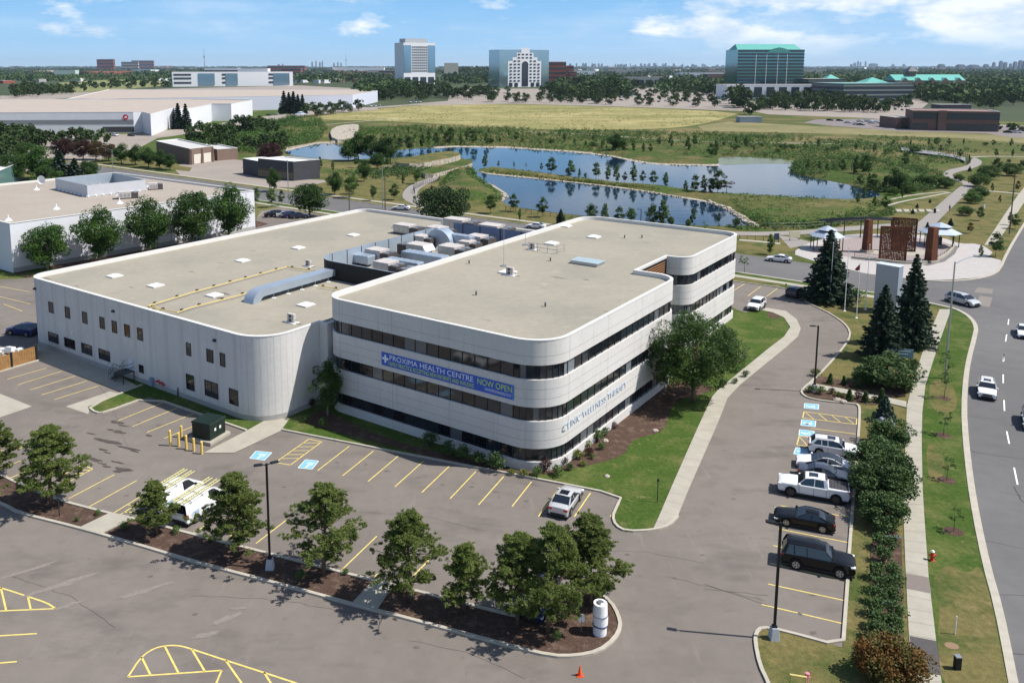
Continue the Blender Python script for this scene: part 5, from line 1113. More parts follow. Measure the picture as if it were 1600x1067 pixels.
# boulevard saplings
proto('sapling',broad_mesh(61,3.4,1.9,.42,16,.16,26,L_yng,1,.2,.035,6,.2,.16),BARK,'sapling'); proto('sapling2',broad_mesh(62,3.4,1.5,.35,14,.13,22,L_dec,1.5,.2,.035,6,.2,.16),BARK,'sapling')
for (b,yt,l) in [((1475,623),575,'thin staked sapling with stone ring on the boulevard, farthest'),((1474,681),640,'sapling with yellow-green leaves on the boulevard'),((1479,751),712,'thin sapling with a mulch circle opposite the white pickup'),((1490,831),790,'sapling opposite the black car on the boulevard'),((1476,600),546,'slender dark sapling close to the tall street lamp')]:
    h=HT(*b,yt); plant('sapling2' if b[0]==1475 or b[0]==1476 else 'sapling',G(*b),h/3.4,None,l,'sapling','saplings on the boulevard',name='sapling')
for q in ((1475,623),(1474,681),(1479,751),(1490,831)): p=G(*q); sheet('mulch_circle',[Vector((p.x+.75*math.cos(t),p.y+.75*math.sin(t),0)) for t in np.linspace(0,6.28,17)[:-1]],.08,M['mulch'])
# park trees, positions surveyed from the photograph: (base, top, width m, kind)
proto('young0',broad_mesh(71,6,2.9,.12,44,.17,110,L_yng,1.6,.08,.05,7,.2,.17),BARK,'young_tree'); proto('young1',broad_mesh(72,6,1.9,.05,44,.16,100,L_yng,2.4,.08,.05,7,.2,.20),BARK,'young_tree'); proto('young2',broad_mesh(73,6,2.8,.12,44,.17,110,L_dec,1.5,.08,.05,7,.2,.17),BARK,'young_tree'); proto('bushy',broad_mesh(74,4,5.0,.02,56,.22,130,L_yng,.6,.1,.06,7,.2,.17),BARK,'bush')
gp='young trees in the park round the pond'
PK=[((484,338),286,'dec0',1.25,'large round tree by the parked cars behind the warehouse'),((523,305),268,'dec1',.9,'dark tree near the charcoal pavilion'),((547,310),272,'young0',1.3,'pale tree left of the wooden utility pole'),((552,304),273,'young2',1.2,'tree just behind the pale one near the charcoal pavilion'),((583,314),287,'young0',1,'slim tree on the dry grass by the street'),((616,313),286,'young2',1.3,'dark round tree right of the wooden utility pole'),((428,300),262,'dec1',.7,'tree in front of the charcoal pavilion'),((400,322),290,'young0',1.0,'tree beside the street behind the warehouse, left'),((425,324),292,'young0',1.1,'tree beside the street behind the warehouse, middle'),((440,322),296,'young2',.9,'tree beside the street behind the warehouse, right'),((651,288),262,'young0',1.2,'pale tree by the bend of the footpath'),((630,290),268,'young1',1.0,'narrow tree left of the bend of the footpath'),((569,284),250,'dec1',.8,'dark tree left of the dry grass knoll'),((606,262),240,'young2',1.0,'dark tree by the stone terrace'),
((766,334),303,'young2',1.3,'round tree near the street, left of the office roof'),((803,331),302,'young2',1.2,'dark slim tree by the pond fence left'),((847,340),307,'young2',1.15,'dark slim tree by the pond fence right'),((812,346),325,'young1',.9,'small yellow-green tree by the street'),((876,352),327,'cone_big',1,'small dark conifer by the office parapet'),
((925,350),318,'dec2',1.0,'leafy tree behind the office parapet, first'),((945,352),316,'young1',1.2,'slim tree behind the office parapet, second'),((968,353),322,'young2',1.2,'dark tree behind the office parapet, third'),((986,352),322,'young0',1.2,'pale tree behind the office parapet, fourth'),((1020,357),318,'dec2',.9,'leafy tree behind the office parapet, fifth'),((1035,358),310,'young1',1.3,'tall slim tree behind the office parapet, sixth'),((1082,352),324,'young1',1.0,'slim tree at the right of the lower pond'),((1123,350),332,'young2',.8,'small tree at the right of the lower pond'),((1048,352),338,'bushy',.6,'bush at the lower pond shore'),((1075,355),342,'bushy',.5,'second bush at the lower pond shore'),((1150,355),340,'bushy',.6,'bush near the rocky end of the lower pond')]
PROTO['cone_big']=PROTO['blue'][:2]+('conifer',); 
proto('cone_big',spruce_mesh(46,4,3.0,L_spr,12,.26),BARK,'conifer')
HH={'dec0':8,'dec1':8,'dec2':8,'young0':6,'young1':6,'young2':6,'bushy':4,'cone_big':4,'sapling':3.4,'sapling2':3.4}
WW={'dec0':6.6,'dec1':6,'dec2':5.2,'young0':3.2,'young1':2.6,'young2':3.4,'bushy':5.5,'cone_big':3}
def ptree(b,yt,k,ws,label,group,name='young_tree',cm=None,cat='tree'):
    h=HT(b[0],b[1],yt); s=h/HH[k]; return plant(k,G(*b),s*ws if k not in('bushy',) else s*ws*1.0,None,label,cat,group,sz=s,name=name,crownmat=cm)
for b,yt,k,ws,l in PK: ptree(b,yt,k,ws,l,gp)
# big dark bushy conifer by the street behind the warehouse
proto('juniper',broad_mesh(75,5.5,9.5,.02,90,.28,150,leafmat('juniper',(0.032,0.062,0.02),(0.05,0.085,0.026),.7,.6,.05,.12),.5,.05,.12,9,.2,.13),BARK,'juniper')
h=HT(692,349,292); plant('juniper',G(692,349),HT(692,349,292)/5.5*.92,.3,'broad dark feathery evergreen by the street behind the warehouse','tree',sz=h/5.5,name='evergreen_tree')
# trees on the pond island and its far shore
ISL=[((757,262),243,'young1',1.6),((779,262),251,'young2',.9),((803,262),252,'young1',.9),((822,266),254,'sapling2',1),((846,268),254,'young2',.8),((861,274),245,'young2',1.3),((891,279),249,'young1',1.6),((905,280),262,'young1',.9),((915,281),269,'young0',1),((931,281),253,'young2',1.1),((950,284),256,'young1',1.1),((963,286),258,'young1',1.2),((976,286),268,'young2',1),((990,287),256,'young1',1.3),((1004,288),266,'young2',1),((1021,291),266,'young2',1.2),((1040,294),268,'young1',1.3),((1071,302),281,'young1',1.2),((1086,304),272,'young2',1),((1099,305),272,'young1',1.1),((1111,305),277,'young1',1.1),((1121,306),264,'young2',1.4),((1135,306),280,'sapling',2.0)]
gi='slim trees on the narrow island in the pond'
for i,(b,yt,k,ws) in enumerate(ISL): ptree(b,yt,k,ws,'slim young tree on the narrow island, number %s from its left tip, among its neighbours'%['one','two','three','four','five','six','seven','eight','nine','ten','eleven','twelve','thirteen','fourteen','fifteen','sixteen','seventeen','eighteen','nineteen','twenty','twenty-one','twenty-two','twenty-three'][i],gi,cm=L_red if i==22 else None)
FS=[((961,238),208,'dec1'),((975,238),220,'dec2'),((990,238),216,'young1'),((1005,240),222,'young1'),((1016,240),224,'young2'),((1048,232),208,'young1'),((1075,238),212,'young1'),((1085,230),210,'young2'),((1111,248),223,'young2'),((1118,246),218,'young1'),((1150,226),212,'young1'),((1030,228),214,'young2'),
((1262,268),247,'young1'),((1280,270),250,'young1'),((1292,272),254,'young1'),((1302,270),256,'young2'),((1316,272),248,'young2'),((1337,276),240,'young1'),((1352,278),240,'young2'),((1348,274),246,'young1'),((1414,262),238,'young2'),((1392,262),256,'young2'),((1430,240),228,'bushy')]
for i,(b,yt,k) in enumerate(FS): ptree(b,yt,k,1.1,'young tree on the far shore of the pond, one of a loose line',gi.replace('narrow island in the pond','far shore of the pond'))
LT=[((560,250),206,'dec1'),((580,252),208,'dec2'),((596,254),214,'dec1'),((610,256),212,'dec2'),((544,252),222,'dec0'),((556,262),240,'young2'),((590,264),238,'dec0'),((520,268),250,'young1'),((500,268),244,'young1'),((640,236),212,'dec2'),((660,232),208,'young1'),((682,230),206,'young2'),((700,228),204,'dec2'),((720,227),208,'young1'),((740,227),202,'young2'),((760,228),206,'young1'),((625,234),214,'dec2'),((670,226),200,'young1'),((704,222),198,'young2'),((730,222),200,'young1')]
for i,(b,yt,k) in enumerate(LT): ptree(b,yt,k,1.15,'leafy tree in the thicket between the left pond arm and the main pond' if i<9 or i in(9,16) else 'tree on the meadow slope above the main pond, left part','thicket trees by the left pond arm' if i<9 or i in(9,16) else 'trees on the meadow slope above the pond')
RT=[((1400,300),262,'dec1'),((1382,298),274,'young1'),((1365,297),270,'young2'),((1350,312),290,'young1'),((1366,325),305,'young1'),((1383,330),305,'young2'),((1340,322),300,'young1'),((1420,302),285,'bushy'),((1440,290),272,'bushy'),((1456,292),274,'bushy'),((1478,294),276,'bushy'),((1498,283),272,'bushy'),((1410,310),296,'young1'),((1395,305),292,'bushy'),
((1545,280),258,'bushy'),((1558,268),246,'dec2'),((1575,266),248,'young2'),((1530,292),270,'bushy'),((1538,282),262,'young2'),((1520,318),300,'bushy'),((1528,312),292,'bushy'),((1508,337),322,'bushy'),((1562,318),304,'young1'),((1531,345),322,'young2'),((1485,353),341,'cone_big'),((1453,317),311,'cone_big'),((1433,325),318,'cone_big'),((1426,334),326,'cone_big'),((1449,356),347,'cone_big'),((1550,300),285,'young1'),((1580,275),255,'bushy'),((1595,270),250,'dec2'),((1515,268),260,'cone_big'),((1500,248),232,'young2'),((1556,246),232,'young2'),((1582,246),232,'young1'),((1470,238),226,'young2'),((1598,240),226,'young2')]
for i,(b,yt,k) in enumerate(RT): ptree(b,yt,k,1.1,('rounded bush' if k=='bushy' else 'little dark conifer' if k=='cone_big' else 'young tree')+' on the grass beside the winding footpath at right','park plants beside the winding footpath',cat='shrub' if k=='bushy' else 'tree',name='bush' if k=='bushy' else 'young_tree')
for b,yt,k,l in [((1555,401),362,'young2','small tree on the verge right of the plaza'),((1532,402),382,'young1','thin yellow-green tree before the plaza corner'),((1586,358),333,'young2','small tree on the verge at the right edge'),((1203,398),364,'young1','thin tree left of the street car'),((1163,426),398,'sapling','thin sapling on the grass by the far parking bay'),((1578,352),330,'young1','young tree beside the roadside sidewalk')]: ptree(b,yt,k,1.2,l,'small street trees by the plaza')
ptree((1516,365),347,'young2',1.2,'small russet tree on the dry grass above the plaza','russet young trees',cm=L_rust); ptree((1590,300),282,'young2',1.0,'thin rust-coloured tree near the roadside pole','russet young trees',cm=L_rust)
shrub(1338,470,'shrub',2.6,'round green bush among the flagpoles','bushes among the flagpoles'); shrub(1320,466,'shrub_dark',1.6,'dark low bush under the broad spruce','bushes among the flagpoles')
# left background belt near
for (b,yt,k,ws,l) in [((60,280),228,'dec1',1.5,'large dark tree left of the purple-leaved ones'),((20,285),240,'dec0',1.3,'dark tree beside the white-roofed building at left edge'),((95,285),236,'cone_big',1.2,'pointed dark evergreen behind the left neighbour'),((118,288),248,'cone_big',1.2,'second pointed evergreen behind the left neighbour'),((140,284),250,'dec0',1.1,'dark tree behind the left neighbour roof'),((45,262),222,'dec0',1.2,'large tree beyond the dark one at left'),((75,300),258,'dec1',1.3,'dense tree at the left neighbour wall')]: ptree(b,yt,k,ws,l,'dark trees behind the white neighbour')
for i,(b,yt) in enumerate([((100,250),216),((130,250),218),((150,250),220),((170,252),224)]): ptree(b,yt,'dec0',1.2,'purple-leaved tree in the clump behind the white neighbour','purple-leaved trees',cm=L_red if i<2 else leafmat('bronze_leaves%d'%i,(0.09,0.05,0.018),(0.06,0.05,0.016),.6,.8,.1,.15))
for (b,yt) in [((190,256),224),((212,258),226),((232,262),230),((250,264),234),((265,266),240)]: ptree(b,yt,'dec1',1.1,'dark tree in the dense row beside the brick garage','row of trees beside the brick garage')
ptree((422,262),222,'dec0',1.3,'dark purple tree by the left pond arm','purple-leaved trees',cm=L_red)
# meadow tufts and shrubs: nobody could count these
def inside_px(x,y,P):
    c=False
    for i in range(len(P)):
        x1,y1=P[i-1]; x2,y2=P[i]
        if (y1>y)!=(y2>y) and x<(x2-x1)*(y-y1)/(y2-y1)+x1: c=not c
    return c
def undergrowth(name,area,n,hmin,hmax,m,seed,label,avoid=(),leaf=.45,per=26,wide=1.3):
    rng=np.random.default_rng(seed); rr=random.Random(seed); P=[G(*q) for q in area]; Q=[(p.x,p.y) for p in P]; xs=[q[0] for q in Q]; ys=[q[1] for q in Q]; AV=[[(G(*q).x,G(*q).y) for q in a] for a in avoid]
    lv=[];k=0;tries=0
    from mathutils import noise
    while k<n and tries<n*30:
        tries+=1; x=rr.uniform(min(xs),max(xs)); y=rr.uniform(min(ys),max(ys))
        if not inside_px(x,y,Q) or any(inside_px(x,y,a) for a in AV): continue
        if noise.noise(Vector((x*.03,y*.03,seed)))<rr.uniform(-.35,.25): continue
        h=rr.uniform(hmin,hmax); lv.append(quads(ball((x,y,h*.5),h*wide*.5,per,rng,.8,.3),leaf*(.6+.5*h/hmax),rng,.2)); k+=1
    v=np.concatenate(lv); v[:,2]=np.maximum(v[:,2],.02); me=leafmesh(name,v,m); o=bpy.data.objects.new(name,me); C.objects.link(o); return tag(o,label,kind='stuff')
WA=WATER
undergrowth('meadow_shrubs',[(560,196),(740,199),(1000,206),(1200,214),(1420,228),(1500,250),(1480,290),(1380,300),(1240,268),(1240,250),(1120,245),(1000,250),(900,237),(700,228),(600,236),(520,222)],3400,.5,2.3,L_yng,101,'loose green shrubs over the meadow above the pond',[WA])
undergrowth('meadow_shrubs',[(560,200),(900,204),(1400,216),(1600,228),(1600,240),(1400,240),(1000,225),(600,222)],900,.6,2.4,L_dec,102,'dark small shrubs scattered over the dry meadow',[WA])
undergrowth('bank_shrubs',[(330,230),(390,205),(440,192),(500,188),(512,204),(498,221),(446,231),(440,242),(380,240)],900,1.0,3.2,L_yng,103,'thick green shrubs left of the pond arm',[WA],.6,34)
undergrowth('bank_shrubs',[(255,236),(300,215),(400,196),(460,184),(470,190),(400,214),(330,238)],520,1.2,4.0,L_dec,104,'dark thicket behind the brick garage',[],.7,34)
undergrowth('island_plants',[(766,263.5),(845,272),(960,288),(1110,304),(1100,308),(960,291),(845,279),(766,270.5)],900,.35,1.2,L_lime,105,'grassy plants on the island tip',[],.3,26)
undergrowth('island_plants',[(1125,306),(1180,309),(1330,316),(1400,316),(1330,345),(1210,358),(1175,345),(1150,325)],1500,.4,1.5,L_yng,106,'green ground plants on the peninsula',[],.32,26)
undergrowth('bank_shrubs',[(736,258),(743,277),(770,295),(786,305),(778,316),(700,318),(670,310),(690,286),(705,270)],520,.5,1.8,L_yng,107,'weedy shrubs on the near bank',[],.38,30)
undergrowth('reeds',[(1230,266),(1270,280),(1370,302),(1460,300),(1480,280),(1440,262),(1360,250),(1250,252)],1500,.6,2.6,L_yng,108,'reeds and green growth at the right end of the pond',[WA],.42,28)
undergrowth('bank_shrubs',[(400,268),(470,262),(560,270),(640,262),(700,266),(690,276),(560,282),(500,278)],420,.6,1.8,L_yew,109,'dark low shrubs between the pavilion and the pond',[WA],.4,30)
undergrowth('bank_shrubs',[(1000,350),(1160,354),(1340,345),(1395,325),(1400,335),(1340,352),(1200,362),(1000,356)],330,.4,1.1,L_yng,110,'low plants along the fence by the lower pond',[WA],.3,24)
undergrowth('dry_grass',[(560,210),(900,212),(1500,236),(1480,262),(1240,248),(900,234),(600,232)],900,.3,.8,leafmat('straw_tufts',(.26,.21,.09),(.19,.17,.07),.8,.5,.1,.1),111,'straw-coloured grass tufts on the meadow',[WA],.35,16,2.0)
undergrowth('dry_grass',[(640,164),(1160,176),(1100,197),(900,205),(640,196),(480,187)],900,.2,.6,leafmat('gold_tufts',(.38,.31,.13),(.27,.25,.10),.8,.5,.1,.1),112,'uneven golden grass tufts in the field',[],.5,10,3.0)

rr=random.Random(21); k=0
MT=[(560,215,720,222,9,3),(760,222,1000,226,12,5),(640,208,900,214,12,3),(1130,232,1240,238,7,4),(1240,232,1400,240,10,4),(1400,225,1600,232,9,3),(1250,286,1390,296,6,2),(900,228,960,236,5,2)]
WH=['above the left pond thicket','above the main pond, middle','high on the slope at left','on the green bank left of the reeds','behind the reeds at the pond end','near the far curved boardwalk','between the reeds and the slabs','on the shore below the first trees']
for mi_,(x0,y0,x1,y1,n,j) in enumerate(MT):
    for i in range(n):
        x=x0+(x1-x0)*(i+rr.uniform(-.4,.4))/n; y=y0+(y1-y0)*i/n+rr.uniform(-j,j)
        if inside_px(x,y,WATER): continue
        kk=rr.choice(['young1','young1','young2','young0','bushy']); h=rr.uniform(2.5,5.2)*(.55 if kk=='bushy' else 1); s_=h/HH[kk]
        plant(kk,G(x,y),s_*rr.uniform(1.0,1.4),None,'small meadow tree '+WH[mi_],'tree','scattered small trees on the meadow',sz=s_,name='young_tree')
# ================================================================ VEHICLES
def paint(n,c,metal=0.0): return mat(n,c,.28,metal,.5,coat=.55)
P_WHITE=paint('white_car_paint',(.80,.80,.81)); P_BLACK=mat('black_car_paint',(.005,.005,.006),.22,0,.35); P_SILVER=paint('silver_car_paint',(.60,.61,.63),.35); P_NAVY=paint('navy_car_paint',(.012,.022,.11)); P_GREY=paint('dark_grey_car_paint',(.06,.07,.10),.3); P_RED=paint('red_car_paint',(.35,.02,.02))
CGL=glass('car_glass',(0.012,0.016,0.022),.04,.9); TRIM=mat('black_trim',(.02,.02,.021),.6); RIM=mat('alloy_rim',(.45,.46,.47),.3,.8,.5); RIMD=mat('dark_rim',(.08,.08,.085),.35,.6,.5); LAMP=mat('headlamp_glass',(.75,.78,.80),.1,0,.8); TAIL=mat('tail_lamp',(.35,.01,.01),.2,0,.7); ARCH=mat('wheel_well',(.008,.008,.008),.9)
# side profiles: x forward. body: lower shell outline (top edge front->rear); cab: greenhouse outline (front bottom, front top, rear top, rear bottom)
K={
'sedan':dict(L=4.85,W=1.85,H=1.44,body=[(2.42,.48),(2.36,.66),(2.15,.76),(1.55,.86),(.98,.94),(-1.45,1.0),(-2.05,1.04),(-2.36,.98),(-2.42,.62)],cab=[(1.05,.93),(.18,1.37),(-.30,1.43),(-.95,1.40),(-1.85,1.03)],wb=1.40,wr=.33,z0=.20),
'suv':dict(L=4.70,W=1.88,H=1.68,body=[(2.34,.52),(2.30,.84),(2.05,.98),(1.40,1.04),(.98,1.08),(-1.95,1.14),(-2.28,1.10),(-2.35,.70)],cab=[(1.02,1.08),(.42,1.55),(-.2,1.66),(-1.7,1.60),(-2.22,1.12)],wb=1.36,wr=.36,z0=.24),
'bigsuv':dict(L=5.20,W=2.02,H=1.88,body=[(2.60,.58),(2.57,.98),(2.40,1.12),(1.6,1.18),(1.18,1.20),(-2.25,1.22),(-2.55,1.16),(-2.60,.72)],cab=[(1.22,1.19),(.55,1.76),(-.1,1.86),(-2.2,1.84),(-2.52,1.20)],wb=1.52,wr=.40,z0=.28),
'minivan':dict(L=5.1,W=1.98,H=1.74,body=[(2.54,.50),(2.48,.76),(2.2,.92),(1.6,1.04),(1.4,1.08),(-2.2,1.10),(-2.5,1.04),(-2.55,.66)],cab=[(1.50,1.07),(.62,1.58),(0,1.72),(-1.9,1.68),(-2.42,1.10)],wb=1.5,wr=.34,z0=.2),
'coupe':dict(L=4.75,W=1.88,H=1.38,body=[(2.37,.45),(2.32,.64),(2.1,.76),(1.4,.86),(.75,.92),(-1.5,.96),(-2.1,.98),(-2.32,.90),(-2.37,.6)],cab=[(.85,.91),(-.05,1.33),(-.5,1.37),(-1.1,1.30),(-1.95,.97)],wb=1.38,wr=.35,z0=.18),
'hatch':dict(L=4.69,W=1.85,H=1.45,body=[(2.35,.45),(2.3,.64),(2.05,.76),(1.4,.86),(1.05,.92),(-1.5,.98),(-2.1,.99),(-2.31,.90),(-2.35,.6)],cab=[(1.2,.90),(.1,1.38),(-.35,1.44),(-1.0,1.36),(-2.0,.99)],wb=1.43,wr=.34,z0=.17),
'van':dict(L=5.3,W=1.95,H=1.95,body=[(2.64,.55),(2.6,.86),(2.3,1.02),(1.75,1.14),(1.55,1.2),(-2.4,1.2),(-2.6,1.16),(-2.64,.5)],cab=[(1.75,1.18),(1.0,1.82),(.5,1.93),(-2.5,1.93),(-2.62,1.2)],wb=1.55,wr=.34,z0=.24),
'pickup':dict(L=5.89,W=2.03,H=1.94,body=[(2.94,.62),(2.92,1.02),(2.75,1.14),(1.95,1.22),(1.35,1.25),(-1.15,1.27),(-1.17,1.33),(-2.9,1.33),(-2.94,.75)],cab=[(1.38,1.24),(.72,1.82),(.1,1.92),(-.9,1.90),(-1.13,1.26)],wb=1.84,wr=.42,z0=.32)}
def car_parts(kind,col,rim=RIM):
    k=K[kind]; L,W,H=k['L'],k['W'],k['H']; hw=W/2; out={}
    top=k['body']; z0=k['z0']; n=len(top)
    # body: outline swept across the width with rounded shoulders
    ys=[-hw,-hw*.965,-hw*.86,-hw*.5,0,hw*.5,hw*.86,hw*.965,hw]; ins=[.13,.045,.0,-.012,-.018,-.012,0,.045,.13]; endin=[.10,.03,0,-.02,-.03,-.02,0,.03,.10]
    mb=MB(); vs=[]; prof=[(L/2-.12,z0)]+top+[(-L/2+.12,z0)]; m=len(prof)
    for y,i_,e_ in zip(ys,ins,endin):
        for j,(x,z) in enumerate(prof):
            xx=x-math.copysign(e_*(1 if abs(x)>L*.38 else 0),x); plan=.10*max(0,(abs(x)/(L/2)-.72))/.28; zz_=z-(i_*.75 if z>z0+.3 and y not in() else 0); yy=y*(1-plan)
            vs.append((xx,yy,max(zz_,z0)))
    fs=[]
    for s in range(len(ys)-1):
        for j in range(m-1): fs.append((s*m+j,(s+1)*m+j,(s+1)*m+j+1,s*m+j+1))
        fs.append((s*m+m-1,(s+1)*m+m-1,(s+1)*m,s*m))
    fs.append(tuple(range(m-1,-1,-1))); fs.append(tuple((len(ys)-1)*m+j for j in range(m)))
    mb.add(vs,fs); 
    if kind=='pickup':  # open load bed sunk into the shell
        pass
    out['body']=(mb,col,38)
    # greenhouse
    c=k['cab']; zb=c[0][1]-.05; yb,yt=hw*.93,hw*.74
    def yy(z): return yb+(yt-yb)*(z-c[0][1])/(H-c[0][1])
    g=MB(); pts=[(c[0][0],zb)]+[(x,z-.015) for x,z in c[1:-1]]+[(c[-1][0],zb)]; q=len(pts)
    g.add([(x,-yy(z),z) for x,z in pts]+[(x,yy(z),z) for x,z in pts],[tuple(range(q)),tuple(range(2*q-1,q-1,-1))]+[(i,i+q,(i+1)%q+q,(i+1)%q) for i in range(q)]); out['window']=(g,CGL,35)
    # roof panel with rounded edges
    rf=MB(); rp=[(c[1][0]-.02,c[1][1])]+[(x,z) for x,z in c[2:-1]]; 
    if kind=='minivan' or kind in('suv','bigsuv','van'): rp.append((c[-2][0]-.06,c[-2][1]-.05))
    rv=[];
    for y,dz in ((-1,-.05),(-.86,.0),(0,.018),(.86,.0),(1,-.05)):
        for x,z in rp: rv.append((x,y*(yy(z)+.015),z+dz+.012))
    nq=len(rp); rf.add(rv,[(s*nq+j,s*nq+j+1,(s+1)*nq+j+1,(s+1)*nq+j) for s in range(4) for j in range(nq-1)]); 
    # pillars
    def pil(x0,z0_,x1,z1_,w):
        for s in (-1,1):
            a,b=(x0,s*(yy(z0_)+.008),z0_),(x1,s*(yy(z1_)+.008),z1_)
            rf.add([(a[0]-w,a[1],a[2]),(a[0]+w,a[1],a[2]),(b[0]+w*.8,b[1],b[2]),(b[0]-w*.8,b[1],b[2])],[(0,1,2,3) if s<0 else (3,2,1,0)])
            rf.add([(a[0]-w,a[1]-s*.05,a[2]),(a[0]-w,a[1],a[2]),(b[0]-w*.8,b[1],b[2]),(b[0]-w*.8,b[1]-s*.05,b[2])],[(0,1,2,3)])
    pil(c[0][0]-.05,c[0][1]-.03,c[1][0]-.03,c[1][1],.045); pil(c[-1][0]+.10,c[-1][1]-.03,c[-2][0]+.02,c[-2][1]-.02,.15)
    mid=(c[1][0]+c[-2][0])/2+.05; pil(mid,c[0][1],mid-.03,c[2][1]-.06,.04)
    if kind in('suv','bigsuv','minivan'): pil(c[-2][0]+.55,c[-1][1],c[-2][0]+.5,c[-2][1]-.03,.045)
    if kind=='van':
        for s in (-1,1):
            rf.add([(-2.62,s*(yb+.012),1.14),(.15,s*(yb+.012),1.14),(.15,s*(yy(1.90)+.012),1.90),(-2.5,s*(yy(1.90)+.012),1.90)],[(0,1,2,3) if s<0 else (3,2,1,0)])
    out['roof']=(rf,col,40)
    # cladding / bumpers
    t=MB(); t.box(-L/2+.06,-hw*.985,z0-.03,L/2-.06,hw*.985,z0+.10); t.box(L/2-.14,-hw*.62,z0+.08,L/2+.012,hw*.62,z0+.30); t.box(-L/2-.012,-hw*.7,z0+.08,-L/2+.14,hw*.7,z0+.26); out['bumper']=(t,TRIM,None)
    out['_']=k
    return out
def build_car(name,kind,col,loc,rz,label,cat,group,rim=RIM,extras=None,detail=True):
    r=empty(name,loc,rz,label,cat,group); P=car_parts(kind,col,rim); k=P.pop('_'); L,W,H=k['L'],k['W'],k['H']; hw=W/2
    for n_,(mb,m,ang) in P.items(): 
        o=mb.build(n_,r,m,angle=ang)
        if n_=='window': win=o
    if not detail: 
        mb=MB()
        for x in (k['wb'],-k['wb']):
            for s in (-1,1): mb.tube([(x,s*(hw+.004),k['wr']),(x,s*(hw-.2),k['wr'])],k['wr'],12)
        mb.build('wheels',r,M['rubber']); return r
    wr=k['wr']
    ar=MB()
    for x in (k['wb'],-k['wb']):
        for s in (-1,1):
            ar.tube([(x,s*(hw*.6),wr+.02),(x,s*(hw+.004),wr+.02)],wr*1.17,20)
            w_=MB(); a=MB(); w_.tube([(x,s*(hw-.20),wr),(x,s*(hw-.02),wr),(x,s*(hw+.012),wr)],[wr,wr,wr*.93],20)
            wo=w_.build('wheel',r,M['rubber'],angle=40); a.tube([(x,s*(hw+.013),wr),(x,s*(hw+.02),wr)],wr*.66,16)
            ro=a.build('rim',wo,rim); hb=MB()
            for j in range(5):
                t=j*2*math.pi/5; hb.add([(x+math.cos(t+.30)*wr*.2,s*(hw+.022),wr+math.sin(t+.30)*wr*.2),(x+math.cos(t+.35)*wr*.58,s*(hw+.022),wr+math.sin(t+.35)*wr*.58),(x+math.cos(t+.90)*wr*.58,s*(hw+.022),wr+math.sin(t+.90)*wr*.58),(x+math.cos(t+.95)*wr*.2,s*(hw+.022),wr+math.sin(t+.95)*wr*.2)],[(0,1,2,3)])
            for v in range(len(ro.data.polygons)): pass
            ro2=hb.build('rim_gaps',wo,TRIM)
    ar.build('wheel_wells',r,ARCH)
    zf=[z for x,z in k['body'] if x>L*.45]; zl=max(zf)-.13 if zf else .6; zr=k['body'][-2][1]-.12
    for s in (-1,1):
        h=MB(); h.box(L/2-.36,s*hw*.86-.16,zl-.03,L/2-.035,s*hw*.86+.06*s*0+.10 if s>0 else s*hw*.86+.16,zl+.08); h.build('headlight',r,LAMP,bevel=.02)
        h=MB(); a_,b_=sorted((s*hw*.55,s*hw*.93)); h.box(-L/2-.004,a_,zr-.08,-L/2+.16,b_,zr+.06); h.build('taillight',r,TAIL)
        h=MB(); c=k['cab']; a_,b_=sorted((s*(hw*.93),s*(hw+.17))); h.box(c[0][0]-.32,a_,c[0][1]-.0,c[0][0]-.14,b_,c[0][1]+.13); h.build('mirror',r,col if kind!='van' else TRIM,bevel=.03)
    g=MB(); g.box(L/2-.02,-hw*.48,zl-.10,L/2+.006,hw*.48,zl+.05); g.build('grille',r,TRIM)
    # door seams
    d=MB(); mid=(k['cab'][1][0]+k['cab'][-2][0])/2+.05
    for x in (k['wb']-wr-.28,mid,-k['wb']+wr*.55+.05 if kind!='pickup' else -1.05):
        for s in (-1,1): d.add([(x,s*(hw*.99+.006),z) for z in (k['z0']+.1,)]+[(x+.02,s*(hw*.99+.006),k['z0']+.1),(x+.02,s*(hw*.97+.008),k['cab'][0][1]-.14),(x,s*(hw*.97+.008),k['cab'][0][1]-.14)],[(0,1,2,3)])
    d.build('door_seams',r,TRIM)
    if extras: extras(r,k,col)
    return r
def place(A,B,side,kind):
    """A=front wheel contact, B=rear wheel contact on the visible side; side=+1 when the visible side is the car's left"""
    a,b=G(*A),G(*B); d=(a-b).normalized(); left=Vector((-d.y,d.x,0)); c=(a+b)/2-left*side*K[kind]['W']/2; return Vector((c.x,c.y,.012)),math.atan2(d.y,d.x)
def sunroof(r,k,col):
    mb=MB(); x=k['cab'][2][0]; z=k['cab'][2][1]+.035; mb.box(x-.45,-.38,z-.02,x+.28,.38,z); mb.build('sunroof',r,CGL)
def rails(r,k,col):
    c=k['cab']
    for s in (-1,1): mb=MB(); y=s*k['W']*.33; mb.tube([(c[2][0]+.2,y,c[2][1]+.02),(c[2][0],y,c[2][1]+.07),(c[-2][0]+.1,y,c[-2][1]+.07),(c[-2][0],y,c[-2][1]+.02)],.02,5); mb.build('roof_rail',r,TRIM)
def suv_x(r,k,col): sunroof(r,k,col); rails(r,k,col)
def glassroof(r,k,col):
    c=k['cab']; mb=MB(); y=k['W']*.33; P_=[(c[1][0]+.1,c[1][1]-.03)]+[(x,z+.035) for x,z in c[1:-1]]+[(c[-1][0]+.35,c[-1][1]+.16)]; n=len(P_)
    mb.add([(x,-y,z) for x,z in P_]+[(x,y,z) for x,z in P_],[(i,i+1,n+i+1,n+i) for i in range(n-1)]); mb.build('glass_roof',r,CGL,angle=60)
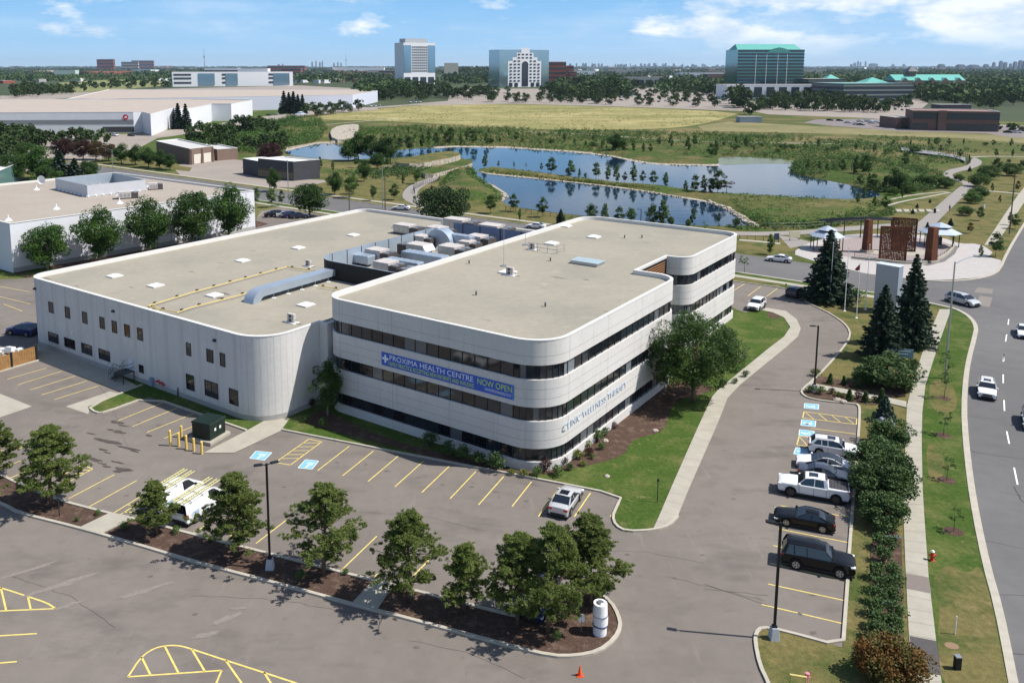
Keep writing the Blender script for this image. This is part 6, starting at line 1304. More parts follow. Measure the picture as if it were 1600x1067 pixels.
def truck_x(r,k,col):
    sunroof(r,k,col); hw=k['W']/2; mb=MB(); mb.box(-2.82,-hw*.80,1.325,-1.25,hw*.80,1.362); mb.build('bed_cover',r,mat('bed_cover',(.055,.055,.06),.7,noise=[(2,.2,4)]))
    mb=MB()
    for k_ in range(6): mb.box(-2.75+k_*.26,-hw*.78,1.363,-2.71+k_*.26,hw*.78,1.372)
    mb.build('bed_ribs',r,TRIM)
gl='cars parked in the right-hand bays'
def car(name,kind,col,A,B,side,label,group=gl,extras=None,rim=RIM,cat='car',fit=True):
    p,rz=place(A,B,side,kind); return build_car(name,kind,col,p,rz,label,cat,group,rim,extras)
SD=math.atan2(*(G(1319.5,938)-G(1200,912)).yx)   # bay direction at right
def bay(name,kind,col,mid,facing_right,label,extras=None,rim=RIM,cat='car',group=gl):
    """mid: photo point on the ground below the near side, halfway along the car"""
    m=G(*mid); rz=SD if facing_right else SD+math.pi; n=Vector((-math.sin(SD),math.cos(SD),0)); c=m+n*K[kind]['W']/2; c.z=.012
    return build_car(name,kind,col,c,rz,label,cat,group,rim,extras)
bay('suv','suv',P_WHITE,(1303,716),True,'white SUV with black sunroof at the far end of the parked row',suv_x,cat='SUV')
bay('sedan','hatch',P_WHITE,(1285,739),False,'white sedan with long black glass roof between white SUV and dark sedan',glassroof,rim=RIMD)
bay('sedan','sedan',P_GREY,(1290,757),True,'dark blue-grey sedan mostly hidden behind the white pickup')
bay('pickup','pickup',P_WHITE,(1270,782),False,'white pickup truck with covered bed, nose to the lane',truck_x,RIMD,'pickup truck')
bay('sedan','coupe',P_BLACK,(1256,828),False,'shiny black low sedan between white pickup and black SUV',rim=RIM)
bay('suv','bigsuv',P_BLACK,(1277,897),True,'large black SUV nearest the camera in the parked row',rails,cat='SUV')
gf_='vehicles in the front parking rows'
fd=math.atan2(*(G(583/4+400,628/4+540)-G(385/4+400,780/4+540)).yx)
p=G(884,790); p.z=.012; build_car('sedan','sedan',P_SILVER,p,fd,'silver sedan alone in the bay near the kerb corner','car',gf_,RIM,sunroof)
p=G(845,943); p.z=.012; build_car('sedan','hatch',P_NAVY,p,fd+math.pi,'blue car hidden among the pines at the rounded end of the bed','car',gf_)
YL=mat('yellow_ladder',(.62,.58,.26),.6)
def van_x(r,k,col):
    for s,ly in ((-1,-.42),(1,.42)):
        mb=MB()
        for e in (-.17,.17):
            mb.box(-2.7,ly+e-.025,2.09,1.9,ly+e+.025,2.15)
        for x in np.arange(-2.6,1.85,.32): mb.box(x,ly-.2,2.10,x+.05,ly+.2,2.14)
        mb.build('ladder',r,YL)
    mb=MB()
    for x in (-2.0,-.6,.7): mb.tube([(x,-.85,1.86),(x,-.8,2.05),(x,.8,2.05),(x,.85,1.86)],.035,6)
    mb.build('roof_rack',r,M['steel'])
    mb=MB(); mb.add([(-2.665,-.62,1.25),(-2.665,.62,1.25),(-2.66,.55,1.72),(-2.66,-.55,1.72)],[(3,2,1,0)]); mb.build('rear_window',r,CGL)
    mb=MB(); mb.add([(-2.3,-.93,1.35),(-1.2,-.93,1.35),(-1.2,-.84,1.78),(-2.3,-.84,1.78)],[(0,1,2,3)]); 
    text_mesh('CMC',.42,.003,mat('light_blue_lettering',(.12,.38,.62),.5),'lettering',r,Vector((-2.1,-.985,.86)),Vector((1,0,0)),Vector((0,-1,0)))
rw=G(308.5,816); d_=Vector((math.cos(fd),math.sin(fd),0)); lf=Vector((-d_.y,d_.x,0))
c=rw+d_*1.55+lf*.98; c.z=.012; build_car('van','van',P_WHITE,c,fd,'white service van with yellow roof ladders and blue lettering on its side','van',gf_,RIM,van_x)
c2=c+Vector((math.cos(fd+math.pi/2),math.sin(fd+math.pi/2),0))*3.1-d_*.2; c2+=d_*.5; build_car('van','van',P_WHITE,c2,fd,'white service van with roof ladders, the left one, half behind the small pine','van',gf_,RIM,van_x)
gs='cars on the streets'
car('sedan','hatch',P_WHITE,(1204,409),(1228,411.5),1,'white sedan driving on the cross street right of the office',gs)
car('suv','suv',P_WHITE,(1186,488),(1197,479),1,'white SUV parked behind the office by the curved walk',gs,cat='SUV')
p=G(1541,616); p.z=.012; rd=RLl[4]-RLl[3]; 
rz=math.atan2(-(G(1541,590).y-G(1545,650).y),-(G(1541,590).x-G(1545,650).x)); build_car('suv','suv',P_WHITE,p,rz,'white SUV with sunroof driving down the wide road','SUV',gs,RIM,suv_x)
p=G(1612,664); p.z=.012; build_car('suv','suv',P_SILVER,p,rz,'silver-white SUV cut off by the right edge, below the other','SUV',gs)
p=G(1600,524); p.z=.012; build_car('sedan','sedan',P_WHITE,p,rz,'white car cut off by the right edge, far up the wide road','car',gs)
car('minivan','minivan',P_SILVER,(1512,480),(1482,471.5),-1,'silver minivan waiting at the crossing mouth',gs,rails,cat='minivan')
car('hatchback','suv',P_NAVY,(14,524),(43,527),1,'dark blue car parked at the left end of the warehouse','cars behind and beside the warehouse',cat='car')
car('sedan','sedan',P_WHITE,(614,328.5),(636,329.5),1,'white car on the cross street behind the warehouse roof',gs)
car('sedan','sedan',P_WHITE,(824,357),(846,359),1,'white car on the cross street seen over the roof equipment',gs)
p=G(1243,462); p.z=.012; build_car('sedan','suv',P_GREY,p,SD+R(70),'dark car in the shade of the broad spruce','car','cars behind and beside the warehouse')
for i,(x,y,col,l) in enumerate([(428,339,P_BLACK,'black car at the left of the five behind the warehouse'),(436,338.5,P_BLACK,'second dark car of the five behind the warehouse'),(446,339,P_WHITE,'white car of the five behind the warehouse'),(457,340,P_NAVY,'navy car right of the white one behind the warehouse'),(468,340.5,P_GREY,'last dark car, under the large round tree behind the warehouse')]):
    p=G(x,y); p.z=.012; build_car('sedan',['sedan','suv','sedan','suv','sedan'][i],col,p,R(18),l,'car','cars behind and beside the warehouse')
# far cars: simple copies
FAR={}
for n_,k_,c_ in (('w','suv',P_WHITE),('k','sedan',P_BLACK),('s','sedan',P_SILVER),('g','suv',P_GREY),('n','sedan',P_NAVY),('r','suv',P_RED)):
    mb=MB(); P_=car_parts(k_,c_); P_.pop('_')
    for q,(m_,mm,_) in P_.items(): mb.add(m_.v,m_.f,mm)
    kk=K[k_]
    for x in (kk['wb'],-kk['wb']):
        for s in (-1,1): mb.tube([(x,s*(kk['W']/2+.004),kk['wr']),(x,s*(kk['W']/2-.2),kk['wr'])],kk['wr'],8,M['rubber'])
    FAR[n_]=mb.mesh('parked_car')
CN={'w':'white','k':'black','s':'silver','g':'dark grey','n':'navy','r':'red'}
def farcar(px,py,rz,col,where,group):
    p=G(px,py); o=bpy.data.objects.new('parked_car',FAR[col]); C.objects.link(o); o.location=p; o.rotation_euler=(0,0,rz); tag(o,'%s car %s'%(CN[col],where),'car',group)
# ================================================================ STREET FURNITURE AND SMALL THINGS
def lamp(base,ytop,label,arms,rz=0,conc=.9):
    h=HT(base[0],base[1],ytop); r=empty('lamp_post',G(*base),rz,label,'lamp post','black parking-lot lamp posts')
    mb=MB(); mb.add([(-.32,-.32,0),(.32,-.32,0),(.32,.32,0),(-.32,.32,0),(-.22,-.22,conc),(.22,-.22,conc),(.22,.22,conc),(-.22,.22,conc)],[(0,1,5,4),(1,2,6,5),(2,3,7,6),(3,0,4,7),(4,5,6,7)]); mb.build('concrete_base',r,mat('base_concrete',(.42,.44,.47),.9,noise=[(3,.1,4)]),bevel=.03)
    mb=MB(); mb.box(-.075,-.075,conc,.075,.075,h); mb.box(-.15,-.15,conc+.003,.15,.15,conc+.12); mb.build('pole',r,M['black'])
    for a in arms:
        mb=MB(); c,s=math.cos(a),math.sin(a); mb.tube([(0,0,h-.12),(c*.35,s*.35,h-.05)],.045,6); Mx=Matrix.Translation((c*.62,s*.62,h-.03))@Matrix.Rotation(a,4,'Z'); mb.box(-.32,-.17,-.05,.32,.17,.05,M=Mx,taper=.04); mb.build('lamp_head',r,M['black'])
lamp((422,889),724,'tall black twin-headed lamp post in the mulch bed between pines',[R(30),R(195)])
lamp((1209,998),816,'tall black lamp post on the grass island at the bottom right',[R(165)])
lamp((1272,612),509,'black lamp post on the tip of the planted strip by the entry path',[R(175)])
lamp((1001,352),327,'thin grey lamp by the lower pond behind the office roof',[R(180)],conc=.1)
def street_light(base,top,arm,label):
    h=HT(base[0],base[1],top); r=empty('street_light',G(*base),0,label,'street light','street lights'); mb=MB(); mb.cyl(0,0,0,h,.13,8,r1=.08); mb.build('pole',r,M['steel'])
    a=Vector(arm); mb=MB(); mb.tube([(0,0,h-.3),tuple(a*.5+Vector((0,0,h+.25))),tuple(a+Vector((0,0,h+.45)))],.05,6); mb.build('arm',r,M['steel']); mb=MB(); Mx=Matrix.Translation(a*1.12+Vector((0,0,h+.45)))@Matrix.Rotation(math.atan2(a.y,a.x),4,'Z'); mb.box(-.4,-.15,-.06,.4,.15,.06,M=Mx); mb.build('lamp_head',r,M['steel'])
street_light((1476,592),409,(2.9,1.0,0),'tall grey street light with arm over the road, near the crossing')
street_light((177,272),234,(-3,1,0),'street light behind the white neighbour building, nearer one'); street_light((114,245),218,(-3,1,0),'street light among the dark trees, farther left'); street_light((451,318),250,(-1.5,.5,0),'thin street light before the charcoal pavilion')
street_light((598,326),262,(1.8,.6,0),'street light with lamp beside the wooden utility pole')
def pole(base,top,label):
    h=HT(base[0],base[1],top); r=empty('utility_pole',G(*base),0,label,'utility pole','wooden utility poles'); mb=MB(); mb.cyl(0,0,0,h,.16,8,r1=.11); mb.build('pole',r,BARK); mb=MB(); mb.box(-.5,-.05,h-1.0,.5,.05,h-.85); mb.build('crossarm',r,BARK)
pole((602,328),275,'wooden utility pole behind the back corner of the warehouse'); pole((1577,366),271,'brown utility pole beside the far sidewalk at right'); pole((546,331),298,'slim dark pole behind the warehouse roof, left one')
# flagpoles
for i,(b,t,l) in enumerate([((1296,475),380,'white flagpole nearest the broad spruce, leftmost of four'),((1319.5,486),386,'white flagpole, second from the left'),((1338,497),412,'white flagpole with a small red flag, nearest the drive'),((1352,484),383,'white flagpole, rightmost, beside the monument slab')]):
    h=HT(*b,t); r=empty('flagpole',G(*b),0,l,'flagpole','white flagpoles'); mb=MB(); mb.cyl(0,0,.1,h,.07,8,r1=.035,mat=None); mb.build('pole',r,M['wht']); mb=MB(); mb.cyl(0,0,0,.12,.3,12,r1=.12); mb.build('base',r,M['wht']); mb=MB(); mb.sphere((0,0,h+.06),.09,8); mb.build('finial',r,M['wht'])
    if i==2: mb=MB(); mb.add([(0,0,h-.1),(-.25,.03,h-.3),(-.75,.1,h-.95),(-.3,.05,h-1.15),(0,0,h-.9)],[(0,1,2,3,4),(4,3,2,1,0)]); f=mb.build('flag',None,mat('red_flag',(.35,.05,.05),.8)); f.location=r.location; tag(f,'small drooping red and dark flag on the third flagpole','flag')
# monument slab
h=HT(1392,480,417); r=empty('monument_sign',G(1385,487),R(-50),'tall plain grey-blue monument slab behind the spruce by the flagpoles','monument')
h=HT(1385,487,414); mb=MB(); mb.box(-1.7,-.8,0,1.7,.8,h); mb.build('slab',r,mat('slab_side',(.33,.38,.46),.35,.3,.5,noise=[(.4,.08,4)]),bevel=.02)
mb=MB(); mb.box(-1.78,-.88,h+.002,1.78,.88,h+.1); mb.build('cap',r,mat('slab_top',(.55,.60,.65),.4))
# monument plaza: steel
RUST=mat('weathering_steel',(.105,.036,.018),.85,noise2=[(.8,(.20,.068,.027),.5,.75,6),(2,(.07,.028,.016),.6,.8,6)],noise=[(5,.25,4)])
def perforated(base0,base1,ytop,nx,nz,label,seed,yb=None,hmul=1):
    a,b=G(*base0),G(*base1); d=b-a; L=d.length; d.normalize(); h=HT(*base0,ytop)*hmul; r=empty('steel_panel',a,math.atan2(d.y,d.x),label,'sculpture','perforated steel monument panels')
    rr=random.Random(seed); mb=MB(); t=.12; cw,ch=L/nx,h/nz
    for i in range(nx):
        for j in range(nz):
            x,z=i*cw,j*ch; edge=i in(0,nx-1) or j in(0,nz-1)
            if not edge and rr.random()<.88 and not(nx*.45<i<nx*.8 and nz*.3<j<nz*.72 and rr.random()<.8):
                m=rr.uniform(.2,.36)*cw; n_=rr.uniform(.16,.34)*ch; o=rr.uniform(-.1,.1)*cw
                for (x0,z0,x1,z1) in ((x,z,x+m+o,z+ch),(x+cw-m+o,z,x+cw,z+ch),(x+m+o,z,x+cw-m+o,z+n_),(x+m+o,z+ch-n_,x+cw-m+o,z+ch)): mb.add([(x0,0,z0),(x1,0,z0),(x1,0,z1),(x0,0,z1),(x0,t,z0),(x1,t,z0),(x1,t,z1),(x0,t,z1)],[(0,1,2,3),(7,6,5,4)])
                hx0,hx1,hz0,hz1=x+m+o,x+cw-m+o,z+n_,z+ch-n_; mb.add([(hx0,0,hz0),(hx1,0,hz0),(hx1,0,hz1),(hx0,0,hz1),(hx0,t,hz0),(hx1,t,hz0),(hx1,t,hz1),(hx0,t,hz1)],[(0,4,5,1),(1,5,6,2),(2,6,7,3),(3,7,4,0)])
            else: mb.add([(x,0,z),(x+cw,0,z),(x+cw,0,z+ch),(x,0,z+ch),(x,t,z),(x+cw,t,z),(x+cw,t,z+ch),(x,t,z+ch)],[(0,1,2,3),(7,6,5,4)])
    mb.build('plate',r,RUST); fr=MB(); fr.box(-.06,-.06,0,.1,t+.06,h+.05); fr.box(L-.1,-.06,0,L+.06,t+.06,h+.05); fr.box(.1,-.05,h,L-.1,t+.05,h+.08); fr.build('edge_frame',r,RUST)
perforated((1373,408),(1415,409),354,17,26,'nearer perforated rust-red steel panel, the lower one of the pair',1)
perforated((1391,391),(1430,394),340,17,26,'farther perforated rust-red steel panel, the taller one behind',2)
for (b,t,w,l) in [((1354,394),343,1.3,'rust-red square steel column left of the perforated panels'),((1454,410),355,1.5,'rust-red square steel column in front of the right gazebo')]:
    h=HT(*b,t); r=empty('steel_column',G(*b),R(20),l,'column','rust-red steel columns'); mb=MB(); mb.add([(-w*.55,-w*.55,0),(w*.55,-w*.55,0),(w*.55,w*.55,0),(-w*.55,w*.55,0),(-w*.42,-w*.42,h),(w*.42,-w*.42,h),(w*.42,w*.42,h),(-w*.42,w*.42,h)],[(0,1,5,4),(1,2,6,5),(2,3,7,6),(3,0,4,7),(4,5,6,7)]); mb.build('shaft',r,RUST); mb=MB(); mb.box(-w*.7,-w*.7,0,w*.7,w*.7,.5); mb.build('plinth',r,M['concrete'])
def gazebo(c,R_,ytop,label,frame_h=3.0):
    r=empty('gazebo',G(*c),R(12),label,'gazebo','pale-roofed gazebos'); n=8; P_=[(R_*math.cos(2*math.pi*k/n),R_*math.sin(2*math.pi*k/n)) for k in range(n)]
    rm=mat('pale_blue_roof',(.44,.50,.57),.45,.3,.5); e=frame_h
    mb=MB(); mb.add([(x,y,e) for x,y in P_]+[(x*.48,y*.48,e+.95) for x,y in P_],[(k,(k+1)%n,n+(k+1)%n,n+k) for k in range(n)]); mb.add([(x*1.0,y*1.0,e-.12) for x,y in P_],[tuple(range(n-1,-1,-1))]); mb.add([(x,y,e-.12) for x,y in P_]+[(x,y,e) for x,y in P_],[(k,(k+1)%n,n+(k+1)%n,n+k) for k in range(n)]); mb.build('lower_roof',r,rm)
    mb=MB(); mb.add([(x*.46,y*.46,e+.95) for x,y in P_]+[(x*.46,y*.46,e+1.3) for x,y in P_],[(k,(k+1)%n,n+(k+1)%n,n+k) for k in range(n)]); mb.build('clerestory',r,M['black'])
    mb=MB(); mb.add([(x*.56,y*.56,e+1.25) for x,y in P_]+[(0,0,e+2.1)],[(k,(k+1)%n,n) for k in range(n)]); mb.build('upper_roof',r,rm)
    for k in range(n):
        q=MB(); x,y=P_[k][0]*.88,P_[k][1]*.88; q.cyl(x,y,0,e,.09,6); q.build('post',r,M['black'])
gazebo((1291,390),3.5,358,'left gazebo with pale blue octagonal roof, half behind the broad spruce'); gazebo((1467,384),4.1,351,'right gazebo with pale blue octagonal roof beside the steel column')
# pergola arc
r=empty('pergola',G(1330,374),0,'long dark curved pergola behind the steel panels','pergola'); arc=[G(x,y) for x,y in [(1284,374),(1310,371.5),(1345,370),(1380,370),(1400,371)]]; arc=smooth_poly(arc,2,False)
mb=MB(); hz=4.2
for i,q in enumerate(arc):
    dvec=(arc[min(i+1,len(arc)-1)]-arc[max(i-1,0)]).normalized(); nn=Vector((-dvec.y,dvec.x,0))
for k in range(60):
    t=k/59*(len(arc)-1); i=min(int(t),len(arc)-2); q=arc[i].lerp(arc[i+1],t-i); dvec=(arc[i+1]-arc[i]).normalized(); nn=Vector((-dvec.y,dvec.x,0)); a=q-nn*1.4; b=q+nn*1.4; mb.tube([(a.x,a.y,hz),(b.x,b.y,hz)],.07,4)
mb.build('slats',r,M['frame']); mb=MB()
for s in (-1.0,1.0): mb.tube([(p_.x,p_.y+s,hz-.15) for p_ in arc],.12,5)
mb.build('beam',r,M['frame'])
for k in range(0,len(arc),max(1,len(arc)//6)): q=MB(); q.cyl(arc[k].x,arc[k].y-1,0,hz-.15,.11,6); q.build('post',r,M['frame'])
keep(r)
# post and rail fences, bollards on the plaza
def fence(P_,h,step,label,name='fence',m=None,rails_=(.5,1.0),grp='thin metal fences of the park',pw=.05):
    pts=[G(*q) for q in P_]; c=pts[0].copy(); r=empty(name,c,0,label,'fence',grp); mb=MB()
    for z in rails_: mb.tube([p_+Vector((0,0,z*h)) for p_ in pts],.03,4)
    if rails_: mb.build('rail',r,m or M['frame'])
    mb=MB(); n=0
    for a,b in zip(pts,pts[1:]):
        k=max(1,int((b-a).length/step))
        for j in range(k): q=a.lerp(b,j/k); mb.cyl(q.x,q.y,0,h,pw,4)
    mb.build('posts',r,m or M['frame']); keep(r)
fence([(1150,357),(1200,358.5),(1260,357.5),(1310,353),(1365,344)],1.4,3.0,'wooden post fence along the near edge of the pond green')
fence([(1205,331),(1260,332),(1330,341),(1385,349)],1.3,3.5,'scattered wooden posts crossing the green below the stepping slabs',rails_=())
fence([(790,330),(830,336),(870,341),(905,345),(960,352)],1.3,1.6,'black railing along the near shore of the lower pond',rails_=(.3,.65,1.0))
fence([(648,304),(646,297),(662,289),(684,284),(688,279)],1.3,1.2,'black railing beside the bend of the footpath',rails_=(.3,.65,1.0))
fence([(1405,232),(1450,236),(1490,242),(1514,247),(1516,255),(1510,259)],1.8,1.6,'long curved dark railing of the boardwalk at the right end of the park',rails_=(.25,.5,.75,1.0),pw=.09)
fence([(1335,403),(1372,407.5)],1.1,2.2,'low bollard fence left of the perforated panels'); fence([(1462,408),(1478,399),(1490,387)],1.1,1.3,'row of dark bollards at the right plaza edge',rails_=())
fence([(1155,374),(1218,378)],1.0,1.4,'row of short posts beside the pale path by the cross street',rails_=(.9,))
bw_=poly_px([(1408,234),(1450,238.5),(1490,245),(1508,250),(1508,256),(1500,252),(1480,247.5),(1440,242.5),(1408,238)]); sheet('boardwalk',bw_,.9,mat('grey_boards',(.22,.22,.23),.8,noise=[(1,.15,4)]),thick=.3)
# dark structures: info boards
def board(b,w,h,label,m=M['black'],name='info_board'):
    r=empty(name,G(*b),R(10),label,'sign board'); mb=MB(); mb.box(-w/2,-.08,h*.3,w/2,.08,h); mb.build('board',r,m); 
    for s in (-1,1): q=MB(); q.box(s*w*.42-.05,-.05,0,s*w*.42+.05,.05,h*.3-.002); q.build('post',r,M['frame'])
    return r
board((1460,390),.9,2.6,'black notice board at the right gazebo, the left one'); board((1468,388),.8,2.4,'black notice board with white notice at the right gazebo'); board((1213,379),1.1,2.0,'dark blue board standing alone on the path near the cross street',mat('dark_blue',(.03,.045,.09),.5))
board((1241,376),2.6,2.1,'pale wide panel sign on the dry grass by the path',mat('cream_panel',(.55,.52,.36),.7)); 
# litter bins and small park posts
def bin_(b,label,h=1.1,w=.6,m=M['black']): r=empty('litter_bin',G(*b),0,label,'litter bin','litter bins in the park'); q=MB(); q.cyl(0,0,0,h,w/2,10); q.build('bin_body',r,m); q=MB(); q.cyl(0,0,h+.002,h+.08,w/2*1.12,10); q.build('lid',r,M['frame'])
bin_((1460.5,333),'dark litter bin at the end of the stone slab row'); bin_((1537,381-56),'white-topped post on the dry grass above the plaza',1.2,.5,M['wht'])
# people
def person(b,label,rz=0,shirt=(.02,.022,.03),step=.18):
    me=bpy.data.meshes.new('person'); bm=bmesh.new()
    J=dict(pel=(0,0,.95,.15),ch=(0,0,1.28,.17),nk=(0,0,1.48,.06),hd=(0,.01,1.58,.085),tp=(0,.01,1.70,.08),lh=(.1,0,.88,.1),lk=(.11,step*.6,.5,.065),la=(.11,step*.2,.09,.045),lf=(.12,step*.2+.16,.04,.04),rh=(-.1,0,.88,.1),rk=(-.11,0,.5,.065),ra=(-.11,-step,.1,.045),rf=(-.12,-step+.15,.04,.04),ls=(.19,0,1.40,.06),le=(.25,-.05,1.12,.045),lw=(.24,.10,.90,.03),rs=(-.19,0,1.40,.06),re=(-.25,-.02,1.12,.045),rw=(-.24,.12,.90,.03))
    V={k:bm.verts.new(v[:3]) for k,v in J.items()}
    for a,b_ in (('pel','ch'),('ch','nk'),('nk','hd'),('hd','tp'),('pel','lh'),('lh','lk'),('lk','la'),('la','lf'),('pel','rh'),('rh','rk'),('rk','ra'),('ra','rf'),('ch','ls'),('ls','le'),('le','lw'),('ch','rs'),('rs','re'),('re','rw')): bm.edges.new((V[a],V[b_]))
    bm.verts.index_update(); idx={k:v.index for k,v in V.items()}; bm.to_mesh(me); bm.free(); o=bpy.data.objects.new('person',me); C.objects.link(o); s=o.modifiers.new('skin','SKIN'); s.use_smooth_shade=True
    for k,i in idx.items(): me.skin_vertices[0].data[i].radius=(J[k][3],J[k][3]*.85)
    me.skin_vertices[0].data[idx['pel']].use_root=True; ss=o.modifiers.new('sub','SUBSURF'); ss.levels=1; ss.render_levels=1
    me.materials.append(mat('dark_clothes',shirt,.8)); o.location=G(*b); o.rotation_euler=(0,0,rz); tag(o,label,'person')
    hb=MB(); hb.sphere((0,.01,1.66),.115,10,sz=1.1); hb.build('head',o,mat('skin_tone',(.35,.2,.14),.6)); hb=MB(); hb.sphere((0,-.02,1.70),.118,10,sz=1.0); hb.build('hair',o,mat('dark_hair',(.02,.015,.012),.7))
person((1483.5,330.5),'person in dark clothes walking on the winding footpath',R(160))
# transformer and bollards
p=G(327,684); r=empty('transformer_box',p,fd,'dark green transformer cabinet on a concrete pad in the front lot','transformer'); TG=mat('transformer_green',(.010,.022,.017),.45,noise=[(2,.2,4)])
mb=MB(); mb.box(-1.55,-1.5,0,1.55,1.5,.38); mb.build('concrete_pad',r,M['concrete'],bevel=.04)
mb=MB(); mb.box(-1.2,-1.15,.383,1.2,1.15,1.95); mb.build('cabinet',r,TG,bevel=.04); mb=MB(); mb.add([(-1.26,-1.25,1.955),(1.26,-1.25,1.955),(1.26,1.25,1.955),(-1.26,1.25,1.955),(-1.2,-1.15,2.12),(1.2,-1.15,2.12),(1.2,1.15,2.12),(-1.2,1.15,2.12)],[(0,1,5,4),(1,2,6,5),(2,3,7,6),(3,0,4,7),(4,5,6,7),(0,3,2,1)]); mb.build('lid',r,TG)
mb=MB(); mb.box(-.02,-1.163,.5,.02,-1.152,1.85); mb.box(-1.213,-.02,.5,-1.202,.02,1.85); mb.build('door_seam',r,M['black'])
mb=MB(); mb.box(.25,-1.166,1.15,.5,-1.155,1.45); mb.build('warning_label',r,M['white']); mb=MB(); mb.box(-.5,-1.166,1.15,-.25,-1.155,1.45); mb.build('warning_label',r,M['white'])
bz=mat('bollard_yellow',(.72,.50,.13),.6,noise=[(3,.15,4)])
for i,(a,b,c,l) in enumerate([(1065,625,530,'yellow bollard at the left end of the row by the transformer'),(1118,628,548,'second yellow bollard from the left by the transformer'),(1165,647,562,'third yellow bollard from the left by the transformer'),(1212,658,580,'fourth yellow bollard by the transformer'),(1262,676,600,'yellow bollard at the right end of the row by the transformer'),(1135,572,502,'yellow bollard standing back behind the row')]):
    x,y=a/4,540+b/4; h=HT(x,y,540+c/4); r=empty('bollard',G(x,y),0,l,'bollard','yellow bollards by the transformer'); mb=MB(); mb.cyl(0,0,0,h,.13,12); mb.sphere((0,0,h-.01),.13,12,sz=.5); mb.build('post',r,bz,smooth=False,angle=40)
# wooden enclosure
p0,p1,p2=G(57,562.5),G(0,581),G(-60,600); h=HT(57,562.5,543); r=empty('wooden_enclosure',p0,0,'brown board fence of the waste enclosure at the left of the warehouse','fence'); WD=mat('brown_boards',(.30,.165,.062),.8,noise=[(2,.25,5)])
for (A_,B_) in ((p0,G(20,574.5)),(G(17,575.5),G(-60,600))):
    d=(B_-A_).normalized(); L=(B_-A_).length; mb=MB(); k=0; nn=Vector((-d.y,d.x,0))
    while k*.16<L:
        q=A_+d*(k*.16); q2=q+d*.145; t=nn*(.02 if k%2 else 0); mb.add([(q+t)[:2]+(0.05,) if False else (q.x+t.x,q.y+t.y,.05),(q2.x+t.x,q2.y+t.y,.05),(q2.x+t.x,q2.y+t.y,1.9),(q.x+t.x,q.y+t.y,1.9),(q.x+t.x-nn.x*.03,q.y+t.y-nn.y*.03,.05),(q2.x+t.x-nn.x*.03,q2.y+t.y-nn.y*.03,.05),(q2.x+t.x-nn.x*.03,q2.y+t.y-nn.y*.03,1.9),(q.x+t.x-nn.x*.03,q.y+t.y-nn.y*.03,1.9)],[(0,1,2,3),(7,6,5,4),(3,2,6,7),(0,3,7,4),(1,5,6,2)]); k+=1
    mb.build('board_panel',r,WD)
for q in (p0,G(19,575)): mb=MB(); mb.box(q.x-.1,q.y-.1,0,q.x+.1,q.y+.1,2.05); mb.build('post',r,M['frame'])
back=[WL(-77.5,-5.5),WL(-82,-2)]; mb=MB(); mb.add([(p0.x,p0.y,.05),(p0.x-1.5,p0.y+3.4,.05),(p0.x-1.5,p0.y+3.4,1.9),(p0.x,p0.y,1.9)],[(0,1,2,3)]); mb.build('board_panel',r,WD); keep(r)
rr=random.Random(5)
r=empty('waste_pile',G(8,556),0,'pale heap of discarded boxes and bags inside the wooden enclosure','waste'); 
for i in range(14):
    mb=MB(); Mx=Matrix.Translation((rr.uniform(-1.8,1.8),rr.uniform(-1,1),rr.uniform(0,.6)))@Matrix.Rotation(rr.uniform(0,3),4,'Z')@Matrix.Rotation(rr.uniform(-.4,.4),4,'X'); s=rr.uniform(.25,.55); mb.box(-s,-s*.7,0,s,s*.7,s*1.1,M=Mx); mb.build('discarded_box',r,[M['wht'],mat('cardboard',(.42,.30,.18),.9),M['concrete']][i%3])
# cone, hydrant, utility posts, monument sign
p=G(906,1055); h=HT(906,1055,1041); r=empty('traffic_cone',p,0,'small orange traffic cone alone on the asphalt below the mulch bed','traffic cone'); CO=mat('cone_orange',(.80,.09,.02),.5); mb=MB(); mb.box(-.2,-.2,0,.2,.2,.04); mb.build('base',r,CO); mb=MB(); mb.cyl(0,0,.043,.72,.14,14,r1=.03); mb.build('cone_body',r,CO,angle=40)
p=G(1456,876); r=empty('fire_hydrant',p,0,'red fire hydrant with white cap beside the sidewalk','fire hydrant'); HR=mat('hydrant_red',(.50,.06,.03),.5); mb=MB(); mb.cyl(0,0,0,.75,.13,12,r1=.11); mb.tube([(-.28,0,.5),(.28,0,.5)],.075,8); mb.tube([(0,0,.45),(0,-.25,.45)],.09,8); mb.cyl(0,0,0,.08,.2,12); mb.build('barrel',r,HR,angle=40); mb=MB(); mb.cyl(0,0,.752,.80,.15,12); mb.sphere((0,0,.80),.12,10,sz=.9); mb.build('cap',r,M['wht'],angle=40)
r=empty('utility_pedestal',G(1495,1046),0,'short black utility pedestal on the boulevard at the bottom right','utility box'); h=HT(1495,1046,1024); mb=MB(); mb.box(-.17,-.17,0,.17,.17,h*.93); mb.build('case',r,M['black']); mb=MB(); mb.box(-.18,-.18,h*.93+.002,.18,.18,h); mb.build('cap',r,M['steel'])
r=empty('marker_stake',G(1492,992),0,'thin white marker stake on the dry boulevard grass','stake'); mb=MB(); mb.cyl(0,0,0,HT(1492,992,962),.035,6); mb.build('stake',r,M['wht'])
p=G(1487,1010); sheet('soil_ring',[Vector((p.x+.45*math.cos(t),p.y+.35*math.sin(t),0)) for t in np.linspace(0,6.28,17)[:-1]],.085,mat('bare_soil',(.25,.16,.10),.95))
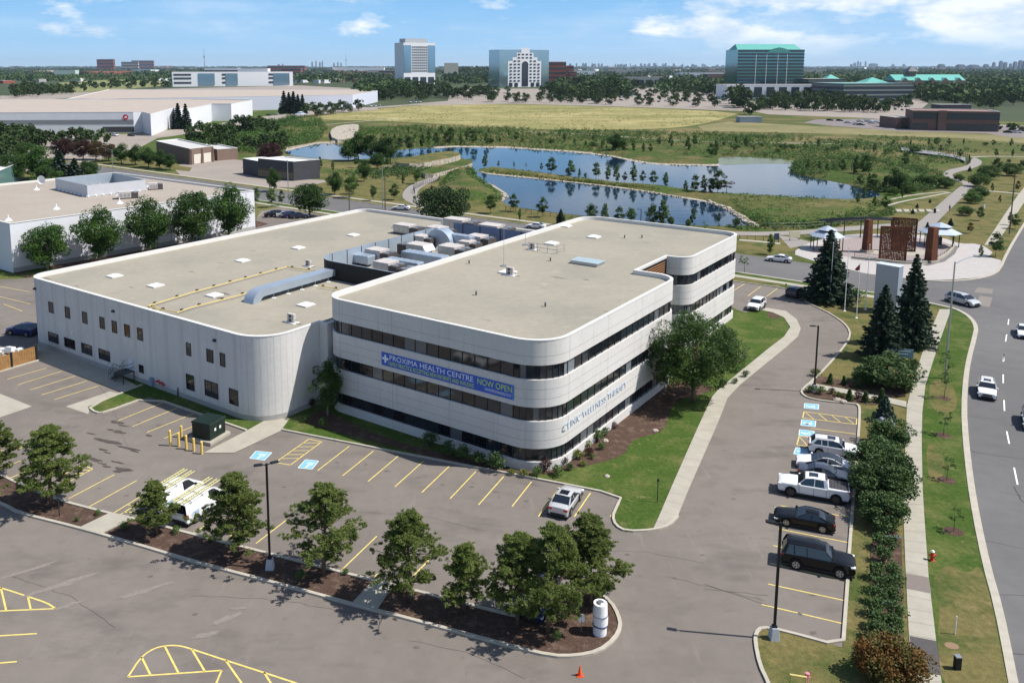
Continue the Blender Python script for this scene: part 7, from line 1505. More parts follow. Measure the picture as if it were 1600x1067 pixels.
r=empty('gas_valve_guard',G(1245,1075),0,'yellow pipe guard with pink valve post on the grass at the bottom edge','pipe guard'); mb=MB(); mb.tube([(-.45,0,0),(-.45,0,.95),(.5,-.1,.85),(.5,-.1,0)],.06,8); mb.build('guard_rail',r,M['pipe']); mb=MB(); mb.cyl(.62,.05,0,.85,.09,10); mb.cyl(.62,.05,.853,1.0,.14,10); mb.tube([(.42,.05,.7),(.82,.05,.7)],.04,6); mb.build('valve_post',r,mat('faded_pink',(.55,.20,.25),.6))
# curved white monument sign with bands
p=G(937,990); r=empty('monument_sign',p,R(60),'white three-tier cylindrical sign with blue bands at the rounded bed end','sign'); h=HT(937,990,941)
mb=MB(); tiers=[(0,.55,.30),(.34,.66,.47),(.68,.66,.44)]
mb.cyl(0,0,0,h*.30,.46,16); mb.build('lower_tier',r,M['wht'],angle=40)
mb=MB(); mb.cyl(.08,0,h*.33,h*.62,.50,16); mb.build('middle_tier',r,M['wht'],angle=40)
mb=MB(); mb.cyl(-.02,0,h*.65,h,.50,16,r1=.46); mb.build('upper_tier',r,M['wht'],angle=40)
BB=mat('blue_band',(.03,.05,.12),.4)
for a,b in ((.301,.329),(.621,.649)): mb=MB(); mb.cyl(.03,0,h*a,h*b,.52,16); mb.build('band',r,BB,angle=40)
mb=MB(); mb.cyl(-.02,0,h+.002,h+.09,.3,14,r1=.2); mb.build('cap',r,M['steel'])
r=empty('small_sign',G(908,988),R(-10),'small white sign on a thin post left of the cylindrical sign','sign'); mb=MB(); mb.cyl(0,0,0,1.0,.03,6); mb.build('post',r,M['steel']); mb=MB(); mb.box(-.2,-.02,.8,.2,.02,1.35); mb.build('plate',r,M['wht'])
for (b,yt,l) in [((93,807),778,'thin black post in the mulch near the left pine'),((1027,785),748,'thin black stake on the lawn corner'),((1227,465),443,'thin brown sign post on the verge behind the bays')]:
    r=empty('thin_post',G(*b),0,l,'post','thin posts'); mb=MB(); mb.cyl(0,0,0,HT(*b,yt),.04,6); mb.build('post',r,M['frame']); mb=MB(); mb.box(-.1,-.02,HT(*b,yt)-.25,.1,.02,HT(*b,yt)); mb.build('plate',r,M['frame'])
# for-lease boards, garden walls, boulders
def yard_sign(b,w,yt,label,rz,m,lines=2):
    h=HT(*b,yt); r=empty('yard_sign',G(*b),rz,label,'sign','low signs by the sidewalk'); mb=MB(); mb.box(-w/2,-.05,h*.35,w/2,.05,h); mb.build('board',r,m)
    for k in range(lines): mb=MB(); z=h*.9-k*h*.22; mb.box(-w*.4,-.055,z-.12,w*(.4-.1*k),-.052,z); mb.build('stripe',r,M['wht'])
    for s in (-1,1): mb=MB(); mb.box(s*w*.4-.05,-.04,0,s*w*.4+.05,.04,h*.35-.002); mb.build('post',r,M['frame'])
yard_sign((1405,566),3.2,545,'wide low teal sign board under the spruces at the sidewalk',R(-12),mat('teal_sign',(.14,.25,.30),.5))
p=empty('yard_sign',G(1396,846),R(0),'tilted grey-blue board lying among the clipped bushes, upper one','sign','low signs by the sidewalk'); mb=MB(); mb.box(-.55,-.35,.35,.55,.35,.42,M=Matrix.Rotation(R(-20),4,'X')); mb.build('board',p,mat('slate_board',(.16,.20,.26),.5)); mb=MB(); mb.cyl(0,0,0,.33,.05,6); mb.build('post',p,M['frame'])
p=empty('yard_sign',G(1383,944),R(0),'small blue and white striped board among the clipped bushes, lower one','sign','low signs by the sidewalk'); mb=MB(); mb.box(-.42,-.25,.35,.42,.25,.41,M=Matrix.Rotation(R(20),4,'X')); mb.build('board',p,mat('blue_board',(.10,.22,.36),.5)); mb=MB(); mb.cyl(0,0,0,.33,.05,6); mb.build('post',p,M['frame'])
mb=MB(); mb.box(-.38,-.06,.412,.38,.06,.42,M=Matrix.Rotation(R(20),4,'X')); mb.build('stripe',p,M['wht'])
def boulder(b,s,label,m=None):
    r_=random.Random(int(b[0])); mb=MB(); mb.sphere((0,0,s*.3),s,10,sz=.55); mb.v=[(x*r_.uniform(.85,1.15),y*r_.uniform(.8,1.1),max(z*r_.uniform(.85,1.1),0)) for x,y,z in mb.v]; o=mb.build('boulder',None,m or M['rock']); o.location=G(*b); tag(o,label,'boulder','boulders in the planting'); 
boulder((1384,664),1.0,'grey granite boulder under the blunt blue-green spruce',mat('granite',(.22,.23,.26),.8,noise=[(3,.3,5)])); boulder((1309,627),.5,'pale stone among the shrubs of the lower strip'); boulder((1317,629),.45,'pale stone right beside the other in the lower strip')
boulder((946,690),.35,'small pale stone by the bright shrub of the right bed'); boulder((948,745),.28,'small white stone on the front lawn'); boulder((1024,674),.35,'small white stone at the mulch edge under the big tree')
# entry path strip between lot and sidewalk
sheet('walkway',poly_px([(1258,607),(1269,597),(1277,602),(1340,613),(1416,629),(1416,638),(1375,628),(1330,618),(1275,609),(1262,612)]),.16,M['concrete'],thick=.15)
sheet('mulch_bed',poly_px([(1270,596),(1276,588),(1300,592),(1345,600),(1380,590),(1416,600),(1414,627),(1340,611),(1277,600)]),.09,M['mulch'],smooth=1)
sheet('mulch_bed',poly_px([(1255,613),(1262,611),(1275,611),(1330,620),(1380,632),(1360,634),(1343,631),(1330,629),(1285,625),(1262,620)]),.095,M['mulch'],smooth=1)
sheet('mulch_bed',poly_px([(1360,830),(1408,826),(1410,900),(1411,1000),(1404,1030),(1355,1020),(1360,930)]),.095,M['mulch'],smooth=1)
mb=MB(); 
sheet('storm_drain',poly_px([(1543,925),(1557,927),(1560,934),(1548,934)]),.03,mat('iron_grate',(.10,.075,.06),.8))
# ================================================================ NEIGHBOURS AND THE FAR DISTANCE
WW_=mat('white_metal_wall',(.66,.67,.70),.7,noise=[(.3,.05,4)]); FRf=mat('far_flat_roof',(.40,.34,.29),.95,noise=[(.1,.08,4)])
def seams(r,a,b,h,step,m,off_=.02):
    d=(b-a); L=d.length; d.normalize(); nn=Vector((d.y,-d.x,0)); mb=MB(); k=step
    while k<L: q=a+d*k+nn*off_; mb.add([(q.x,q.y,.05),(q.x+d.x*.12,q.y+d.y*.12,.05),(q.x+d.x*.12,q.y+d.y*.12,h-.3),(q.x,q.y,h-.3)],[(0,1,2,3)]); k+=step
    mb.build('wall_seams',r,m)
def block(name,corners,h,label,cat='building',wallm=None,roofm=None,par=.35,group=None,z0=0):
    """corners: world points counter-clockwise"""
    c=sum(corners,Vector())/len(corners); c.z=0; r=empty(name,c,0,label,cat,group); mb=MB(); n=len(corners)
    mb.add([(p.x,p.y,z0) for p in corners]+[(p.x,p.y,h) for p in corners],[(i,(i+1)%n,n+(i+1)%n,n+i) for i in range(n)]); mb.build('wall',r,wallm or WW_)
    P=[Vector((p.x,p.y)) for p in corners]; I=inset(P,.35) if par else P; I=[Vector((p.x,p.y)) for p in I]
    if par:
        cp=MB(); WI=lambda x,y,z:Vector((x,y,z)); O2=inset(P,-.08); ring(cp,O2,h,h+.12,None,WI); ledge(cp,O2,I,h+.12,None,WI); ring(cp,I,h-par,h+.12,None,WI,True); cp.build('parapet',r,M['coping'])
    mb=MB(); mb.add([(p.x,p.y,h-par) for p in I],[tuple(range(n))]); mb.build('roof',r,roofm or FRf); keep(r); return r
def ccw(P):
    a=sum(P[i].x*P[(i+1)%len(P)].y-P[(i+1)%len(P)].x*P[i].y for i in range(len(P))); return P if a>0 else P[::-1]
def strips(r,a,b,levels,m,h,name='window_band',off_=.12,gap=None):
    """window strips proud of the wall from a to b (outer side on the right of a->b)"""
    d=(b-a); L=d.length; d.normalize(); nn=Vector((d.y,-d.x,0)); 
    for z in levels:
        mb=MB(); k=0 if gap is None else gap[1]/2
        while k<L-.5:
            e=L if gap is None else min(L,k+gap[0]); q=a+d*k+nn*off_; q2=a+d*e+nn*off_; mb.add([(q.x,q.y,z),(q2.x,q2.y,z),(q2.x,q2.y,z+h),(q.x,q.y,z+h)],[(0,1,2,3)])
            if gap is None: break
            k+=gap[0]+gap[1]
        o=mb.build(name,r,m); o.matrix_parent_inverse=Matrix.Translation(-Vector(r.location))
# white neighbour with roof screen
HN=9.2; A_,B_,C_=G(15,350,HN),G(397,298.5,HN),G(180,270,HN); D_=A_+(C_-B_)
nb=block('neighbour_building',ccw([Vector((p.x,p.y,0)) for p in (A_,B_,C_,D_)]),HN,'white neighbouring warehouse with tan flat roof behind the row of dark trees','warehouse',WW_,M['gravel2'])
a,b=Vector((A_.x,A_.y,0)),Vector((B_.x,B_.y,0)); seams(nb,a,b,HN,6.5,M['joint']); mb=MB(); d=(b-a).normalized(); nn=Vector((d.y,-d.x,0))*.05; mb.add([(a+nn)[:2]+(0,) and (a.x+nn.x,a.y+nn.y,0),(b.x+nn.x,b.y+nn.y,0),(b.x+nn.x,b.y+nn.y,.9),(a.x+nn.x,a.y+nn.y,.9)],[(0,1,2,3)]); mb.build('plinth',nb,M['plinth'])
for o in bpy.data.objects:
    if o.parent==nb: o.matrix_parent_inverse=Matrix.Translation(-Vector(nb.location))
ps=[G(x,y,HN-.3+2.6) for x,y in ((86,279),(136,290),(227,281),(177,270))]; c=sum(ps,Vector())/4; c.z=HN-.3; r=empty('roof_screen',c,0,'pale blue open box screen on the roof of the white neighbour','roof screen'); 
PP=ccw([Vector((p.x,p.y,0)) for p in ps]); P2=[Vector((p.x,p.y)) for p in PP]; wl_=MB(); WI=lambda x,y,z:Vector((x,y,z)); ring(wl_,P2,HN-.3,HN+2.3,None,WI); wl_.build('outer_cladding',r,mat('pale_screen',(.52,.53,.56),.5,.1,noise=[(.5,.06,4)])); wl_=MB(); I=inset(P2,.2); ring(wl_,I,HN-.3,HN+2.3,None,WI,True); ledge(wl_,P2,I,HN+2.303,None,WI); wl_.build('inner_cladding',r,M['screen']); mb=MB()
for i in range(4):
    for k in range(8): q=PP[i].lerp(PP[(i+1)%4],k/8); mb.box(q.x-.25,q.y-.25,HN-.3,q.x+.25,q.y+.25,HN+.0)
mb.build('feet',r,M['wht']); keep(r)
ZN=HN-.34
for (x,y,l) in [(13,345,'white mushroom vent at the near left corner of the neighbour roof'),(88,327,'white mushroom vent in the middle of the neighbour roof'),(187,318,'white mushroom vent in front of the beige unit on the neighbour roof'),(57,297,'white vent left of the roof screen of the neighbour')]:
    r=empty('roof_vent',G(x,y,ZN),0,l,'roof vent','white vents on the neighbour roof'); mb=MB(); mb.cyl(0,0,0,.5,.75,10,r1=.25); mb.cyl(0,0,.5,1.1,.12,8); mb.build('vent_body',r,M['wht'])
air_unit(G(200,310,ZN),R(25),4.2,2.0,1.5,'beige unit right of the roof screen on the neighbour roof',group='units on the neighbour roof'); air_unit(G(243,296,ZN),R(25),3.2,1.8,1.5,'small dark unit at the right of the roof screen on the neighbour roof',group='units on the neighbour roof')
r=empty('satellite_dish',G(66,290,ZN),0,'white round satellite dish on the left of the neighbour roof','satellite dish'); mb=MB(); n=16; mb.add([(0,0,1.1)]+[(1.1*math.cos(t)*.9,-.35,1.4+1.1*math.sin(t)) for t in np.linspace(0,2*math.pi,n,endpoint=False)],[(0,1+k,1+(k+1)%n) for k in range(n)]); mb.build('dish',r,M['wht']); mb=MB(); mb.cyl(0,0,0,1.1,.06,6); mb.build('stand',r,M['steel'])
# building cut by the left edge
P_=[G(x,y,6) for x,y in ((-60,262),(-12,272),(35,252),(-10,244))]; b_=block('office_building',ccw([Vector((p.x,p.y,0)) for p in P_]),6,'white-roofed building with green glass front cut by the left edge','building',mat('aqua_glass',(.12,.22,.22),.15,spec=.7),M['wht'])
# brick garage
def boxb(name,pts_px,h,label,wallm,roofm,cat='building',par=.3,group=None): P=[G(x,y) for x,y in pts_px]; return block(name,ccw(P),h,label,cat,wallm,roofm,par,group)
BR=mat('brown_brick',(.20,.14,.11),.9,noise=[(1.5,.2,5)]); WRF=mat('pale_roof',(.50,.49,.47),.9,noise=[(.3,.06,4)]); CHR=mat('charcoal_brick',(.05,.052,.06),.7,noise=[(1.5,.2,4)])
g1=G(298,257.5); g2=G(334,252.5); g0=G(245,243); h=HT(298,257.5,233); gd=g2-g1; gs_=g0-g1
gar=block('brick_garage',ccw([g1,g2,g2+gs_,g0]),h,'low brown brick garage with pale roof and two white doors','garage',BR,WRF)
g4=G(372,249); g3=G(340,251.5); block('brick_garage_wing',ccw([g3,g4,g4+gs_*.6,g3+gs_*.6]),h*.75,'lower brown wing at the right of the brick garage','garage',BR,WRF)
d=gd.normalized(); L=gd.length; nn=Vector((d.y,-d.x,0))
for k in range(2):
    mb=MB(); q=g1+d*(L*(.14+.42*k))+nn*.12; e=q+d*L*.32; mb.add([(q.x,q.y,.1),(e.x,e.y,.1),(e.x,e.y,h*.62),(q.x,q.y,h*.62)],[(0,1,2,3)]); o=mb.build('garage_door',gar,mat('door_cream%d'%k,(.62,.58,.50),.7)); o.matrix_parent_inverse=Matrix.Translation(-Vector(gar.location))
for k in range(3):
    mb=MB(); q=g1+d*(L*(.0+.47*k))+nn*.3; mb.add([(q.x-.5,q.y-.6,0),(q.x+.5,q.y-.6,0),(q.x+.4,q.y,h*.95),(q.x-.4,q.y,h*.95),(q.x-.5,q.y+.6,0),(q.x+.5,q.y+.6,0)],[(0,1,2,3),(1,5,2),(0,3,4)]); o=mb.build('buttress',gar,BR); o.matrix_parent_inverse=Matrix.Translation(-Vector(gar.location))
# charcoal pavilion
c1,c2=G(459,283),G(500,279); h=HT(459,283,253); c0=G(404,277); cv=block('charcoal_pavilion',ccw([c1,c2,c2+(c0-c1),c0]),h,'boxy charcoal pavilion with bright white roof and dark window front','pavilion',CHR,M['wht'])
strips(cv,c0,c1,[.3],CGL,h*.5,'window_band'); q=G(404,277); e_=G(380,272); block('charcoal_pavilion_wing',ccw([q,e_,e_+(c2-c1)*.8,q+(c2-c1)*.8]),h*.85,'lower charcoal wing left of the pavilion','pavilion',CHR,M['wht'])
# long white warehouses L1 and L2
def roofpts(L_,h): return [Vector((G(x,y,h).x,G(x,y,h).y,0)) for x,y in L_]
H1=HT(210,209,176); rp=roofpts([(-150,177),(208,175.5),(222,175),(235,178.5),(271,168.5),(273,170.5),(305,168),(305,167.8),(329,163.5),(330,162.5),(361,162.5),(394,156.5),(300,155),(120,155),(-150,157)],H1)
w1=block('long_white_warehouse',ccw(rp),H1,'long white warehouse with stepped front and grey stripe at the left','warehouse',WW_,FRf)
BLK=mat('black_stripe',(.06,.06,.065),.7); GST=mat('grey_stripe',(.22,.23,.25),.7)
a,b=rp[0],rp[1]; strips(w1,a,b,[H1*.44],GST,H1*.2,'wall_stripe'); strips(w1,a.lerp(b,.86),b,[.6],BLK,H1*.26,'window_band')
q=a.lerp(b,.965); dd=(b-a).normalized(); n_=Vector((dd.y,-dd.x,0)); mb=MB(); cc=q+n_*.25; rr_=H1*.13; mb.add([(cc.x+dd.x*rr_*math.cos(t),cc.y+dd.y*rr_*math.cos(t),H1*.76+rr_*math.sin(t)) for t in np.linspace(0,2*math.pi,20,endpoint=False)],[tuple(range(20))]); o=mb.build('red_round_emblem',w1,mat('emblem_red',(.55,.03,.05),.6)); o.matrix_parent_inverse=Matrix.Translation(-Vector(w1.location))
cc2=cc+n_*.06; mb=MB(); mb.add([(cc2.x+dd.x*rr_*x,cc2.y+dd.y*rr_*x,H1*.76+rr_*z) for x,z in ((-.55,-.1),(.1,.4),(.55,.35),(.5,-.25),(-.1,-.35))],[(0,1,2,3,4)]); o=mb.build('emblem_mark',w1,M['wht']); o.matrix_parent_inverse=Matrix.Translation(-Vector(w1.location))
H2=HT(552,169,141.5) if False else H1*1.0; rp=roofpts([(118,153),(160,141),(590,141.5),(590,141.6),(576,146),(551,147.3),(400,148),(255,149)],H2)
block('long_grey_warehouse',ccw(roofpts([(100,156),(551,148.5),(590,142),(560,140),(170,140)],H2)),H2,'second long pale grey warehouse behind the stepped white one','warehouse',mat('blue_white_wall',(.55,.57,.66),.7),FRf)
def fb(name,xl,xr,yb,yt,depth,label,wallm,roofm=None,bands=None,bm=None,skew=0,cat='building',gap=None,group=None,par=.4):
    a,b=G(xl,yb),G(xr,yb+skew); d=(b-a).normalized(); nn=Vector((-d.y,d.x,0))*depth; h=HT(xl,yb,yt); r=block(name,ccw([a,b,b+nn,a+nn]),h,label,cat,wallm,roofm or FRf,par,group)
    if bands:
        nf,fr=bands; strips(r,a,b,[h*(k+.35)/nf for k in range(nf)],bm or GLF,h/nf*fr,'window_band',.3,gap); strips(r,b,b+nn,[h*(k+.35)/nf for k in range(nf)],bm or GLF,h/nf*fr,'window_band',.3,gap); strips(r,a+nn,a,[h*(k+.35)/nf for k in range(nf)],bm or GLF,h/nf*fr,'window_band',.3,gap)
    return r,a,b,nn,h
GLF=glass('far_dark_glass',(.035,.045,.06),.15,.6); GLB=mat('far_blue_glass',(.25,.40,.52),.1,.7,.8); TWH=mat('tower_white',(.78,.78,.80),.7); TEAL=mat('teal_metal_roof',(.13,.42,.36),.5,.1); GLK=mat('mirror_glass',(.14,.30,.32),.08,.75,.8); GLT=mat('teal_mirror_glass',(.34,.46,.52),.08,.75,.8)
def addp(r,name,quads_,m):
    mb=MB()
    for q in quads_: mb.add(q,[tuple(range(len(q)))])
    o=mb.build(name,r,m); o.matrix_parent_inverse=Matrix.Translation(-Vector(r.location)); return o
def panel(r,name,a,d,x0,x1,z0,z1,m,off_):
    nn=Vector((d.y,-d.x,0))*off_; p=a+nn; return addp(r,name,[[(p.x+d.x*x0,p.y+d.y*x0,z0),(p.x+d.x*x1,p.y+d.y*x1,z0),(p.x+d.x*x1,p.y+d.y*x1,z1),(p.x+d.x*x0,p.y+d.y*x0,z1)]],m)
# lots round the far offices
def lot(P,m='lotfar',z=.003,nm='lot_far'): sheet(nm,poly_px(P),z,M[m])
lot([(640,163),(700,158),(705,141),(745,136),(770,139),(880,139),(880,150),(930,155),(1000,149),(985,139),(1060,136),(1130,149),(1180,160),(1165,172),(1000,166.5),(800,161)],z=.03)
lot([(1180,160),(1300,156),(1440,155),(1450,162),(1425,183),(1380,186),(1200,179),(1165,172)],z=.03); sheet('lot_dark',poly_px([(1275,187),(1400,186),(1570,196),(1660,200),(1660,216),(1580,215),(1540,209),(1400,205),(1300,197),(1255,192)]),.035,mat('dark_lot',(.20,.175,.17),.95,noise=[(.1,.1,4)]))
sheet('street_far',poly_px([(1150,172),(1300,181.5),(1430,190),(1700,206),(1700,202.5),(1430,188),(1300,179.5),(1190,172)]),.04,M['lotfar']); sheet('street_far',poly_px([(395,184),(520,172),(640,163.5),(800,160.5),(1000,166),(1160,172.5),(1160,174),(1000,168),(800,162.5),(640,165.5),(525,174),(395,187)]),.04,M['lotfar'])
sheet('field_far',poly_px([(90,130),(170,125),(257,125),(262,134),(180,141),(92,146)]),.02,mat('pale_green_field',(.20,.21,.08),.95,noise=[(.02,.2,5)])); lot([(0,150),(90,146),(260,139),(470,134),(600,141),(590,146),(130,152),(0,160)],z=.02)
lot([(-100,212),(210,210),(270,203),(395,186),(480,174),(520,168),(590,168),(590,172),(480,180),(400,192),(270,213),(200,222),(-100,232)],z=.025)
# tower 1: white with blue glass flanks
r,a,b,nn,h=fb('office_tower',632,680,132,66,38,'tall white office tower with grid of small windows and blue glass corners','',None) if False else fb('office_tower',631,680,132,67,45,'tall white office tower with grid of small windows and blue glass corners',TWH,FRf,None,None,-.55,'office tower')
d=(b-a).normalized(); L=(b-a).length; panel(r,'glass_flank',a,d,0,L*.24,h*.28,h*.94,GLB,.4); panel(r,'glass_flank',a,d,L*.76,L,h*.28,h*.94,GLB,.4)
for k in range(10):
    z=h*(.30+.064*k)
    for j in range(8): x=L*(.26+.49*j/8); panel(r,'window',a,d,x+L*.008,x+L*.050,z,z+h*.038,GLF,.5)
for j in range(4): x=L*(.02+.25*j); panel(r,'entrance_glass',a,d,x,x+L*.19,h*.02,h*.17,GLF,.5)
strips(r,b,b+nn,[h*(.12+.08*k) for k in range(10)],GLF,h*.03,'window_band',.4)
r2=block('tower_penthouse',ccw([a+d*L*.12+nn*.15,a+d*L*.82+nn*.15,a+d*L*.82+nn*.8,a+d*L*.12+nn*.8]),8,'pale block','x') if False else None
q=[a+d*L*.10+nn*.15,a+d*L*.80+nn*.15,a+d*L*.80+nn*.8,a+d*L*.10+nn*.8]; mb=MB(); mb.prism([(p.x,p.y) for p in q],h,h*1.10); o=mb.build('penthouse',r,mat('penthouse_grey',(.45,.48,.50),.7)); o.matrix_parent_inverse=Matrix.Translation(-Vector(r.location))
# tower 2: glass box with stepped white centre
r,a,b,nn,h=fb('office_tower',780,857,137,78,45,'glass office tower with white stepped centre and tall arched window',GLT,FRf,None,None,-.8,'office tower'); d=(b-a).normalized(); L=(b-a).length
for k,(x0,x1,z1) in enumerate([(.17,.84,.70),(.26,.76,.80),(.34,.68,.92),(.43,.60,1.05)]): panel(r,'white_centre',a,d,L*x0,L*x1,0,h*z1,TWH,.35+.12*k)
for k in range(9):
    for j in range(8):
        if j in(3,4) and k<7: continue
        x=L*(.19+.64*j/8); z=h*(.15+.088*k)
        if (k>=6 and j in(0,7)) or (k>=7 and j in(1,6)) or(k>=8 and j in(0,1,6,7)): continue
        panel(r,'window',a,d,x+L*.01,x+L*.058,z,z+h*.04,GLF,.95)
pa=[(x,z) for x,z in [(.445,0.02),(.575,.02),(.575,.62),(.56,.67),(.51,.70),(.46,.67),(.445,.62)]]; p=a+Vector((d.y,-d.x,0))*1.0; addp(r,'arched_window',[[(p.x+d.x*L*x,p.y+d.y*L*x,h*z) for x,z in pa]],GLF)
for j in range(6):
    if j not in(2,3): x=L*(.19+.11*j); panel(r,'entrance_glass',a,d,x,x+L*.07,h*.01,h*.12,GLF,.95)
# red stepped block behind tower 2
for (x0,x1,yb,yt,l) in [(846,884,132,97,'tall part of the stepped red office block behind the glass tower'),(884,896,132,103,'middle step of the red office block'),(890,901,133,112,'lowest step of the red office block')]: fb('red_office_block',x0,x1,yb,yt,30,l,mat('red_granite%d'%x0,(.36,.11,.07),.8),None,(5,.4),GLF,0,'office block',None,'stepped red office block')
fb('cream_block',694,716,122,99,30,'cream residential block right of the white tower',mat('cream_wall',(.58,.52,.42),.8),None,None,None)
# green-roofed dark glass tower
r,a,b,nn,h=fb('glass_tower',1150,1253,149,78,50,'dark mirror glass tower with green pitched roof',GLK,TEAL,None,None,0,'office tower'); d=(b-a).normalized(); L=(b-a).length
strips(r,a,b,[h*(k+.3)/14 for k in range(14)],GLF,h/14*.55,'window_band',.3); strips(r,b,b+nn,[h*(k+.3)/14 for k in range(14)],GLF,h/14*.5,'window_band',.3)
for x in (.27,.43,.60,.74): panel(r,'white_mullion',a,d,L*x,L*x+.8,0,h*.9,TWH,.6)
pts=[a+nn*.0,b+nn*.0,b+nn,a+nn]; ridge=[a+d*L*.05+nn*.5,a+d*L*.95+nn*.5]; zt=h*1.13
addp(r,'green_roof',[[(pts[0].x,pts[0].y,h*.96),(pts[1].x,pts[1].y,h*.96),(ridge[1].x,ridge[1].y,zt),(ridge[0].x,ridge[0].y,zt)],[(pts[2].x,pts[2].y,h*.96),(pts[3].x,pts[3].y,h*.96),(ridge[0].x,ridge[0].y,zt),(ridge[1].x,ridge[1].y,zt)],[(pts[1].x,pts[1].y,h*.96),(pts[2].x,pts[2].y,h*.96),(ridge[1].x,ridge[1].y,zt)],[(pts[3].x,pts[3].y,h*.96),(pts[0].x,pts[0].y,h*.96),(ridge[0].x,ridge[0].y,zt)]],TEAL)
p=a+Vector((d.y,-d.x,0))*2; addp(r,'gable',[[(p.x+d.x*L*x,p.y+d.y*L*x,h*z) for x,z in ((.42,.94),(.80,.94),(.70,1.02),(.61,1.05),(.52,1.02))]],TEAL)
r,a,b,nn,h=fb('glass_podium',1135,1314,156,133,40,'white-framed glass podium at the foot of the dark glass tower',TWH,FRf,None,None,0,'building'); d=(b-a).normalized(); L=(b-a).length
for j in range(9): panel(r,'window',a,d,L*(.02+.108*j),L*(.02+.108*j+.07),h*.15,h*.85,GLF,.4)
r,a,b,nn,h=fb('dark_glass_building',1316,1425,160,131,55,'long low dark glass office with green roof peaks',GLF,TEAL,(4,.35),mat('pale_lines',(.16,.20,.19),.3),-1); fb('dark_glass_building',1262,1318,150,124,50,'dark glass link block between tower podium and low office',GLF,FRf,(4,.3),bpy.data.materials['pale_lines'])
for x0,x1,yb,yt,l in [(1350,1392,150,125,'green pyramid roof on the low dark glass office, left'),(1288,1316,146,120,'green roof lantern beside the dark glass tower')]:
    a,b=G(x0,yb),G(x1,yb); h0=HT(x0,yb,yt+6); h1=HT(x0,yb,yt); d=(b-a); nn=Vector((-d.y,d.x,0)); r=empty('green_roof_lantern',(a+b)/2,0,l,'roof','green roof lanterns'); mb=MB(); q=[a,b,b+nn,a+nn]; c=sum(q,Vector())/4; mb.add([(p_.x,p_.y,0) for p_ in q]+[(p_.x,p_.y,h0) for p_ in q],[(0,1,5,4),(1,2,6,5),(2,3,7,6),(3,0,4,7)]); mb.build('lantern_wall',r,GLF); mb=MB(); mb.add([(p_.x,p_.y,h0) for p_ in q]+[(c.x,c.y,h1+3)],[(0,1,4),(1,2,4),(2,3,4),(3,0,4)]); mb.build('roof',r,TEAL); keep(r)
# green-roofed residence with gables
a,b=G(1398,139),G(1508,139); d=(b-a).normalized(); L=(b-a).length; nn=Vector((-d.y,d.x,0)); h=HT(1398,139,126); ht=HT(1398,139,117); r=empty('gabled_residence',a,0,'long brick residence with a row of green gabled roofs and a turret','residence'); mb=MB(); q=[a,b,b+nn*40,a+nn*40]; mb.prism([(p.x,p.y) for p in q],0,h); mb.build('wall',r,BR); mb=MB(); c,e=a+nn*20,b+nn*20; mb.add([(a.x,a.y,h),(b.x,b.y,h),(e.x,e.y,ht),(c.x,c.y,ht),(q[2].x,q[2].y,h),(q[3].x,q[3].y,h)],[(0,1,2,3),(2,4,5,3),(1,4,2),(0,3,5)]); mb.build('roof',r,TEAL)
for k in range(5):
    x=L*(.06+.19*k); w_=L*.13; p=a+d*x-nn*4; mb=MB(); e=p+d*w_; m_=p+d*w_/2; mb.add([(p.x,p.y,0),(e.x,e.y,0),(e.x,e.y,h*.8),(m_.x,m_.y,h+4),(p.x,p.y,h*.8)],[(0,1,2,3,4)]); mb.build('gable_front',r,BR); mb=MB(); f=m_+nn*16; mb.add([(p.x-d.x,p.y-d.y,h*.8-.5),(m_.x,m_.y,h+4.5),(f.x,f.y,h+4.5),(p.x+nn.x*16,p.y+nn.y*16,h*.8-.5),(e.x+d.x,e.y+d.y,h*.8-.5),(e.x+nn.x*16,e.y+nn.y*16,h*.8-.5)],[(0,1,2,3),(1,4,5,2)]); mb.build('gable_roof',r,TEAL)
p=G(1431,139); hh=HT(1431,139,103); mb=MB(); mb.box(p.x-6,p.y+14,h,p.x+6,p.y+26,hh*.75); mb.build('turret',r,BR); mb=MB(); mb.add([(p.x-9,p.y+11,hh*.75),(p.x+9,p.y+11,hh*.75),(p.x+9,p.y+29,hh*.75),(p.x-9,p.y+29,hh*.75),(p.x,p.y+20,hh)],[(0,1,4),(1,2,4),(2,3,4),(3,0,4)]); mb.build('turret_roof',r,GLF); keep(r)
# brown two-storey office at right
BRB=mat('dusty_brown_brick',(.17,.105,.085),.9,noise=[(.5,.15,4)]); r,a,b,nn,h=fb('brown_office',1425,1560,203.5,172,30,'two-storey brown brick office with dark window bands at the right','',None) if False else fb('brown_office',1425,1560,203.5,173,28,'two-storey brown brick office with dark window bands at the right',BRB,mat('terracotta_roof',(.30,.17,.13),.9),None,None,3)
d=(b-a).normalized(); L=(b-a).length
for x0,x1,z0,z1 in ((.0,.27,.58,.9),(.39,1.0,.58,.9),(.0,.18,.06,.36),(.39,.58,.06,.36),(.60,.78,.06,.36),(.80,.98,.06,.36),(.28,.30,.0,.9)): panel(r,'window_band',a,d,L*x0,L*x1,h*z0,h*z1,GLF,.3)
panel(r,'entrance_tower',a,d,L*.29,L*.39,0,h*1.03,BRB,1.6); fb('brown_office_wing',1399,1425,201,184,20,'low brown wing at the left of the brown office',BRB,None); fb('roof_plant',1466,1515,197,164,10,'dark plant room on the roof of the brown office',BLK,None)
# blue-grey container by the field
fb('storage_container',1156,1190,192,183,8,'long grey-blue storage container at the edge of the field',mat('container_blue',(.22,.28,.34),.6),None,None,None,0,'container')
# gazebo by the weir
gazebo((470,184),4.5,178,'small pale green gazebo far off above the left pond arm',2.6)
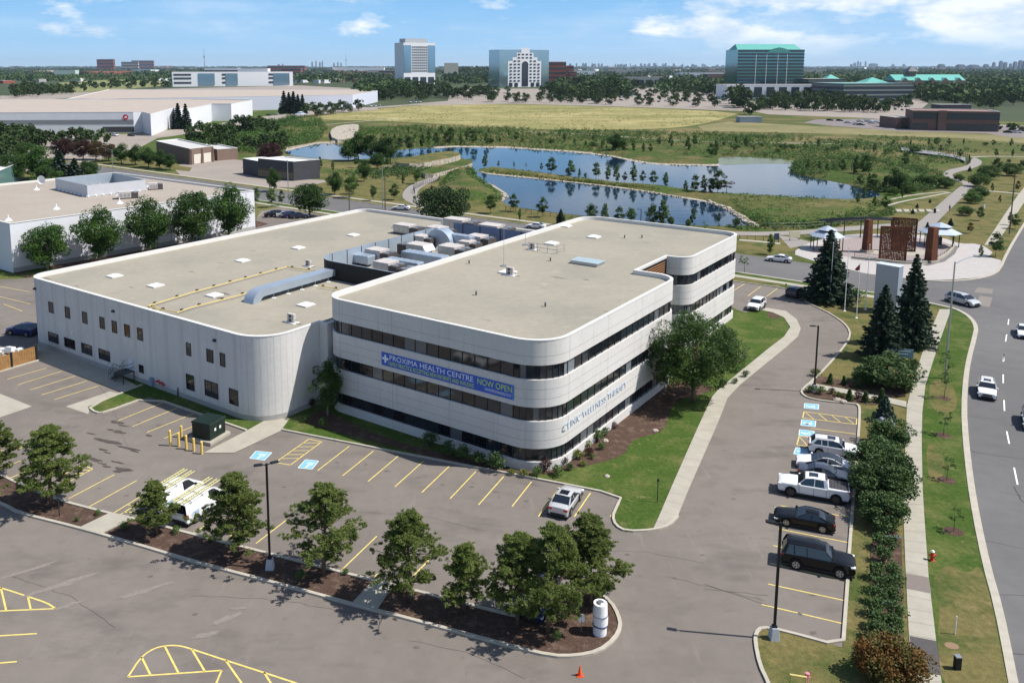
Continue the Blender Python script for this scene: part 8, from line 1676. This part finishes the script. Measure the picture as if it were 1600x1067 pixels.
# white office at left
r,a,b,nn,h=fb('white_office',270,458,136,113,40,'long white low office with blue glass bays',TWH,FRf,None,None,-1.5); d=(b-a).normalized(); L=(b-a).length
for x0,x1 in ((.01,.17),(.40,.55),(.79,.98)): 
    for z in (.2,.5,.75): panel(r,'window_band',a,d,L*x0,L*x1-L*.02,h*z,h*(z+.13),GLF,.4)
for x0,x1 in ((.205,.34),(.43,.53),(.83,.97)): panel(r,'glass_bay',a,d,L*x0,L*x1,h*.08,h*.9,GLB,.6)
fb('white_office_wing',321,372,134,107,25,'taller central block of the long white office',TWH,None,(3,.3),GLF); fb('white_office_wing',372,419,134,107.5,25,'tall white right block of the long white office',TWH,None)
# mid-distance buildings
GRC=mat('grey_concrete_far',(.36,.35,.34),.9); REDB=mat('red_brick_far',(.28,.085,.06),.9); TANB=mat('tan_far',(.40,.30,.23),.9)
r,a,b,nn,h=fb('colonnade_building',978,1036,135,121,30,'grey concrete building with tall dark bays beyond the parking lot',GRC,None); d=(b-a).normalized(); L=(b-a).length
for j in range(4): panel(r,'dark_bay',a,d,L*(.05+.24*j),L*(.05+.24*j+.19),h*.05,h*.7,GLF,.3)
MID=[(152,178,112,93,30,REDB,'dark red brick block far off at the left',(4,.3)),(190,216,110,97,30,TANB,'brown banded office far off at the left, first',(3,.4)),(206,240,109,95,30,REDB,'red-brown office far off at the left, second',(3,.4)),(85,118,121,110,30,mat('mint_far',(.45,.55,.50),.8),'pale mint low building left of the white office',None),(418,476,114,103,60,REDB,'long low red brick complex beyond the white office',(2,.4)),(440,470,118,107,40,REDB,'nearer block of the red brick complex',(2,.4)),(520,600,114,106,60,TWH,'long pale grey depot left of the white tower',None),(592,630,122,110,40,TANB,'low beige office at the foot of the white tower',(2,.4)),(575,594,118,110,30,GRC,'small grey block left of the beige office',None),(1063,1150,121,114,60,WW_,'long pale warehouse beyond the dark trees',None),(950,1010,116,109,60,GRC,'grey roofs beyond the colonnade building',None),(1252,1290,118,108,40,GRC,'grey block right of the dark glass tower',None),(1105,1148,128,116,40,BRB,'brown low block just left of the dark glass tower',None),(880,930,118,111,60,WW_,'pale depot beyond the red block',None)]
for x0,x1,yb,yt,dp,m_,l,bd in MID: fb('far_building',x0,x1,yb,yt,dp,l,m_,None,bd,GLF,0,'building',None,'low buildings of the business district')
rr=random.Random(77); mats_=[WW_,TANB,GRC,REDB,BRB,TWH,mat('rose_far',(.34,.20,.17),.9)]
def sm(v): return v
gcol={0:'white',1:'tan',2:'grey',3:'red',4:'brown',5:'off-white',6:'rosy'}
for i in range(95):
    y=104.9+13*rr.random()**1.5; x=rr.uniform(-20,1620); 
    if y>113 and (600<x<940 or 1130<x<1520 or 260<x<470): continue
    p=G(x,y); D=p.length; w=rr.uniform(30,150)*(1+D/9000); h=rr.uniform(6,13)*(1+D/14000); an=rr.choice([AL,AL+R(90)])+rr.uniform(-.1,.1); d=Vector((math.cos(an),math.sin(an),0)); nn=Vector((-d.y,d.x,0)); k=rr.randrange(7); dp=rr.uniform(25,70)
    r=empty('distant_building',p,an,'low %s building in the far sprawl below the horizon'%gcol[k],'building','low buildings in the far sprawl'); mb=MB(); mb.box(-w/2,0,0,w/2,dp,h,mats_[k]); mb.add([(-w/2,0,h+.05),(w/2,0,h+.05),(w/2,dp,h+.05),(-w/2,dp,h+.05)],[(0,1,2,3)],WRF if rr.random()<.5 else FRf); mb.build('wall',r)
# skylines on the horizon
SKM=mat('distant_tower_concrete',(.30,.32,.36),.9)
def tower(px,hpx,wpx,D,group,label):
    s=D/F_PX; p=G(px,HOR+CAM_H*F_PX/D); h=CAM_H+hpx*s; o=MB(); w=wpx*s; o.box(-w/2,-w/2,0,w/2,w/2,h*.9,SKM); o.box(-w/3,-w/3,h*.9,w/3,w/3,h,SKM); q=o.build('distant_tower'); q.location=p; tag(q,label,'tower',group)
for i in range(60): x=rr.gauss(1000,70); tower(x,rr.uniform(.8,5),rr.uniform(1.2,4),rr.uniform(11000,14000),'hazy towers on the middle horizon','small hazy tower in the long low skyline right of centre on the horizon')
for x,h,w in [(488,7,2.2),(494,8,2),(500,6,2.4),(504,8,2),(522,5,2.5),(528,6,2),(533,5,2),(436,3,3),(442,3.5,2)]: tower(x,h,w,12500,'hazy towers left of the white tower','hazy slim tower in the small cluster left of the tall white tower')
for x,h,w in [(1335,5,3),(1340,8,2),(1344,6,2),(1352,7,2),(1330,3,3),(1364,4,10),(1395,3,3),(1412,3,3)]: tower(x,h,w,13000,'hazy towers right of the dark glass tower','hazy tower in the cluster right of the dark glass tower')
for x,h,w in [(1552,6,3.5),(1563,8,4.5),(1570,6,4),(1578,4,3),(1585,7,4.5),(1593,9,4.5),(1600,8,6),(1540,3,6),(1500,2.5,10),(1520,2,12),(1470,3,8)]: tower(x,h,w,6500,'grey apartment towers at the right end of the horizon','grey apartment tower at the right end of the horizon')
for (x,yt,w,l,D) in [(320,76,.8,'tall thin telecom tower on the left horizon',5000),(541,84,.5,'thin mast left of the white tower',5200),(770,80,.9,'telecom mast behind the wooded rise',2400),(1026,98,.7,'white spire on the middle horizon',4200),(926,98,.6,'thin white pole on the middle horizon',4200)]:
    p=G(x,HOR+CAM_H*F_PX/D); s=D/F_PX; h=CAM_H+(HOR-yt)*s; r=empty('telecom_mast',p,0,l,'mast','masts on the horizon'); mb=MB(); mb.cyl(0,0,0,h,w*s,8,r1=w*s*.3); mb.build('shaft',r,SKM); mb=MB(); mb.cyl(0,0,h*.62,h*.68,w*s*1.7,10); mb.build('platform',r,SKM)
# far trees ------------------------------------------------------------
proto('far0',broad_mesh(81,9,9,.08,26,1.0,26,L_far,.6,.05,.2,4,.2,.20)); proto('far1',broad_mesh(82,10,8,.08,24,1.0,26,L_far,1.2,.05,.2,4,.2,.20)); proto('far2',spruce_mesh(83,10,5,leafmat('far_spruce',(.018,.035,.02),(.026,.048,.024),.8,.1,.1,.1),12,.8))
HH.update(far0=9,far1=10,far2=10)
rr=random.Random(9)
def row(P,label,group,h=(7,12),keys=('far0','far1'),n=None,wide=1.0):
    for (x,y) in P:
        k=rr.choice(keys); s=rr.uniform(*h)/HH[k]; plant(k,G(x,y),s*wide,None,label,'tree',group,sz=s,name='distant_tree')
def along(x0,y0,x1,y1,n,j=1.0): return [(x0+(x1-x0)*(i+rr.uniform(-.3,.3))/max(1,n-1),y0+(y1-y0)*i/max(1,n-1)+rr.uniform(-j,j)) for i in range(n)]
row([(768,160),(770,159.5)],'round tree standing alone at the top edge of the field','trees at the top edge of the field',(13,14)); 
row(along(790,160,930,162,9,.8),'round tree in the row along the top edge of the field','trees at the top edge of the field',(8,12)); row(along(925,163,1190,169,9,.5),'small round tree in the row along the top edge of the field','trees at the top edge of the field',(9,12))
row(along(600,156,760,154,16,4),'leafy tree in the lot before the white tower','trees before the two towers',(11,17)); row(along(610,148,700,140,14,3),'leafy tree in the lot before the white tower','trees before the two towers',(12,18)); row(along(850,152,960,150,12,4),'dark tree right of the glass tower','trees right of the glass tower',(13,20)); row(along(862,142,975,140,14,3),'dark tree right of the glass tower','trees right of the glass tower',(15,24)); row([(951,148),(958,147),(949,146),(962,149)],'tall dark tree beside the colonnade building','trees right of the glass tower',(22,28))
row(along(970,140,1060,138,9,3),'dark tree around the colonnade building','trees around the colonnade building',(11,18)); row(along(1035,138,1110,148,14,3),'dark tree in the strip left of the dark glass tower','trees around the colonnade building',(12,18)); row([(1155,168),(1151,166),(1160,169),(1148,163)],'large round tree at the corner of the field','trees at the foot of the dark glass tower',(16,22))
row(along(1170,178,1225,160,10,2),'bush-like tree behind the storage container','trees at the foot of the dark glass tower',(8,12)); row(along(1200,170,1390,175,20,2.5),'green tree in the lot before the dark glass offices','trees at the foot of the dark glass tower',(9,14)); row(along(1210,162,1320,160,8,2),'dark tree before the glass podium','trees at the foot of the dark glass tower',(10,15))
row(along(1430,150,1640,166,26,6),'dark tree behind the brown office','trees behind the brown office',(11,17)); row(along(1425,158,1560,168,14,3),'green tree behind the brown office','trees behind the brown office',(9,13)); row(along(1490,201,1600,207,10,1.5),'low shrubby tree in front of the brown office','trees behind the brown office',(4,6))
row([(444,178),(452,178),(459,178),(466,178),(473,178)],'dark spruce in the tight row of five by the long grey warehouse','spruces by the long warehouses',(15,19),('far2',)); row([(279,202),(291,202)],'one of two dark spruces against the white stepped warehouse','spruces by the long warehouses',(15,16),('far2',))
row(along(480,182,560,175,8,2),'dark tree right of the spruce row','trees by the long warehouses',(8,11)); row(along(455,172,500,170,5,1),'dark tree behind the spruce row','trees by the long warehouses',(7,9))
row(along(20,148,270,132,22,4),'dark tree in the belt before the white office','trees left of the white office',(12,18)); row(along(0,235,60,228,6,4),'dark tree at the left edge before the long warehouse','trees at the left edge',(9,14)); row(along(285,134,640,128,16,2),'small tree before the white office','trees left of the white office',(8,12))
row(along(470,127,600,124,18,2),'dark tree between white office and white tower','trees between white office and tower',(14,20))
def woods(name,n,x0,x1,y0,y1,label,seed,m,hz=(9,15),pw=1.0):
    rng=np.random.default_rng(seed); r2=random.Random(seed); lv=[]
    for i in range(n):
        x=r2.uniform(x0,x1); y=y0+(y1-y0)*r2.random()**pw; p=G(x,y); D=p.length; k=1+D/2500; h=r2.uniform(*hz)*(1+D/20000); c=ball((p.x,p.y,h*.5),7*k,16,rng,h/(7*k)*.5,.3); lv.append(quads(c,4.0*k**.8,rng,.2))
    v=np.concatenate(lv); v[:,2]=np.clip(v[:,2],.1,40); me=leafmesh(name,v,m); o=bpy.data.objects.new(name,me); C.objects.link(o); tag(o,label,kind='stuff')
woods('distant_woods',3800,-60,1660,105.0,118,'dark tree cover of the far suburbs reaching to the horizon',201,L_far,(9,15),1.3)
woods('distant_woods',900,1250,1660,112,135,'dense dark woods beyond the green-roofed residence',202,L_far,(10,17)); woods('distant_woods',420,1440,1660,135,158,'dense tree cover behind the brown office',203,L_far,(8,13)); woods('distant_woods',420,470,1140,118,130,'tree cover between the far office buildings',204,L_far,(9,15)); woods('distant_woods',350,-60,270,112,128,'tree cover at the far left',205,L_far,(9,15))
woods('wooded_rise',200,708,790,113,120,'wooded rise behind the telecom mast',206,L_far,(24,34))
sheet('distant_ground',poly_px([(-400,105.6),(2000,105.6),(2300,160),(1900,200),(1430,186),(1160,172),(800,160),(520,170),(-700,150)]),.01,mat('distant_cover',(.045,.062,.024),.95,noise=[(.004,.3,6)]))
for (x0,y0,x1,y1,n,w_,g_,hh) in [(560,160,640,150,14,'dark tree left of the lot before the white tower','trees before the two towers',(12,18)),(600,140,640,134,8,'dark tree at the foot of the white tower','trees before the two towers',(12,16)),(700,128,780,126,10,'dark tree between the two towers','trees before the two towers',(16,24)),(960,156,1130,158,10,'small tree among the parked cars of the big far lot','trees around the colonnade building',(8,11)),(1180,152,1330,158,12,'dark tree in front of the podium','trees at the foot of the dark glass tower',(12,16)),(870,158,950,156,8,'dark tree at the left side of the big far lot','trees right of the glass tower',(12,17))]: row(along(x0,y0,x1,y1,n,2.5),w_,g_,hh)
woods('distant_woods',300,560,640,128,150,'tree cover left of the white tower',211,L_far,(9,14)); woods('distant_woods',260,870,985,128,150,'tree cover right of the glass tower',212,L_far,(10,18)); woods('distant_woods',160,700,775,122,132,'tree cover between the towers',213,L_far,(10,16)); woods('distant_woods',220,1030,1160,130,146,'tree cover left of the dark glass tower',214,L_far,(9,14)); woods('distant_woods',300,260,620,118,130,'tree cover round the white office',215,L_far,(9,14))
row(along(25,152,112,147,12,2),'dark tree left of the long grey warehouse','trees left of the white office',(11,16)); row(along(120,140,265,136,12,2),'dark tree behind the long grey warehouse','trees left of the white office',(10,14)); row(along(0,262,30,240,6,5),'dark tree at the left edge below the long warehouse','trees at the left edge',(8,12)); row(along(60,232,160,226,7,2),'tree before the long white warehouse yard','trees at the left edge',(7,10)); row(along(300,222,430,205,12,5),'dark tree in the thicket behind the brick garage','trees behind the brick garage',(7,11)); row(along(330,240,440,232,9,3),'tree between brick garage and charcoal pavilion','trees behind the brick garage',(6,9))
for i in range(70):
    x=rr.choice([rr.uniform(-10,600),rr.uniform(470,640),rr.uniform(860,1150)]); y=rr.uniform(117,131); 
    if 262<x<466 and y>118: continue
    p=G(x,y); w=rr.uniform(14,50); h=rr.uniform(5,9); dp=rr.uniform(12,30); k=rr.randrange(7); an=rr.choice([AL,AL+R(90)])
    r=empty('distant_building',p,an,'small %s building among the far trees'%gcol[k],'building','small buildings among the far trees'); mb=MB(); mb.box(-w/2,0,0,w/2,dp,h,mats_[k]); mb.add([(-w/2,0,h+.05),(w/2,0,h+.05),(w/2,dp,h+.05),(-w/2,dp,h+.05)],[(0,1,2,3)],WRF if rr.random()<.6 else FRf); mb.build('wall',r)
row(along(935,150,1135,150,14,4),'small tree among the parked cars of the big far lot','trees around the colonnade building',(8,12)); row(along(700,150,790,146,8,3),'dark tree between the two towers','trees before the two towers',(10,15)); row(along(1190,165,1420,168,14,2),'green tree before the dark glass offices, rear row','trees at the foot of the dark glass tower',(9,13))
# far parked cars
for i in range(85):
    x,y=rr.uniform(950,1130),rr.uniform(136,160); x+= (y-148)*2.0
    if x>1175 or x<870: continue
    farcar(x,y,AL+R(90)*rr.randrange(2),rr.choice('wwkksgnr'),'in the big pale lot beyond the field','cars in the big far lot')
for i in range(90):
    x=rr.uniform(1190,1425); y=rr.choice([157,161,166,171])+ (x-1300)*.012+rr.uniform(-.6,.6); farcar(x,y,AL+R(90),rr.choice('wwkksgn'),'in the lot before the dark glass offices','cars before the dark glass offices')
for (x,y,c_) in [(1297,189,'k'),(1312,189.5,'k'),(1325,193,'s'),(1338,195.5,'w'),(1345,196,'k'),(1344,191,'w'),(1352,190.5,'s'),(1358,190.8,'w'),(1362,193.5,'s'),(1370,193,'w'),(1396,197,'k'),(1412,201,'k'),(1428,202,'k'),(1450,203.5,'k'),(1582,204,'s'),(1590,208,'w'),(1597,205,'s'),(1575,208,'k'),(1580,199,'k')]: farcar(x,y,AL,c_,'in the dark lot beside the brown office','cars beside the brown office')
for (x,y,c_) in [(578,167,'w'),(585,166.5,'w'),(592,166,'s'),(640,160.5,'w'),(648,160.5,'w'),(655,160.5,'w'),(420,181,'k'),(432,180,'s'),(130,214,'w'),(150,214,'s'),(180,213,'w'),(205,213,'k'),(110,217,'s')]: farcar(x,y,AL,c_,'on the pale yard of the long warehouses','cars in the warehouse yards')
for i in range(24): farcar(rr.uniform(640,930),rr.uniform(139,152),AL,rr.choice('wkksg'),'in the lot at the foot of the two towers','cars at the foot of the towers')
# ================================================================ HAZE
HZ=True
if HZ:
    mb=MB(); mb.box(-15000,-60,-1.2,15000,15500,165); o=mb.build('haze'); m=bpy.data.materials.new('haze_air'); m.use_nodes=True; t=m.node_tree; t.nodes.clear(); oo=t.nodes.new('ShaderNodeOutputMaterial'); pv=t.nodes.new('ShaderNodeVolumePrincipled'); pv.inputs['Color'].default_value=(.62,.80,1,1); pv.inputs['Density'].default_value=.00003; pv.inputs['Anisotropy'].default_value=0.2; t.links.new(pv.outputs[0],oo.inputs['Volume']); o.data.materials.append(m); tag(o,'thin blue air haze over the whole scene',kind='stuff')

# the 300 nearest far trees stay single; the rest read as one belt
DT=sorted([o for o in C.objects if o.name.startswith('distant_tree')],key=lambda o:o.location.length)[295:]
lv=[]
for o in DT:
    ch=[c_ for c_ in o.children_recursive]
    cr_=[c_ for c_ in ch if c_.name.startswith('crown')][0]; me=cr_.data; v=np.empty(len(me.vertices)*3,dtype=np.float32); me.vertices.foreach_get('co',v); v=v.reshape(-1,3)
    z=o.rotation_euler[2]; s=np.array(o.scale); v=v*s; x=v[:,0]*math.cos(z)-v[:,1]*math.sin(z); y=v[:,0]*math.sin(z)+v[:,1]*math.cos(z); lv.append(np.stack([x+o.location.x,y+o.location.y,v[:,2]+o.location.z],1))
    for c_ in ch: bpy.data.objects.remove(c_)
    bpy.data.objects.remove(o)
me=leafmesh('distant_tree_belt',np.concatenate(lv),L_far); o=bpy.data.objects.new('distant_tree_belt',me); C.objects.link(o); tag(o,'dark tree belts around the farthest office buildings',kind='stuff')
# ---------------------------------------------------------------- tell look-alikes apart by their order across the view
ORD='first second third fourth fifth sixth seventh eighth ninth tenth eleventh twelfth thirteenth fourteenth fifteenth sixteenth seventeenth eighteenth nineteenth twentieth twenty-first twenty-second twenty-third twenty-fourth twenty-fifth twenty-sixth twenty-seventh twenty-eighth twenty-ninth thirtieth'.split()
from collections import defaultdict
same=defaultdict(list)
for o in C.objects:
    if o.parent is None and 'label' in o and 'category' in o: same[(o['label'],o.get('group'))].append(o)
for (l,g),L in same.items():
    if 1<len(L)<=30:
        L.sort(key=lambda o:PX(o.location)[0])
        for i,o in enumerate(L): o['label']=' '.join(l.split()[:12])+', '+ORD[i]+' from the left'
        if not g:
            for o in L: o['group']=L[0].name.split('.')[0].replace('_',' ')+' group'
